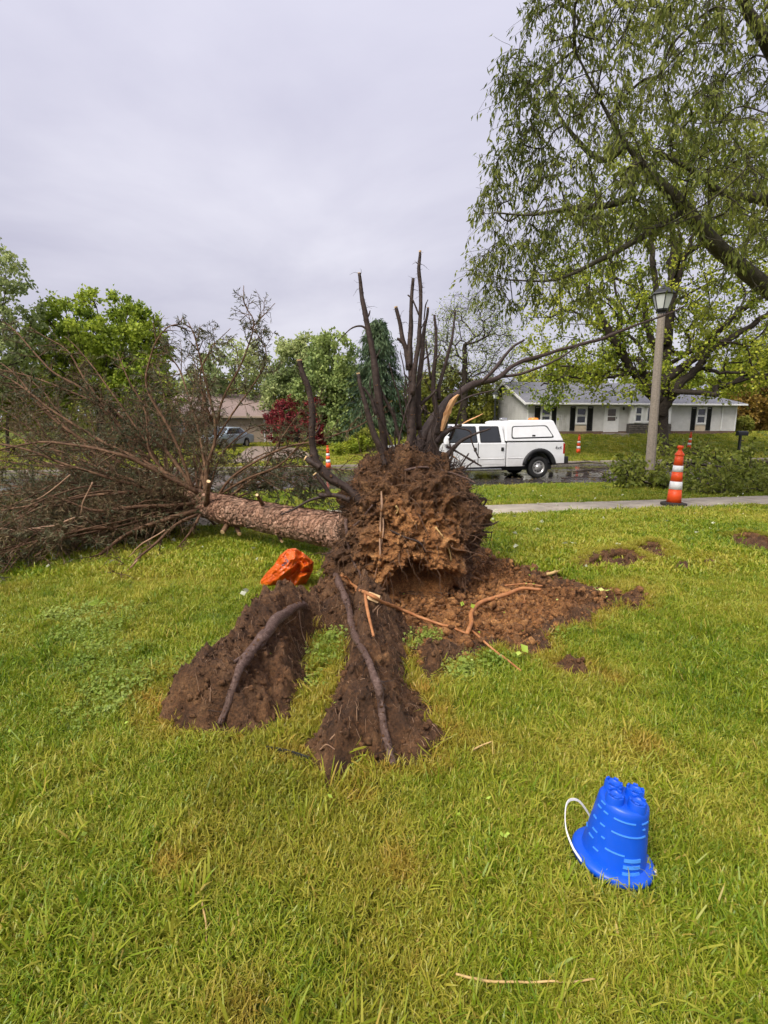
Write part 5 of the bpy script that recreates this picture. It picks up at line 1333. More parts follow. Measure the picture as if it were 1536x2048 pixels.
M['lf_near'] = foliage('near_tree_leaf', [(.12, (.095, .125, .026)), (.45, (.215, .245, .046)), (.8, (.360, .380, .085))], .52, .35)
M['lf_maple'] = foliage('maple_leaf', [(.12, (0.117, 0.174, 0.017)), (.45, (0.294, 0.355, 0.031)), (.85, (0.531, 0.545, 0.061))], .42, .3)
M['lf_green'] = foliage('bright_tree_leaf', [(.12, (0.112, 0.183, 0.021)), (.45, (0.270, 0.354, 0.035)), (.85, (0.474, 0.549, 0.070))], .38, .3)
M['lf_pale'] = foliage('pale_tree_leaf', [(.12, (0.171, 0.228, 0.085)), (.5, (0.343, 0.406, 0.151)), (.85, (0.534, 0.573, 0.235))], .4, .3)
M['lf_leafy'] = foliage('mid_tree_leaf', [(.12, (0.119, 0.178, 0.058)), (.45, (0.244, 0.321, 0.097)), (.85, (0.428, 0.505, 0.155))], .38, .3)
M['lf_olive'] = foliage('olive_leaf', [(.12, (0.088, 0.113, 0.017)), (.5, (0.206, 0.227, 0.034)), (.85, (0.373, 0.355, 0.061))], .35, .5)
M['lf_dark'] = foliage('dark_conifer', [(.12, (0.029, 0.058, 0.029)), (.5, (0.068, 0.111, 0.052)), (.85, (0.130, 0.179, 0.081))], .2, .5)
M['lf_red'] = foliage('red_maple_leaf', [(.12, (0.090, 0.013, 0.016)), (.5, (0.212, 0.029, 0.036)), (.85, (0.374, 0.065, 0.065))], .35, .6)
M['lf_rust'] = foliage('rust_leaf', [(.12, (0.114, 0.073, 0.016)), (.5, (0.243, 0.147, 0.029)), (.85, (0.357, 0.260, 0.048))], .35, .4)

# the big tree whose trunk stands just out of frame on the right
NB = np.array([8.6, 9.6, 0.0]); NB[2] = float(terr(NB[0], NB[1])) - .05
nt_pts = spline([NB, NB + [-.05, 0, 1.5], NB + [-.1, -.1, 3.2], NB + [-.5, -.2, 5.4], NB + [-.9, -.4, 8.0], NB + [-1.2, -.6, 10.5]], 12)
lim1 = spline([NB + [-.12, -.1, 2.0], at(1640, 660, 9.3), at(1536, 578, 9.0), at(1430, 490, 8.7), at(1360, 405, 8.5), at(1300, 345, 8.4), at(1240, 270, 8.3), at(1190, 180, 8.2), at(1150, 100, 8.2)], 26)
lim2 = spline([NB + [-.2, -.1, 3.8], at(1620, 440, 9.2), at(1536, 400, 9.0), at(1450, 390, 8.8), at(1390, 345, 8.6), at(1310, 300, 8.4)], 14)
lim3 = spline([NB + [-.6, -.3, 6.0], at(1600, 180, 8.9), at(1520, 60, 8.6), at(1480, 0, 8.4), at(1440, -80, 8.3)], 12)
lim4 = spline([lim1[17], at(1250, 400, 8.2), at(1150, 415, 8.0), at(1060, 430, 7.9), at(990, 425, 7.8)], 12)
lim5 = spline([lim1[12], at(1290, 470, 8.3), at(1200, 520, 8.1), at(1110, 560, 8.0), at(1020, 560, 7.9)], 12)
lim6 = spline([lim1[18], at(1200, 320, 8.6), at(1130, 250, 8.8), at(1080, 160, 8.9)], 10)
def near_att(n, seed):
    r_ = np.random.default_rng(seed)
    poly = np.array([(1065, -300), (1055, 0), (1035, 70), (1010, 130), (985, 190), (1005, 270), (955, 322), (1000, 370), (935, 418), (985, 460), (935, 520), (960, 585), (1040, 610), (1120, 640), (1190, 600), (1280, 560), (1380, 600), (1480, 640), (1700, 680), (1900, 500), (1950, -300)])
    out_ = np.zeros((0, 3))
    while len(out_) < n:
        q = np.stack([r_.uniform(930, 1950, n), r_.uniform(-300, 690, n)], -1); q = q[inpoly(q, poly)]
        lowr = (q[:, 1] > 480) & (q[:, 0] > 1150) & (r_.random(len(q)) < .62); q = q[~lowr]
        e = np.clip(polydist(q, poly) / 220, .12, 1); Y = 8.3 + r_.uniform(-1, 1, len(q)) * (1.9 * e) + (q[:, 0] - 1200) * .0008
        out_ = np.concatenate([out_, np.array([at(a, b_, y_) for (a, b_), y_ in zip(q, Y)])])
    return out_[:n]
att = near_att(1350, 5)
# limbs are part of the skeleton: feed them as attraction points along their length
extra = np.concatenate([l[3:] for l in (lim1, lim2, lim3, lim4, lim5, lim6)])
def near_tree():
    r_ = np.random.default_rng(9); o0 = NB
    root_ = empty('drooping_tree', o0); tag(root_, 'large near tree with drooping narrow leaves overhanging the upper right', 'tree')
    def tb(pts, r0, r1, name='limb', seg=12): b = MB(); b.tube(pts - o0, r1 + (r0 - r1) * (1 - smooth(.25, .95, np.linspace(0, 1, len(pts)))) * np.linspace(1, .75, len(pts)), seg, True, .10, 5); return b.build(name, M['near_bark'], root_, True)
    tb(nt_pts, .34, .14, 'trunk', 18); tb(lim1, .135, .014); tb(lim2, .10, .03); tb(lim3, .11, .04); tb(lim4, .05, .012); tb(lim5, .05, .012); tb(lim6, .05, .015)
    base_n = np.concatenate([nt_pts[5:], lim1[4:], lim2[2:], lim3[2:], lim4, lim5, lim6]); nb = len(base_n)
    nodes = [*base_n]; par = [-1] * nb; n = len(att); best = np.full(n, 1e9); who = np.zeros(n, int); todo = np.ones(n, bool); pl = [0.0] * nb
    for k in range(nb):
        c = np.linalg.norm(att - nodes[k], axis=1); m = c < best; best[m] = c[m]; who[m] = k
    while todo.any():
        i = int(np.argmin(np.where(todo, best, 1e9))); todo[i] = False; nodes.append(att[i]); par.append(int(who[i])); pl.append(pl[who[i]] + np.linalg.norm(att[i] - nodes[who[i]]))
        k = len(nodes) - 1; c = np.linalg.norm(att - att[i], axis=1) + .3 * pl[k]; m = todo & (c < best); best[m] = c[m]; who[m] = k
    nodes = np.array(nodes); N_ = len(nodes); kids = [[] for _ in range(N_)]
    for k in range(nb, N_): kids[par[k]].append(k)
    cnt = np.ones(N_)
    for k in range(N_ - 1, nb - 1, -1):
        if kids[k]: cnt[k] = sum(cnt[c] for c in kids[k])
    rad = np.minimum(.0055 * cnt ** .5, .04); mb = MB(); starts = [(par[k], k) for k in range(nb, N_) if par[k] < nb]
    while starts:
        pa, a = starts.pop(); ch = [pa, a]
        while kids[ch[-1]]:
            ks = sorted(kids[ch[-1]], key=lambda q: -cnt[q])
            for q in ks[1:]: starts.append((ch[-1], q))
            ch.append(ks[0])
        p_ = spline(nodes[ch], len(ch) * 3); rr_ = rad[ch].copy(); rr_[0] = rr_[1]
        mb.tube(p_ - o0, np.interp(np.linspace(0, 1, len(p_)), np.linspace(0, 1, len(ch)), rr_), 5, False)
    mb.build('small_branches', M['near_bark'], root_, True, kind='stuff')
    ends = np.arange(nb, N_); ntw = 6; w = np.repeat(ends, ntw); pr_ = np.array(par)[w]; od = unit(nodes[w] - nodes[pr_]); d = unit(od * .7 + r_.normal(0, .7, od.shape)); Lt = .42 * r_.uniform(.4, 1.2, (len(w), 1)); P = [nodes[w]]
    for k in range(4): d = unit(d + r_.normal(0, .12, d.shape) + [0, 0, -.22]); P.append(P[-1] + d * Lt / 4)
    P = np.stack(P, 1); v, f = batch_tubes(P - o0, np.full(len(w), .0036), np.full(len(w), .0018)); fast_mesh('twigs', v, f, M['near_bark'], root_, False, 'stuff')
    nl = int(len(w) * 5.4); q = r_.integers(0, len(w), nl); s_ = r_.uniform(.15, 1, nl) * 3.999; ii = s_.astype(int); fr = (s_ - ii)[:, None]; c = P[q, ii] * (1 - fr) + P[q, ii + 1] * fr + r_.normal(0, .022, (nl, 3))
    leaves('crown', c - o0, .098, .030, unit(P[q, 4] - P[q, 0]) * .4 + [0, 0, -.95], M['lf_near'], root_, r_, .25, .42, curl=.1)
near_tree()

# maple across the road, behind the lamp post
bm_ = at(1322, 900, 28.6); bm_[2] = float(terr(bm_[0], bm_[1])) - .1
tp = [bm_, at(1321, 860, 28.6), at(1322, 815, 28.6), at(1326, 770, 28.6), at(1330, 720, 28.6), at(1338, 640, 28.6), at(1345, 560, 28.7), at(1348, 480, 28.8)]
mp_lobes = [(1330, 520, 28.5, 230, 190, 5.0), (1170, 640, 28, 150, 130, 4.0), (1480, 620, 28.5, 180, 150, 4.5), (1120, 760, 27.5, 110, 62, 3.0), (1430, 735, 27.5, 150, 62, 3.5), (1240, 735, 26.5, 100, 60, 2.5), (1340, 380, 29, 160, 120, 4), (1600, 700, 28, 120, 90, 3.5)]
mt = make_tree('maple_tree', 'spreading yellow-green maple in front of the pale house, behind the lamp post', bm_, spline(tp, 14), lobes(mp_lobes, 760, 11), .42, .016, M['lf_maple'], M['tree_bark'], 46, .155, .125, .75, .35, alpha=.28, ntw=5, seg=9, seed=12, expo=.56)
for q, w in (([(1322, 800), (1301, 786), (1270, 750), (1246, 708), (1222, 673), (1199, 628), (1184, 599), (1170, 560)], [24, 22, 18, 16, 13, 10, 6]), ([(1318, 740), (1309, 694), (1294, 649), (1288, 590), (1275, 540)], [16, 13, 9, 5]),
             ([(1322, 790), (1326, 762), (1362, 738), (1401, 705), (1436, 661), (1475, 625), (1508, 605), (1560, 560)], [22, 20, 17, 15, 12, 9, 6]), ([(1318, 830), (1329, 809), (1359, 768), (1395, 738), (1415, 702), (1466, 673), (1536, 628), (1600, 590)], [24, 22, 20, 17, 13, 10, 7]),
             ([(1312, 755), (1301, 747), (1258, 747), (1214, 754), (1124, 756), (1080, 771)], [9, 8, 7, 5, 3]), ([(1395, 735), (1436, 744), (1480, 745), (1536, 750)], [7, 6, 4]), ([(1330, 690), (1345, 600), (1370, 520), (1400, 440)], [20, 15, 10, 5]), ([(1335, 660), (1310, 560), (1300, 460), (1270, 400)], [16, 12, 8, 4])):
    root(q, [28.4, 27.6], w, 'limb', 'tree_bark', parent=mt, origin=bm_, wob=.12, seg=8, rough=.08)

def quick(name, label, trunk, lob, n, leafm, per, L, W, rb_=.2, rt=.012, twig=.6, hang=.15, seed=1, barkm='tree_bark', alpha=.35, group=None, ntw=5, cat='tree', expo=.5):
    tpts = trunk_line(*trunk); return make_tree(name, label, tpts[0], tpts, lobes(lob, n, seed), rb_, rt, M[leafm], M[barkm], per, L, W, twig, hang, group, alpha, ntw, 7, seed, cat=cat, expo=expo)
G_ = 'trees behind the road'
quick('round_maple', 'rounded bright green tree left of centre behind the fallen crown', (205, 905, 200, 680, 36), [(200, 670, 36, 115, 80, 3.6), (120, 715, 36, 75, 80, 3.0), (270, 720, 36, 65, 85, 3.0), (190, 760, 36, 125, 55, 3.2), (300, 790, 35, 60, 50, 2)], 460, 'lf_green', 80, .22, .18, .30, .02, .6, .2, 31, group=G_)
quick('tall_tree', 'tall grey-green tree cut by the left edge of the view', (-45, 905, -40, 600, 31), [(-50, 600, 31, 105, 115, 3.2), (-10, 700, 31, 70, 90, 2.5), (-60, 760, 31, 90, 70, 2.5)], 300, 'lf_pale', 36, .22, .17, .25, .016, .6, .25, 32, group=G_)
quick('yellow_shrub_tree', 'small yellow-green tree low at the left edge', (15, 900, 15, 780, 33), [(10, 760, 33, 50, 45, 1.4), (45, 810, 33, 50, 40, 1.4)], 90, 'lf_maple', 40, .22, .18, .12, .012, .5, .2, 33, group=G_)
quick('pale_tree', 'pale thin tree above the brown roof on the left', (470, 900, 470, 740, 47), [(470, 735, 47, 70, 55, 3), (520, 760, 47, 45, 45, 2), (410, 770, 47, 50, 40, 2)], 170, 'lf_pale', 34, .26, .2, .2, .016, .7, .2, 34, group=G_)
quick('light_green_tree', 'light green tree right of the brown roof', (590, 900, 592, 730, 44), [(590, 745, 44, 48, 65, 2.5), (565, 790, 44, 40, 50, 2), (620, 720, 44, 36, 48, 2)], 230, 'lf_pale', 42, .26, .2, .22, .016, .7, .2, 35, group=G_)
quick('leafy_tree', 'fuller green tree between the red tree and the dark spruce', (665, 900, 668, 720, 40), [(668, 735, 40, 52, 66, 2.6), (640, 790, 40, 52, 55, 2.4), (700, 790, 40, 45, 60, 2.2), (690, 850, 39, 45, 45, 2)], 320, 'lf_leafy', 48, .25, .2, .25, .016, .6, .2, 36, group=G_)
quick('olive_thicket_tree', 'olive leafy thicket behind the snapped tree', (850, 900, 850, 790, 40), [(850, 820, 40, 60, 55, 2.5), (790, 840, 40, 50, 50, 2), (920, 830, 40, 60, 50, 2.5), (960, 800, 41, 50, 45, 2), (880, 770, 41, 50, 45, 2)], 300, 'lf_olive', 46, .24, .18, .2, .014, .6, .2, 37, group=G_)
quick('sparse_tree', 'sparse tree just leafing out, bare branches showing, left of the pale house', (927, 890, 930, 690, 38), [(935, 680, 38, 85, 85, 3.2), (870, 730, 38, 50, 70, 2.4), (1000, 720, 38, 65, 75, 2.6), (940, 620, 38, 60, 30, 2)], 430, 'lf_pale', 9, .15, .11, .34, .014, .8, .1, 38, alpha=.22, group=G_, expo=.52)
quick('maroon_maple', 'dark red ornamental maple beside the garage', (598, 905, 598, 850, 39), [(598, 836, 39, 56, 44, 2.1), (565, 852, 39, 34, 38, 1.4), (634, 855, 39, 32, 38, 1.4)], 230, 'lf_red', 52, .16, .11, .12, .010, .35, .4, 39)
quick('rust_tree', 'rusty brown tree at the far right beyond the pale house', (1545, 880, 1540, 800, 46), [(1530, 810, 46, 62, 55, 2.5), (1590, 800, 46, 60, 60, 2.5), (1490, 830, 46, 34, 32, 1.5)], 240, 'lf_rust', 44, .26, .2, .2, .014, .6, .2, 40)
quick('yellow_tree', 'yellow-green tree at the far right above the rusty one', (1500, 880, 1500, 760, 52), [(1510, 755, 52, 60, 50, 3), (1440, 770, 52, 60, 40, 3), (1570, 740, 52, 60, 55, 3)], 240, 'lf_maple', 42, .3, .24, .2, .016, .8, .2, 41)
quick('bare_tree', 'thin bare tree against the sky at the far right', (1475, 880, 1478, 690, 55), [(1480, 690, 55, 70, 60, 3)], 240, 'lf_pale', 4, .16, .12, .25, .014, .8, .1, 42, alpha=.22)
quick('background_tree', 'green tree behind the roof of the pale house', (1120, 880, 1120, 780, 56), [(1120, 770, 56, 80, 40, 3), (1040, 790, 56, 60, 40, 3), (1230, 780, 56, 80, 35, 3), (1340, 780, 56, 80, 35, 3)], 260, 'lf_olive', 42, .32, .26, .2, .016, .8, .2, 43)
quick('garden_bush', 'dark bush at the right end of the pale house', (1487, 870, 1487, 855, 39), [(1487, 852, 39, 18, 18, .6)], 60, 'lf_olive', 46, .12, .09, .04, .007, .2, .2, 44, cat='bush')
quick('garden_bush', 'yellow-green bush right of the orange and white cone on the left', (690, 915, 690, 895, 30), [(690, 897, 30, 30, 18, .8), (715, 890, 30.5, 30, 20, .8)], 110, 'lf_maple', 46, .11, .08, .04, .007, .22, .2, 45, cat='bush')
quick('garden_bush', 'darker bush left of the root ball in the far yard', (745, 915, 745, 890, 31), [(745, 885, 31, 40, 28, 1.0)], 110, 'lf_olive', 46, .12, .09, .04, .007, .22, .2, 46, cat='bush')
quick('garden_bush', 'low bush under the windows of the brown roofed house', (350, 900, 350, 885, 36), [(350, 885, 36, 45, 14, .6), (290, 890, 36, 35, 14, .6)], 90, 'lf_olive', 40, .13, .1, .04, .007, .22, .2, 47, cat='bush')

# dark spruce in the far yard
def conifer(px, pyb, pyt, Y, wpx, seed, label):
    r_ = np.random.default_rng(seed); tpts = trunk_line(px, pyb, px, pyt, Y, 8, .01); o0 = tpts[0]; root_ = empty('dark_spruce', o0); tag(root_, label, 'tree')
    b = MB(); b.tube(tpts - o0, np.linspace(.26, .03, 8), 8, True); b.build('trunk', M['tree_bark'], root_, True)
    h = tpts[-1][2] - o0[2]; W = wpx / 2 / pxm(Y); P0 = []; 
    n = 420; u_ = r_.uniform(.06, .99, n) ** .9; az = r_.uniform(0, 6.283, n); rr_ = W * (1 - u_) ** .62 * r_.uniform(.45, 1.25, n) + .15
    p = o0 + np.stack([0 * u_, 0 * u_, u_ * h], -1); d = np.stack([np.cos(az), np.sin(az), np.full(n, .10)], -1); P = [p]
    for k in range(4): d = unit(d + [0, 0, -.14] + r_.normal(0, .06, d.shape)); P.append(P[-1] + d * (rr_ / 4)[:, None])
    P = np.stack(P, 1); v, f = batch_tubes(P - o0, np.full(n, .03), np.full(n, .008)); fast_mesh('branches', v, f, M['tree_bark'], root_, False, 'stuff')
    nl = 17000; q = r_.integers(0, n, nl); s_ = r_.uniform(.1, 1, nl) ** .7 * 3.999; ii = s_.astype(int); fr = (s_ - ii)[:, None]; c = P[q, ii] * (1 - fr) + P[q, ii + 1] * fr + r_.normal(0, .12, (nl, 3))
    leaves('crown', c - o0, .34, .07, unit(P[q, 4] - P[q, 0]) * .5 + [0, 0, -.75], M['lf_dark'], root_, r_, .2, .35)
conifer(755, 900, 640, 37, 160, 51, 'tall dark spruce behind the upturned roots')

# far wood closing the view
def far_wood():
    r_ = np.random.default_rng(77); C = []; 
    for px in range(-400, 1960, 26):
        Y = 66 + r_.uniform(-6, 10); top = 800 + r_.uniform(-22, 24) - (30 if px < 560 else 0); c = at(px, (top + 870) / 2, Y); s_ = pxm(Y); m = 230
        d = unit(r_.normal(0, 1, (m, 3))) * r_.random((m, 1)) ** .2; C.append(c + d * [34 / s_, 2.2, (870 - top) / 2 / s_ * 1.1])
    C = np.concatenate(C); o = leaves('far_woods', C, .8, .62, [0, 0, -.1], M['lf_olive'], None, r_, .3, 1.0, 'stuff'); tag(o, 'far belt of trees closing the view behind the houses', 'woods')
far_wood()

# ------------------------------------------------------------------ built things
M['siding'] = simple('grey_siding', (.62, .605, .575), (.54, .525, .50), 3, .6, .3, .1, 30, .003, dirt=(.36, .34, .31), dirt_amt=.4)
M['white_trim'] = simple('white_trim', (.76, .75, .73), (.68, .67, .65), 5, .5, .3)
M['shutter'] = simple('black_shutter', (.014, .014, .016), (.024, .024, .026), 6, .5, .3)
M['roof_grey'] = simple('grey_shingles', (.21, .21, .235), (.14, .14, .16), 14, .8, .25, .5, 40, .01, dirt=(.27, .27, .29), dirt_amt=.5)
M['roof_brown'] = simple('brown_shingles', (.30, .225, .20), (.23, .17, .155), 14, .8, .25, .5, 40, .01)
M['beige_panel'] = simple('beige_panel', (.60, .49, .36), (.52, .42, .31), 6, .6, .3)
M['stone'] = simple('field_stone', (.16, .135, .11), (.085, .075, .065), 5, .8, .3, .6, 20, .02)
M['mortar'] = simple('mortar', (.10, .09, .08), None, 9, .9, .2)
M['beige_siding'] = simple('beige_siding', (.44, .34, .25), (.37, .285, .21), 3, .6, .3, .1, 30, .003)
M['garage'] = simple('garage_door', (.40, .31, .23), (.34, .26, .195), 4, .55, .3)
M['brick_base'] = simple('brick_plinth', (.20, .12, .085), (.13, .085, .065), 9, .8, .25, .4, 30, .006)
def glass(name, c=(.012, .014, .016), rough=.06):
    m, t, out = newmat(name); v = coords(t, 'Object'); n = noise_node(t, 1.5, 3, .5, v); col = ramp(t, n.outputs[0], [(.35, c), (.7, tuple(x * 2.2 for x in c))]).outputs[0]; princ(t, out, col, rough, .7); return m
M['glass'] = glass('window_glass'); M['screen'] = glass('screen_glass', (.05, .035, .028), .25)
M['black_metal'] = simple('black_metal', (.012, .013, .014), (.022, .023, .024), 9, .45, .45, .1, 60, .002)

def lap_wall(b, x0, x1, z0, z1, y, lap=.125, out_=-1, dep=.014):
    """clapboard: each board leans out at its foot; facing -y"""
    n = max(1, int(round((z1 - z0) / lap))); h = (z1 - z0) / n
    for k in range(n):
        a = z0 + k * h; b.add([(x0, y + out_ * dep, a), (x1, y + out_ * dep, a), (x1, y, a + h), (x0, y, a + h), (x0, y, a), (x1, y, a)], [(0, 1, 2, 3), (0, 4, 5, 1)])
def window(parent, x0, x1, z0, z1, y, sash=True, mull=0, matg='glass'):
    w = MB(); t = .085; d0, d1 = y - .05, y + .02
    w.box2((x0 - t, d0, z1), (x1 + t, d1, z1 + t)); w.box2((x0 - t, d0, z0 - t), (x1 + t, d1, z0)); w.box2((x0 - t, d0 + .003, z0), (x0, d1, z1)); w.box2((x1, d0 + .003, z0), (x1 + t, d1, z1))
    o = w.build('window', M['white_trim'], parent, bevel=.006)
    zm = (z0 + z1) / 2; rows = [(z0, zm - .02), (zm + .02, z1)] if sash else [(z0, z1)]
    for (a, c) in rows:
        p = MB(); p.box2((x0 + .035, y - .012, a + .035), (x1 - .035, y, c - .03)); p.build('pane', M[matg], o)
    s_ = MB()
    for (a, c) in rows:
        s_.box2((x0, y - .03, a), (x1, y + .004, a + .04)); s_.box2((x0, y - .03, c - .035), (x1, y + .004, c)); s_.box2((x0, y - .028, a + .04), (x0 + .04, y + .004, c - .035)); s_.box2((x1 - .04, y - .028, a + .04), (x1, y + .004, c - .035))
    for k in range(mull):
        x = x0 + (x1 - x0) * (k + 1) / (mull + 1); s_.box2((x - .035, y - .034, z0 + .041), (x + .035, y + .004, z1 - .036))
    s_.build('sash', M['white_trim'], o, bevel=.004); return o
def shutter(parent, x0, x1, z0, z1, y):
    b = MB(); b.box2((x0, y - .035, z0), (x0 + .05, y + .0, z1)); b.box2((x1 - .05, y - .035, z0), (x1, y, z1)); b.box2((x0 + .05, y - .034, z1 - .06), (x1 - .05, y, z1)); b.box2((x0 + .05, y - .034, z0), (x1 - .05, y, z0 + .06))
    n = int((z1 - z0 - .12) / .05)
    for k in range(n): b.box((((x0 + x1) / 2), y - .016, z0 + .085 + k * .05), (x1 - x0 - .1, .008, .052), Matrix.Rotation(R(28), 3, 'X'))
    return b.build('shutter', M['shutter'], parent)

# pale grey ranch house on the right ------------------------------------
HY = 36.6
hA = at(1053, 872, 35.4); hB = at(1468, 866, 37.9)
hz0 = .60; hA[2] = hz0; hB[2] = hz0
hang_ = math.atan2(hB[1] - hA[1], hB[0] - hA[0]); HL = float(np.hypot(hB[0] - hA[0], hB[1] - hA[1]))
house = empty('ranch_house', (hA[0], hA[1], hz0), hang_); tag(house, 'low pale grey ranch house with black shutters across the road on the right', 'house')
def hx(px):     # local x on the front wall for a pixel column
    d = ray(px, 850); c_, s_ = math.cos(hang_), math.sin(hang_); k = (hA[0] * s_ - hA[1] * c_) / (d[0] * s_ - d[1] * c_); p_ = d * k; return (p_[0] - hA[0]) * c_ + (p_[1] - hA[1]) * s_
def hz(px, py):
    d = ray(px, py); c_, s_ = math.cos(hang_), math.sin(hang_); k = (hA[0] * s_ - hA[1] * c_) / (d[0] * s_ - d[1] * c_); return EYE[2] + d[2] * k - hz0
EZ = max(2.15, hz(1250, 806)); HD = 7.4
RZ = EZ + 1.45
b = MB(); lap_wall(b, 0, HL, .22, EZ, 0); b.build('wall', M['siding'], house)
b = MB(); b.box2((0.01, .004, -.6), (HL - .01, HD, EZ - .02)); b.build('core_wall', M['siding'], house)
b = MB(); b.box2((-.02, -.03, -.6), (HL + .02, HD + .02, .215)); b.build('plinth', M['brick_base'], house, bevel=.01)
# gable end boards (left)
b = MB(); n = int((RZ - .22) / .125)
for k in range(n):
    a = .22 + k * .125; w0 = HD / 2 - (HD / 2) * min(1, max(0, (RZ - .08 - a) / (RZ - EZ))) if a > EZ else 0
    w1 = HD - w0
    if w1 - w0 < .15: break
    b.add([(-.016, w0, a), (-.016, w1, a), (0, w1, a + .125), (0, w0, a + .125), (0, w0, a), (0, w1, a)], [(0, 3, 2, 1), (0, 1, 5, 4)])
b.build('gable_wall', M['siding'], house)
b = MB(); b.prism([(0.003, EZ - .02), (0.003, EZ), (HL - 2.6, RZ - .1), (HL - 2.6, EZ - .02)], HD / 2 - .05, HD / 2 + .05)
b.build('ridge_support', M['siding'], house)
# roof: gable on the left, hip on the right
ov = .42; th = .10; ro = MB()
def slab(q, t=.10):
    q = np.array(q, float); b = MB(); n = len(q); b.add(np.vstack([q, q - [0, 0, t]]), [tuple(range(n)), tuple(range(2 * n - 1, n - 1, -1))] + [(i, n + i, n + (i + 1) % n, (i + 1) % n) for i in range(n)]); return b
sl = (RZ - EZ) / (HD / 2); ez = EZ - ov * sl + .10; rz = RZ + .10
hipx = HL - 3.4
rf = slab([(-.35, -ov, ez), (HL + ov, -ov, ez), (hipx, HD / 2, rz), (-.35, HD / 2, rz)]).build('roof', M['roof_grey'], house)
slab([(HL + ov, HD + ov, ez), (-.35, HD + ov, ez), (-.35, HD / 2 + .004, rz), (hipx, HD / 2 + .004, rz)]).build('roof_slope', M['roof_grey'], rf)
slab([(HL + ov + .004, -ov, ez), (HL + ov + .004, HD + ov, ez), (hipx + .006, HD / 2, rz)]).build('roof_slope', M['roof_grey'], rf)
# shingle courses laid on the front slope
sc_ = MB(); ncs = 22
for k in range(ncs):
    u0 = k / ncs; u1 = (k + 1) / ncs; y0, y1 = -ov + (HD / 2 + ov) * u0, -ov + (HD / 2 + ov) * u1; z0, z1 = ez + (rz - ez) * u0, ez + (rz - ez) * u1; xr0, xr1 = HL + ov + (hipx - HL - ov) * u0, HL + ov + (hipx - HL - ov) * u1
    sc_.add([(-.36, y0, z0 + .020), (xr0, y0, z0 + .020), (xr1, y1, z1 + .004), (-.36, y1, z1 + .004), (-.36, y0, z0 + .002), (xr0, y0, z0 + .002)], [(0, 1, 2, 3), (0, 4, 5, 1)])
sc_.build('shingle_courses', M['roof_grey'], rf)
b = MB(); b.box2((-.36, -ov - .10, ez - .13), (HL + ov, -ov - .006, ez - .01)); b.build('gutter', M['white_trim'], house, bevel=.02)
for sgn in (0, 1):
    y0, y1 = (-ov, HD / 2) if sgn == 0 else (HD + ov, HD / 2); b = MB(); b.add([(-.385, y0, ez - .16), (-.385, y1, rz - .16), (-.385, y1, rz + .01), (-.385, y0, ez + .01), (-.352, y0, ez - .16), (-.352, y1, rz - .16), (-.352, y1, rz + .01), (-.352, y0, ez + .01)], [(0, 1, 2, 3), (7, 6, 5, 4), (0, 4, 5, 1), (3, 2, 6, 7), (0, 3, 7, 4), (1, 5, 6, 2)]); b.build('rake_board', M['white_trim'], house)
b = MB(); b.box2((-.03, -.04, .2), (.07, .06, EZ - .1)); b.build('corner_trim', M['white_trim'], house, bevel=.006)
b = MB(); b.box2((HL - .07, -.04, .2), (HL + .03, .06, EZ - .1)); b.build('corner_trim', M['white_trim'], house, bevel=.006)
zt, zb_ = hz(1160, 816), hz(1160, 848)
for (x0, x1, s0, s1, pan) in ((1082, 1099, 1068, 1111, False), (1152, 1170, 1139, 1184, True), (1392, 1408, 1380, 1420, True)):
    a, c = hx(x0), hx(x1); window(house, a, c, zb_ + .05, zt, -.02)
    shutter(house, hx(s0), a - .12, zb_ - .45, zt + .1, -.016); shutter(house, c + .12, hx(s1), zb_ - .45, zt + .1, -.016)
    if pan: p = MB(); p.box2((a - .08, -.03, zb_ - .52), (c + .08, .0, zb_ - .10)); p.build('panel', M['beige_panel'], house, bevel=.005)
# triple window over stone
a, c = hx(1264), hx(1276); window(house, a, c, hz(1270, 843), hz(1270, 815), -.30)
a2, c2 = hx(1287), hx(1304); window(house, a2, c2, hz(1290, 843), hz(1290, 815), -.30, False)
a3, c3 = hx(1313), hx(1326); window(house, a3, c3, hz(1318, 843), hz(1318, 815), -.30)
b = MB(); b.box2((hx(1255), -.285, hz(1260, 847)), (hx(1335), .01, EZ - .05)); b.build('bay', M['white_trim'], house, bevel=.01)
sx0, sx1, sz1 = hx(1253), hx(1337), hz(1260, 848); b = MB(); b.box2((sx0, -.27, -.3), (sx1, .01, sz1)); st_base = b.build('stone_base', M['mortar'], house)
r_ = np.random.default_rng(4); z = -.02
while z < sz1 - .1:
    x = sx0; hgt = r_.uniform(.10, .17)
    while x < sx1 - .06:
        w = min(r_.uniform(.18, .45), sx1 - x); b = MB(); b.box((x + w / 2, -.285, z + hgt / 2), (w - .02, .07 + r_.uniform(0, .03), hgt - .02)); b.build('stone', M['stone'], st_base, bevel=.02); x += w
    z += hgt
# front door
dx0, dx1, dzt, dzb = hx(1210), hx(1233), hz(1222, 815), .16
b = MB(); b.box2((dx0 - .12, -.05, dzb), (dx0, .02, dzt + .1)); b.box2((dx1, -.05, dzb), (dx1 + .12, .02, dzt + .1)); b.box2((dx0, -.05, dzt), (dx1, .02, dzt + .1)); b.build('door_frame', M['white_trim'], house, bevel=.006)
b = MB(); b.box2((dx0, -.035, dzb), (dx1, -.005, dzt)); door = b.build('door', M['white_trim'], house, bevel=.006)
dm = dzb + (dzt - dzb) * .62
for (za, zb2) in ((dzb + .75, dm), (dm + .06, dzt - .1)):
    b = MB(); b.box2((dx0 + .14, -.045, za), (dx1 - .14, -.033, zb2)); b.build('pane', M['screen'], door)
b = MB(); b.box((dx1 - .07, -.055, dzb + .95), (.03, .05, .12)); b.build('handle', M['black_metal'], door, bevel=.008)
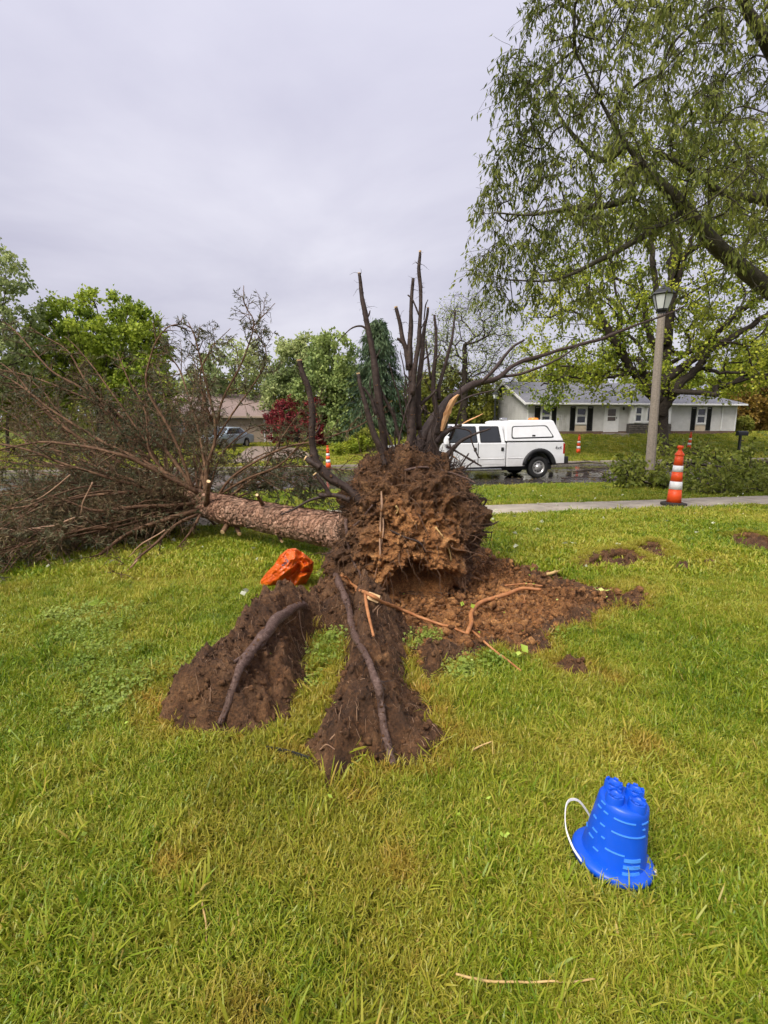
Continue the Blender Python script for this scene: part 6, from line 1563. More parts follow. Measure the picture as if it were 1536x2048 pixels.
b = MB(); b.box2((dx0 - .25, -.95, -.45), (dx1 + .35, -.035, .10)); b.box2((dx0 - .1, -1.30, -.5), (dx1 + .2, -.952, -.06)); b.build('step', M['kerb'], house, bevel=.015)
b = MB(); b.lathe([(.02, 0), (.06, .03), (.075, .16), (.03, .22), (.01, .24)], 10, Matrix.Translation((hx(1243), -.12, 1.62))); b.build('porch_lamp', M['black_metal'], house, True)
b = MB(); b.box2((hx(1440), -.09, .25), (hx(1440) + .08, -.02, EZ - .2)); b.build('downpipe', M['white_trim'], house, bevel=.01)
b = MB()       # trellis left of the first window pair
for k in range(4): b.box2((hx(1117) + k * .16, -.06, .25), (hx(1117) + k * .16 + .02, -.035, 1.35))
for k in range(6): b.box2((hx(1117) - .02, -.075, .35 + k * .18), (hx(1117) + .52, -.062, .37 + k * .18))
b.build('trellis', M['siding'], house)

# beige house with garage on the left ------------------------------------
lA = at(250, 896, 41.0); lB = at(545, 893, 43.5); lz0 = -.42; la_ = math.atan2(lB[1] - lA[1], lB[0] - lA[0]); LL = float(np.hypot(lB[0] - lA[0], lB[1] - lA[1]))
lh = empty('garage_house', (lA[0], lA[1], lz0), la_); tag(lh, 'beige house with brown roof and garage seen through the fallen branches', 'house')
def lx(px):
    d = ray(px, 850); c_, s_ = math.cos(la_), math.sin(la_); k = (lA[0] * s_ - lA[1] * c_) / (d[0] * s_ - d[1] * c_); p_ = d * k; return (p_[0] - lA[0]) * c_ + (p_[1] - lA[1]) * s_
LE = 2.45; LR = 4.15; LD = 8.0
b = MB(); lap_wall(b, 0, LL, .1, LE, 0, .14); b.build('wall', M['beige_siding'], lh); b = MB(); b.box2((.01, .004, -.4), (LL - .01, LD, LE)); b.build('core_wall', M['beige_siding'], lh)
sl = (LR - LE) / (LD / 2); ez = LE - .5 * sl + .1
rf2 = slab([(-.4, -.5, ez), (LL + .4, -.5, ez), (LL + .4, LD / 2, LR + .1), (-.4, LD / 2, LR + .1)], .12).build('roof', M['roof_brown'], lh); slab([(LL + .4, LD + .5, ez), (-.4, LD + .5, ez), (-.4, LD / 2 + .004, LR + .1), (LL + .4, LD / 2 + .004, LR + .1)], .12).build('roof_slope', M['roof_brown'], rf2)
b = MB(); b.box2((-.4, -.6, ez - .16), (LL + .4, -.506, ez)); b.build('gutter', M['beige_siding'], lh, bevel=.015)
b = MB(); b.prism([(0, LE - .02), (LD, LE - .02), (LD / 2, LR)], 0, .05); gw = b.build('gable_wall', M['beige_siding'], lh); gw.rotation_euler = (0, 0, R(90)); gw.location = (LL, 0, 0)
b = MB(); b.box2((LL - .12, -.05, .05), (LL + .03, .05, LE - .1)); b.build('corner_trim', M['white_trim'], lh, bevel=.006)
gx0, gx1 = lx(455), lx(527); b = MB(); b.box2((gx0 - .12, -.06, 0), (gx1 + .12, .02, 2.2)); b.build('garage_frame', M['white_trim'], lh, bevel=.01)
gd = empty('garage_door'); gd.parent = lh
for k in range(4):
    b = MB(); b.box2((gx0, -.09, .02 + k * .525), (gx1, -.062, .02 + k * .525 + .515)); b.build('panel', M['garage'], gd, bevel=.012)
for (p0, p1) in ((362, 375), (386, 400), (300, 314)):
    window(lh, lx(p0), lx(p1), .75, 1.95, -.02)

# pickup truck with a canopy -------------------------------------------
def paint(name, c, rough=.25):
    m, t, out = newmat(name); v = coords(t, 'Object'); n = noise_node(t, 2.5, 6, .65, v); n2 = noise_node(t, 30, 3, .6, v); sp = t.nodes.new('ShaderNodeSeparateXYZ'); t.links.new(v, sp.inputs[0])
    col = ramp(t, n.outputs[0], [(.35, c), (.75, tuple(x * .9 for x in c))]).outputs[0]
    mr = t.nodes.new('ShaderNodeMapRange'); mr.inputs[1].default_value = .85; mr.inputs[2].default_value = .35; t.links.new(sp.outputs[2], mr.inputs[0])      # road spray thrown on to the sills
    mm = t.nodes.new('ShaderNodeMath'); mm.operation = 'MULTIPLY'; t.links.new(mr.outputs[0], mm.inputs[0]); t.links.new(n.outputs[0], mm.inputs[1])
    col = mixc(t, mm.outputs[0], col, (.30, .26, .22)); p_ = princ(t, out, col, rough, .5); p_.inputs['Coat Weight'].default_value = .5; p_.inputs['Coat Roughness'].default_value = .08; return m
M['white_paint'] = paint('white_truck_paint', (.80, .80, .80)); M['rubber'] = simple('tyre_rubber', (.014, .014, .014), (.024, .023, .022), 12, .8, .25, .3, 40, .006); M['flare'] = simple('black_flare', (.014, .014, .015), (.022, .022, .022), 8, .55, .35)
M['steel'] = simple('wheel_steel', (.50, .49, .47), (.36, .35, .33), 8, .35, .5, metal=.6); M['red_lens'] = simple('red_lens', (.30, .012, .012), (.40, .02, .015), 9, .2, .5); M['amber'] = simple('amber_lens', (.72, .25, .03), (.60, .18, .02), 9, .25, .5); M['seal'] = simple('black_seal', (.010, .010, .010), None, 9, .6, .3); M['chrome'] = simple('chrome', (.55, .55, .55), (.42, .42, .42), 6, .18, .5, metal=.9)
M['cabin'] = simple('dark_cabin', (.02, .02, .022), None, 5, .8, .2)
wheel_p = np.array(G(1073, 956)); 
tk = empty('pickup_truck'); tag(tk, 'white crew cab pickup truck with a bed canopy standing in the road', 'truck')
TA = RA + math.pi + R(1.5); ch, sh = math.cos(TA), math.sin(TA)
wl = np.array([1.09, .86]); wheel_w = at(1073, 956.5, 18.7)
tk.location = (wheel_w[0] - (ch * wl[0] - sh * wl[1]), wheel_w[1] - (sh * wl[0] + ch * wl[1]), -.555); tk.rotation_euler = (0, 0, TA)
def arc(cx, cz, r, a0, a1, n): return [(cx + r * math.cos(R(a)), cz + r * math.sin(R(a))) for a in np.linspace(a0, a1, n)]
WR = .385; FX = 5.05; RX = 1.09
bed = [(.10, .52)] + [(RX - .56, .52)] + arc(RX, WR + .02, .56, 168, 12, 14) + [(RX + .56, .44), (2.345, .44), (2.345, 1.27), (.16, 1.27), (.10, 1.22)]
b = MB(); b.prism(bed, -.985, .985); b.build('bed', M['white_paint'], tk, bevel=.035, bseg=3)
cabp = [(2.375, .44), (FX - .56, .40)] + arc(FX, WR + .02, .56, 168, 12, 14) + [(FX + .60, .46), (6.16, .46), (6.20, .70), (6.20, 1.02), (6.10, 1.13), (5.2, 1.22), (4.95, 1.27), (2.375, 1.27)]
b = MB(); b.prism(cabp, -.985, .985); b.build('body', M['white_paint'], tk, bevel=.035, bseg=3)
def yside(z, z0=1.27, z1=1.90, y0=.965, y1=.80): return y0 + (y1 - y0) * (z - z0) / (z1 - z0)
cabt = [(2.40, 1.262), (4.98, 1.262), (4.22, 1.865), (4.05, 1.895), (2.55, 1.905), (2.47, 1.87)]
b = MB(); n = len(cabt); b.add([(x, yside(z), z) for x, z in cabt] + [(x, -yside(z), z) for x, z in cabt], [tuple(range(n)), tuple(range(2 * n - 1, n - 1, -1))] + [(i, n + i, n + (i + 1) % n, (i + 1) % n) for i in range(n)]); b.build('cab', M['white_paint'], tk, bevel=.04, bseg=3)
cap = [(.14, 1.30), (2.39, 1.30), (2.39, 1.98), (2.2, 2.03), (.62, 2.05), (.50, 2.02)]
def ycap(z): return .975 + (.83 - .975) * max(0, z - 1.3) / .72
b = MB(); n = len(cap); b.add([(x, ycap(z), z) for x, z in cap] + [(x, -ycap(z), z) for x, z in cap], [tuple(range(n)), tuple(range(2 * n - 1, n - 1, -1))] + [(i, n + i, n + (i + 1) % n, (i + 1) % n) for i in range(n)]); canopy = b.build('canopy', M['white_paint'], tk, bevel=.05, bseg=3)
b = MB(); b.box2((.13, -.97, 1.272), (2.38, .97, 1.299)); b.build('canopy_seal', M['seal'], tk)
b = MB(); b.box2((2.342, -.90, .5), (2.378, .90, 1.26)); b.build('cab_gap', M['seal'], tk)
def side_poly(poly, yf, off, mat, name, parent, sgn=1, thick=.01, bevel=0):
    V = [(x, sgn * (yf(z) + off), z) for x, z in poly] + [(x, sgn * (yf(z) + off - thick), z) for x, z in poly]; n = len(poly); b = MB(); b.add(V, [tuple(range(n)), tuple(range(2 * n - 1, n - 1, -1))] + [(i, n + i, n + (i + 1) % n, (i + 1) % n) for i in range(n)]); return b.build(name, mat, parent, bevel=bevel)
def rounded(poly, r, n=4):
    out_ = []; P = np.array(poly, float); m = len(P)
    for i in range(m):
        a, c, e = P[i - 1], P[i], P[(i + 1) % m]; u0, u1 = unit(a - c), unit(e - c); p0, p1 = c + u0 * r, c + u1 * r
        for t in np.linspace(0, 1, n): out_.append(tuple((1 - t) ** 2 * p0 + 2 * t * (1 - t) * c + t * t * p1))
    return out_
for sgn in (1, -1):
    fw = rounded([(3.46, 1.30), (4.72, 1.30), (4.18, 1.80), (3.50, 1.80)], .05); rw = rounded([(2.58, 1.30), (3.30, 1.30), (3.32, 1.80), (2.66, 1.80)], .05)
    def grow_(q, k):
        q = np.array(q); c = q.mean(0); return [tuple(c + (p_ - c) * (1 + k / np.abs(p_ - c).clip(.2))) for p_ in q]
    for q, nm in ((fw, 'front'), (rw, 'rear')):
        side_poly(grow_(q, .03), yside, .006, M['seal'], 'window_seal', tk, sgn); side_poly(q, yside, .013, M['glass'], 'side_window', tk, sgn)
    # doors: panels standing a little proud so that their gaps read
    for (x0, x1, xt) in ((3.43, 4.58, 0), (2.42, 3.39, 0)):
        q = rounded([(x0, .52), (x1, .52), (x1 - .0, 1.25), (x0, 1.25)], .05); d_ = side_poly(q, lambda z: .985 - .012 * abs(z - .95), .010, M['white_paint'], 'door', tk, sgn, .02, .008)
        g_ = MB(); hx_ = x0 + .10; g_.box((hx_, sgn * 1.002, 1.05), (.10, .03, .12)); g_.build('handle', M['flare'], d_, bevel=.012)
        side_poly([(x0 + .02, .70), (x1 - .02, .70), (x1 - .02, .735), (x0 + .02, .735)], lambda z: .985, .016, M['white_paint'], 'crease', d_, sgn, .02, .006)
    side_poly([(x0 - .012, .5) for x0 in (3.41,)] + [(3.422, .5), (3.422, 1.26), (3.398, 1.26)], lambda z: .985, .003, M['seal'], 'door_gap', tk, sgn)
    side_poly([(RX + .62, .72), (2.33, .72), (2.33, .75), (RX + .62, .75)], lambda z: .985, .008, M['white_paint'], 'crease', tk, sgn, .02, .005)
    # canopy side panel with black gasket
    def yc(z): return ycap(z)
    g1 = rounded([(.52, 1.43), (2.18, 1.40), (2.14, 1.83), (.80, 1.86)], .09, 5); g2 = rounded([(.575, 1.465), (2.145, 1.435), (2.105, 1.80), (.835, 1.825)], .08, 5)
    side_poly(g1, yc, .010, M['seal'], 'panel_gasket', canopy, sgn, .02); side_poly(g2, yc, .020, M['white_paint'], 'side_panel', canopy, sgn, .03, .006)
    b = MB(); b.box((1.33, sgn * (ycap(1.5) + .022), 1.50), (.12, .02, .06)); b.build('latch', M['flare'], canopy, bevel=.008)
    # wheel arches with black flares
    for cx in (RX, FX):
        o_ring = arc(cx, WR + .02, .66, 172, 8, 18); i_ring = arc(cx, WR + .02, .535, 172, 8, 18); V = []
        for (xo, zo), (xi, zi) in zip(o_ring, i_ring): V += [(xo, sgn * .98, zo), (xo, sgn * 1.02, zo), (xi, sgn * 1.045, zi), (xi, sgn * .80, zi)]
        b = MB(); b.add(V, [(k * 4 + a, k * 4 + (a + 1) % 4, k * 4 + 4 + (a + 1) % 4, k * 4 + 4 + a) for k in range(17) for a in range(4)] + [(0, 1, 2, 3), (71, 70, 69, 68)]); b.build('fender_flare', M['flare'], tk, True)
    side_poly([(2.55, .33), (4.35, .33), (4.35, .385), (2.55, .385)], lambda z: 1.02, .03, M['chrome'], 'running_board', tk, sgn, .16, .012)
    side_poly([(.10, .86), (.10, 1.22), (.17, 1.24), (.17, .86)], lambda z: .985, .008, M['red_lens'], 'tail_lamp', tk, sgn, .12, .008)
    b = MB(); b.box((4.62, sgn * 1.13, 1.36), (.16, .22, .30)); mr_ = b.build('mirror', M['white_paint'], tk, bevel=.05); b = MB(); b.box((4.64, sgn * .99, 1.30), (.05, .16, .05)); b.build('mirror_arm', M['flare'], mr_)
    b = MB(); b.box((6.10, sgn * .72, .92), (.22, .36, .24)); b.build('headlight', M['chrome'], tk, bevel=.03)
for cx in (RX, FX):
    for sgn in (1, -1):
        wh = empty('wheel', (cx, sgn * .86, WR)); wh.parent = tk; wh.rotation_euler = (R(-90) * sgn, 0, 0)
        b = MB(); b.lathe([(.235, -.11), (.30, -.125), (.355, -.12), (.380, -.10), (WR, -.06), (WR, .06), (.380, .10), (.355, .12), (.30, .125), (.235, .11), (.225, 0), (.235, -.11)], 44); b.build('tyre', M['rubber'], wh, True)
        b = MB(); b.lathe([(.236, .105), (.225, .115), (.205, .105), (.195, .05), (.165, .055), (.13, .085), (.085, .09), (.080, .125), (.055, .135), (.001, .135)], 36); rm = b.build('rim', M['steel'], wh, True)
        for k in range(8):
            a = k * math.pi / 4; b = MB(); b.box((math.cos(a) * .152, math.sin(a) * .152, .074), (.034, .055, .02), Matrix.Rotation(a, 3, 'Z')); b.build('rim_hole', M['seal'], rm, bevel=.008)
            b = MB(); b.lathe([(.012, .088), (.012, .108), (.001, .11)], 8, Matrix.Translation((math.cos(a + .39) * .105, math.sin(a + .39) * .105, 0))); b.build('lug_nut', M['chrome'], rm)
b = MB(); b.box2((.52, -.84, .30), (5.6, .84, .50)); b.build('chassis', M['seal'], tk)
b = MB(); b.box2((-.08, -.98, .52), (.098, .98, .76)); b.build('rear_bumper', M['flare'], tk, bevel=.03); b = MB(); b.box2((6.205, -.98, .46), (6.33, .98, .70)); b.build('front_bumper', M['chrome'], tk, bevel=.03)
b = MB(); b.box2((.0, -.25, .40), (.3, .25, .51)); b.build('hitch', M['seal'], tk)
b = MB(); b.add([(4.93, .80, 1.30), (4.93, -.80, 1.30), (4.27, -.72, 1.84), (4.27, .72, 1.84), (4.97, .80, 1.31), (4.97, -.80, 1.31), (4.31, -.72, 1.85), (4.31, .72, 1.85)], [(0, 1, 2, 3), (7, 6, 5, 4), (0, 4, 5, 1), (3, 2, 6, 7), (0, 3, 7, 4), (1, 5, 6, 2)]); b.build('windscreen', M['glass'], tk)
b = MB(); b.box2((6.19, -.52, .78), (6.235, .52, 1.04)); b.build('grille', M['seal'], tk, bevel=.02)
b = MB(); b.lathe([(.19, 0), (.19, .03), (.16, .075), (.001, .085)], 20, Matrix.Translation((.98, .25, 2.045)) @ Matrix.Scale(1.0, 4)); b.build('beacon', M['amber'], tk, True)
b = MB(); b.box((2.22, .35, 2.07), (.26, .16, .10)); b.build('work_lamp', M['chrome'], tk, bevel=.03)
def text_mesh(s, size, name, mat, parent, loc, rot, ext=.002):
    cu = bpy.data.curves.new(name, 'FONT'); cu.body = s; cu.size = size; cu.extrude = ext; cu.align_x = 'CENTER'; cu.align_y = 'CENTER'; to = bpy.data.objects.new(name, cu); scene.collection.objects.link(to)
    dg = bpy.context.evaluated_depsgraph_get(); me = bpy.data.meshes.new_from_object(to.evaluated_get(dg)); bpy.data.objects.remove(to); me.materials.clear(); me.materials.append(mat); o = bpy.data.objects.new(name, me); link(o, parent); o.location = loc; o.rotation_euler = rot; return o
M['badge'] = simple('grey_badge', (.13, .13, .14), None, 9, .4, .4)
text_mesh('4x4', .17, 'badge', M['badge'], tk, (.36, .994, 1.07), (R(90), 0, math.pi)).scale = (1, 1, 1)

# lamp post on the verge -------------------------------------------------
M['post'] = simple('aggregate_post', (.34, .285, .23), (.22, .185, .15), 30, .8, .25, .5, 90, .006, dirt=(.38, .31, .25), dirt_amt=.5)
M['frost'] = simple('frosted_pane', (.66, .68, .66), (.55, .57, .55), 4, .3, .4)
lb = G(1297, 974); lp = empty('lamp_post', (lb[0], lb[1], float(terr(lb[0], lb[1])))); tag(lp, 'tall grey-brown lamp post with black lantern on the near verge', 'lamp post')
lt = at(1323, 628, lb[1]); o0 = np.array(lp.location)
b = MB(); pp = np.array([[0, 0, -.1], *(np.array(lt) - o0 - 0)[None]]); pp = pp[0] + (pp[1] - pp[0]) * np.linspace(0, 1, 10)[:, None]; b.tube(pp, np.linspace(.135, .095, 10), 10, True, .03); b.build('pole', M['post'], lp, False)
ax = np.array(lt) - o0
def lantern(parent, top, s, lean=(0, 0)):
    b = MB(); b.lathe([(.12 * s, -.10 * s), (.12 * s, .06 * s), (.18 * s, .10 * s), (.19 * s, .16 * s), (.001, .16 * s)], 12, Matrix.Translation(top)); b.build('collar', M['black_metal'], parent)
    zb, zt_ = .16 * s, .62 * s; rb0, rt0 = .20 * s, .34 * s
    for k in range(6):
        a0, a1 = k * math.pi / 3 + .3, (k + 1) * math.pi / 3 + .3; q = [np.array([math.cos(a) * r, math.sin(a) * r, z]) + top for a, r, z in ((a0, rb0, zb), (a1, rb0, zb), (a1, rt0, zt_), (a0, rt0, zt_))]
        nn = unit(np.cross(q[1] - q[0], q[3] - q[0])); b = MB(); b.add(q + [x - nn * .01 for x in q], [(0, 1, 2, 3), (7, 6, 5, 4), (0, 4, 5, 1), (1, 5, 6, 2), (2, 6, 7, 3), (3, 7, 4, 0)]); b.build('lantern_pane', M['frost'], parent)
        b = MB(); b.tube([q[0], q[3]], .018 * s, 5); b.build('lantern_bar', M['black_metal'], parent)
    b = MB(); b.lathe([(.36 * s, .60 * s), (.40 * s, .63 * s), (.38 * s, .67 * s), (.24 * s, .80 * s), (.10 * s, .86 * s), (.06 * s, .90 * s), (.03 * s, .96 * s), (.001, .97 * s)], 6, Matrix.Translation(top) @ Matrix.Rotation(.3, 4, 'Z')); b.build('lantern_roof', M['black_metal'], parent)
lantern(lp, Vector(ax), .78)
# thin lamp post beside the pale house
p2 = at(988, 872, 33.0); zg = float(terr(p2[0], p2[1])); lp2 = empty('yard_lamp', (p2[0], p2[1], zg)); tag(lp2, 'thin black yard lamp left of the pale house', 'lamp post')
tz = at(992, 800, 33.0)[2] - zg
b = MB(); b.tube([(0, 0, -.1), (0, 0, tz)], [.05, .04], 8); b.build('pole', M['black_metal'], lp2); lantern(lp2, Vector((0, 0, tz)), .55)

# traffic cones ---------------------------------------------------------
M['cone_orange'] = simple('cone_orange', (.80, .085, .012), (.70, .07, .010), 6, .45, .4, dirt=(.45, .06, .02), dirt_amt=.5); M['cone_white'] = simple('cone_white', (.80, .79, .78), (.70, .69, .68), 8, .4, .4); M['cone_base'] = simple('cone_base', (.022, .020, .019), (.05, .042, .035), 6, .8, .3, .4, 30, .01)
def cone(p, hgt, rz, lean, label):
    c = empty('traffic_cone', p, rz); c.rotation_euler = (lean[0], lean[1], rz); tag(c, label, 'traffic cone', 'orange and white traffic cones'); s = hgt / 1.10
    b = MB(); b.lathe([(.215 * s, .0), (.225 * s, .012 * s), (.222 * s, .05 * s), (.16 * s, .065 * s), (.14 * s, .062 * s)], 8); b.build('base', M['cone_base'], c, bevel=.008)
    def rad_(z): return .128 - .060 * z / .92
    bands = [(.055, .30, 'cone_orange'), (.30, .445, 'cone_white'), (.445, .62, 'cone_orange'), (.62, .735, 'cone_white'), (.735, .92, 'cone_orange')]
    for z0, z1, m_ in bands:
        e = .0025 if m_ == 'cone_white' else 0; b = MB(); b.lathe([((rad_(z0) + e - .01) * s, z0 * s), ((rad_(z0) + e) * s, (z0 + .001) * s), ((rad_(z1) + e) * s, (z1 - .001) * s), ((rad_(z1) + e - .01) * s, z1 * s)], 28); b.build('band', M[m_], c, True)
    b = MB(); b.lathe([(.080 * s, .918 * s), (.082 * s, .935 * s), (.070 * s, .955 * s), (.048 * s, .985 * s), (.034 * s, 1.0 * s), (.034 * s, 1.035 * s), (.052 * s, 1.05 * s), (.055 * s, 1.075 * s), (.045 * s, 1.095 * s), (.001, 1.10 * s)], 24); b.build('grip', M['cone_orange'], c, True); return c
def on_ground(px, py, up=0.0):
    p_ = G(px, py); return (p_[0], p_[1], float(terr(p_[0], p_[1])) + up)
pc = at(1347, 1008, 9.75); cone((pc[0], pc[1], -.135), 1.12, .3, (0, R(2.0)), 'nearest orange and white cone on the sidewalk')
cone(on_ground(1156, 908), 1.07, .1, (0, R(1)), 'orange and white cone on the grass just right of the truck')
cone(on_ground(1377, 900), 1.05, .5, (R(2), R(3)), 'orange and white cone leaning on the grass before the pale house')
pl = at(657, 937, 22.6); cone((pl[0], pl[1], -.57), 1.0, .9, (0, R(-2)), 'orange and white cone at the far kerb left of the root ball')

# mailbox -----------------------------------------------------------------
pm = G(1477, 905); pm = (pm[0], pm[1], float(terr(pm[0], pm[1]))); mbx = empty('mailbox', pm, R(14)); tag(mbx, 'black mailbox on a post at the far kerb', 'mailbox'); s = 1.0
b = MB(); b.box2((-.06, -.06, -.1), (.06, .06, .98)); b.build('post', M['black_metal'], mbx, bevel=.01)
prof = [(-.13, 0), (.13, 0)] + [(.13 * math.cos(a), .14 + .13 * math.sin(a)) for a in np.linspace(0, math.pi, 9)]
b = MB(); b.prism(prof, -.30, .30); bx = b.build('box', M['black_metal'], mbx, bevel=.01); bx.location = (.10, 0, .985); bx.rotation_euler = (0, 0, R(80)); b = MB(); b.box2((-.03, -.03, .66), (.28, .03, .72)); b.build('arm', M['black_metal'], mbx, bevel=.006)
b = MB(); b.box2((-.11, -.32, .05), (.11, -.302, .24)); b.build('door', M['black_metal'], bx, bevel=.006)

# parked car in the driveway, mostly hidden --------------------------------
M['silver'] = paint('silver_paint', (.33, .40, .46), .3)
pcar = at(452, 905, 37.5); car = empty('parked_car', (pcar[0], pcar[1], float(terr(pcar[0], pcar[1])) + .02), R(250)); tag(car, 'pale silver car in the driveway behind the fallen branches', 'car')
low = [(-2.2, .35), (-1.75, .3)] + arc(-1.35, .32, .38, 175, 5, 8) + [(-.9, .28), (.9, .28)] + arc(1.35, .32, .38, 175, 5, 8) + [(1.8, .3), (2.25, .38), (2.28, .62), (2.1, .80), (1.2, .95), (-1.6, .98), (-2.2, .9), (-2.28, .6)]
b = MB(); b.prism(low, -.88, .88); b.build('body', M['silver'], car, bevel=.06, bseg=3)
gh = [(-1.7, .96), (1.15, .94), (.45, 1.42), (-.2, 1.47), (-.95, 1.44)]; n = len(gh); yw = lambda z: .84 - .22 * (z - .95) / .5
b = MB(); b.add([(x, yw(z), z) for x, z in gh] + [(x, -yw(z), z) for x, z in gh], [tuple(range(n)), tuple(range(2 * n - 1, n - 1, -1))] + [(i, n + i, n + (i + 1) % n, (i + 1) % n) for i in range(n)]); b.build('cabin', M['silver'], car, bevel=.05)
for sgn in (1, -1): side_poly([(-1.35, 1.0), (.95, 1.0), (.40, 1.37), (-.85, 1.39)], yw, .004, M['glass'], 'side_window', car, sgn)
b = MB(); b.add([(1.12, .70, .99), (1.12, -.70, .99), (.52, -.60, 1.40), (.52, .60, 1.40)], [(0, 1, 2, 3)]); b.build('windscreen', M['glass'], car)
for sx_ in (-1.35, 1.35):
    for sgn in (1, -1):
        w = empty('wheel', (sx_, sgn * .78, .32)); w.parent = car; w.rotation_euler = (R(-90) * sgn, 0, 0); b = MB(); b.lathe([(.2, -.1), (.29, -.1), (.32, -.06), (.32, .06), (.29, .1), (.2, .1), (.19, .05), (.2, -.1)], 24); b.build('tyre', M['rubber'], w, True); b = MB(); b.lathe([(.205, .08), (.18, .06), (.06, .08), (.001, .085)], 20); b.build('rim', M['steel'], w, True)
for sgn in (1, -1): b = MB(); b.box((2.18, sgn * .62, .70), (.18, .34, .14)); b.build('headlight', M['chrome'], car, bevel=.03)

# fallen leafy limbs on the verge and road at the right ----------------------
M['lf_brush'] = foliage('brush_leaf', [(.12, (.070, .098, .012)), (.45, (.160, .195, .026)), (.85, (.29, .31, .055))], .35, .8)
def fallen_limb(q, Y, r0, label, seed, nt=34, tw=1.1, per=60, leaf=.13, zr=1.0):
    r_ = np.random.default_rng(seed); pts = pxl(q, Y); n = 30; pth = spline(pts, n); pth[:, 2] = np.maximum(pth[:, 2], np.maximum(terr(pth[:, 0], pth[:, 1]) + .06, -.52)); o0 = pth[0].copy(); o0[2] = float(terr(o0[0], o0[1])); fo = empty('fallen_limb', o0); tag(fo, label, 'fallen branch', 'leafy limbs blown down at the right')
    b = MB(); b.tube(pth - o0, np.linspace(r0, r0 * .25, n), 8, True, .12, seed); b.build('stem', M['tree_bark'], fo, True)
    idx = r_.integers(2, n, nt); T = unit(np.gradient(pth, axis=0))[idx]; sd = unit(r_.normal(0, 1, (nt, 3)) * [1, 1, .8] + [0, 0, .30]); d = unit(T * .5 + sd); Lt = tw * r_.uniform(.4, 1.1, (nt, 1)); P = [pth[idx]]
    for k in range(5): d = unit(d + r_.normal(0, .12, d.shape) + [0, 0, -.14]); P.append(P[-1] + d * Lt / 5)
    P = np.stack(P, 1); gz = np.maximum(terr(P[..., 0], P[..., 1]), -.56) + .03; P[..., 2] = np.maximum(P[..., 2], gz)
    v, f = batch_tubes(P - o0, np.full(nt, r0 * .3), np.full(nt, .004), 4); m = 5; a = np.repeat(np.arange(nt), m); s_ = r_.uniform(.2, 1, len(a)) * 4.999; ii = s_.astype(int); fr = (s_ - ii)[:, None]; p0 = P[a, ii] * (1 - fr) + P[a, ii + 1] * fr; d = unit(r_.normal(0, 1, p0.shape) + [0, 0, .1]); Q = [p0]
    for k in range(3): d = unit(d + r_.normal(0, .15, d.shape) + [0, 0, -.2]); Q.append(Q[-1] + d * .14 * r_.uniform(.5, 1.4, (len(a), 1)))
    Q = np.stack(Q, 1); Q[..., 2] = np.maximum(Q[..., 2], np.maximum(terr(Q[..., 0], Q[..., 1]), -.56) + .02); v2, f2 = batch_tubes(Q - o0, np.full(len(a), .005), np.full(len(a), .0025)); v, f = join_vf([(v, f), (v2, f2)]); fast_mesh('twigs', v, f, M['tree_bark'], fo, False, 'stuff')
    nl = int(per * nt); w = r_.integers(0, len(a), nl); s_ = r_.uniform(.1, 1, nl) * 2.999; ii = s_.astype(int); fr = (s_ - ii)[:, None]; c = Q[w, ii] * (1 - fr) + Q[w, ii + 1] * fr + r_.normal(0, .05, (nl, 3)); c[:, 2] = np.maximum(c[:, 2], np.maximum(terr(c[:, 0], c[:, 1]), -.56) + .02)
    leaves('foliage', c - o0, leaf, leaf * .62, [0, 0, -.5], M['lf_brush'], fo, r_, .25, .7)
fallen_limb([(1580, 985), (1500, 975), (1420, 968), (1350, 972), (1290, 965), (1240, 950)], 13.6, .06, 'leafy limb lying from the right edge to the lamp post foot', 81, 36, .85, 60)
fallen_limb([(1600, 960), (1520, 950), (1440, 935), (1370, 925), (1310, 930), (1260, 940)], 15.6, .07, 'leafy limb in the road behind the near cone', 82, 38, .95, 58)
fallen_limb([(1620, 935), (1560, 925), (1480, 922), (1400, 910), (1340, 890), (1310, 885)], 17.0, .06, 'leafy limb arching up to the far grass beside the maple trunk', 83, 34, 1.0, 50)
fallen_limb([(1640, 995), (1560, 990), (1500, 985), (1440, 985), (1390, 990)], 11.9, .045, 'leafy limb at the sidewalk right of the near cone', 84, 34, .75, 66, .11)
fallen_limb([(1620, 970), (1560, 955), (1500, 945), (1450, 940)], 14.6, .05, 'leafy limb at the right edge deepest in the brush', 85, 32, .95, 60)
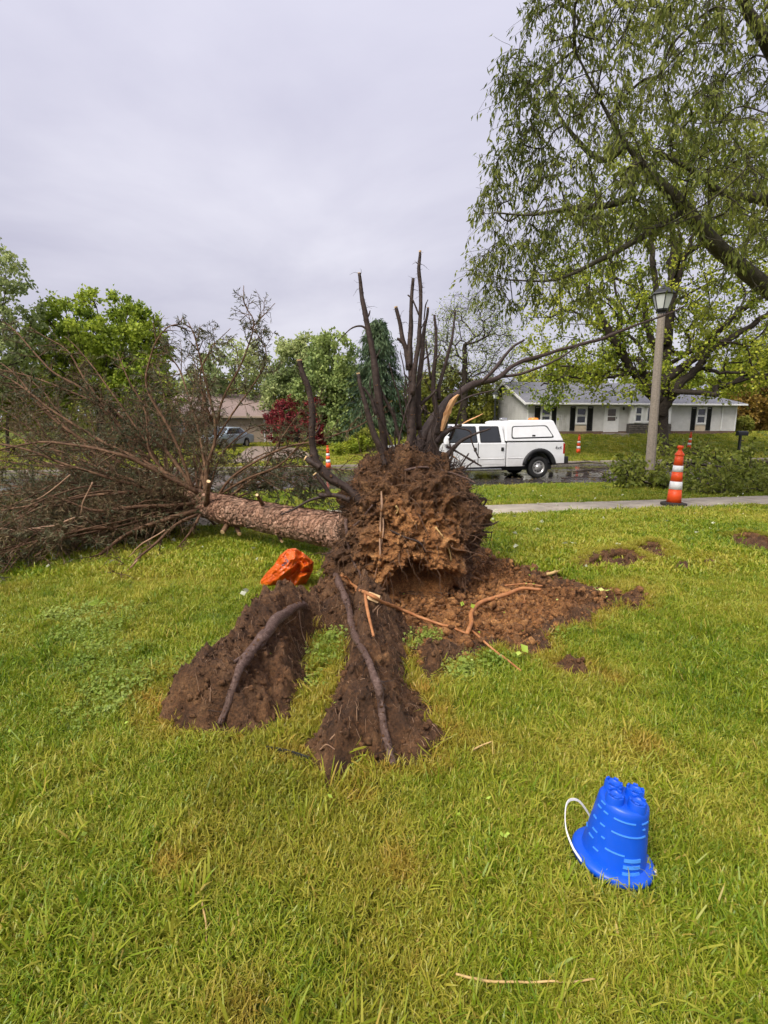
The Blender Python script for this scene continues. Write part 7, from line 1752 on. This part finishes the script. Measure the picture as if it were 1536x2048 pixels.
# bare sticks in the wet road
def road_stick(q, r0, label, seed):
    r_ = np.random.default_rng(seed); pts = []
    for a, b_ in q:
        d = ray(a, b_); k = (-.54 - EYE[2]) / d[2]; pts.append(EYE + d * k)
    o0 = pts[0].copy(); o0[2] = -.555; n = len(pts) * 7; p_ = spline(pts, n); p_ = p_ + .09 * np.stack([vnoise(p_ * 1.7 + seed + k, 220 + k) for k in range(3)], -1) * [1, 1, .25]; p_[:, 2] = np.maximum(p_[:, 2], -.545 + r0)
    b = MB(); b.tube(p_ - o0, np.linspace(r0, r0 * .35, n), 7, True, .1); o = b.build('fallen_stick', M['dark_root'], None, True); o.location = o0; tag(o, label, 'stick', 'sticks on the wet road')
    nt = 9; idx = r_.integers(2, n, nt); d = unit(r_.normal(0, 1, (nt, 3)) * [1, 1, .3]); P = [p_[idx]]
    for k in range(4): d = unit(d + r_.normal(0, .2, d.shape)); P.append(P[-1] + d * .16 * r_.uniform(.4, 1.4, (nt, 1)))
    P = np.stack(P, 1); P[..., 2] = np.maximum(P[..., 2], -.545 + .01); v, f = batch_tubes(P - o0, np.full(nt, r0 * .5), np.full(nt, .004), 4); fast_mesh('twigs', v, f, M['dark_root'], o, False, 'stuff')
for k, (q, r0, lab) in enumerate([([(1100, 930), (1140, 928), (1180, 926), (1215, 930)], .035, 'dark stick on the road close behind the truck bumper'), ([(1150, 945), (1200, 938), (1250, 936), (1290, 930)], .03, 'dark stick along the middle of the road right of the truck'), ([(1120, 958), (1170, 955), (1215, 958)], .025, 'dark stick on the road near the rear wheel'), ([(1190, 968), (1225, 958), (1260, 962)], .03, 'dark stick on the road just before the lamp post'), ([(1080, 968), (1130, 965), (1160, 968)], .02, 'thin stick on the road below the rear wheel'), ([(1205, 948), (1240, 950), (1285, 946)], .022, 'forked stick on the road left of the lamp post'), ([(1160, 935), (1190, 942), (1230, 944)], .02, 'thin stick on the road between the longer ones'), ([(1420, 912), (1470, 908), (1530, 906)], .03, 'stick on the road near the mailbox')]):
    road_stick(q, r0, lab, 500 + k)
P = []
r_ = np.random.default_rng(91)
tt_ = r_.uniform(-6, 22, 900); s_ = r_.uniform(15, 23.3, 900); Pq = np.stack([RN[0] * s_ + RD[0] * tt_, RN[1] * s_ + RD[1] * tt_], -1)
o = leaves('road_litter', np.column_stack([Pq, np.full(900, -.545) + .03]), .16, .05, r_.normal(0, 1, (900, 3)) * [1, 1, .06], M['needle_brown'], None, r_, .2, .1, 'stuff'); tag(o, 'twigs and leaf scraps strewn over the wet road', 'litter')
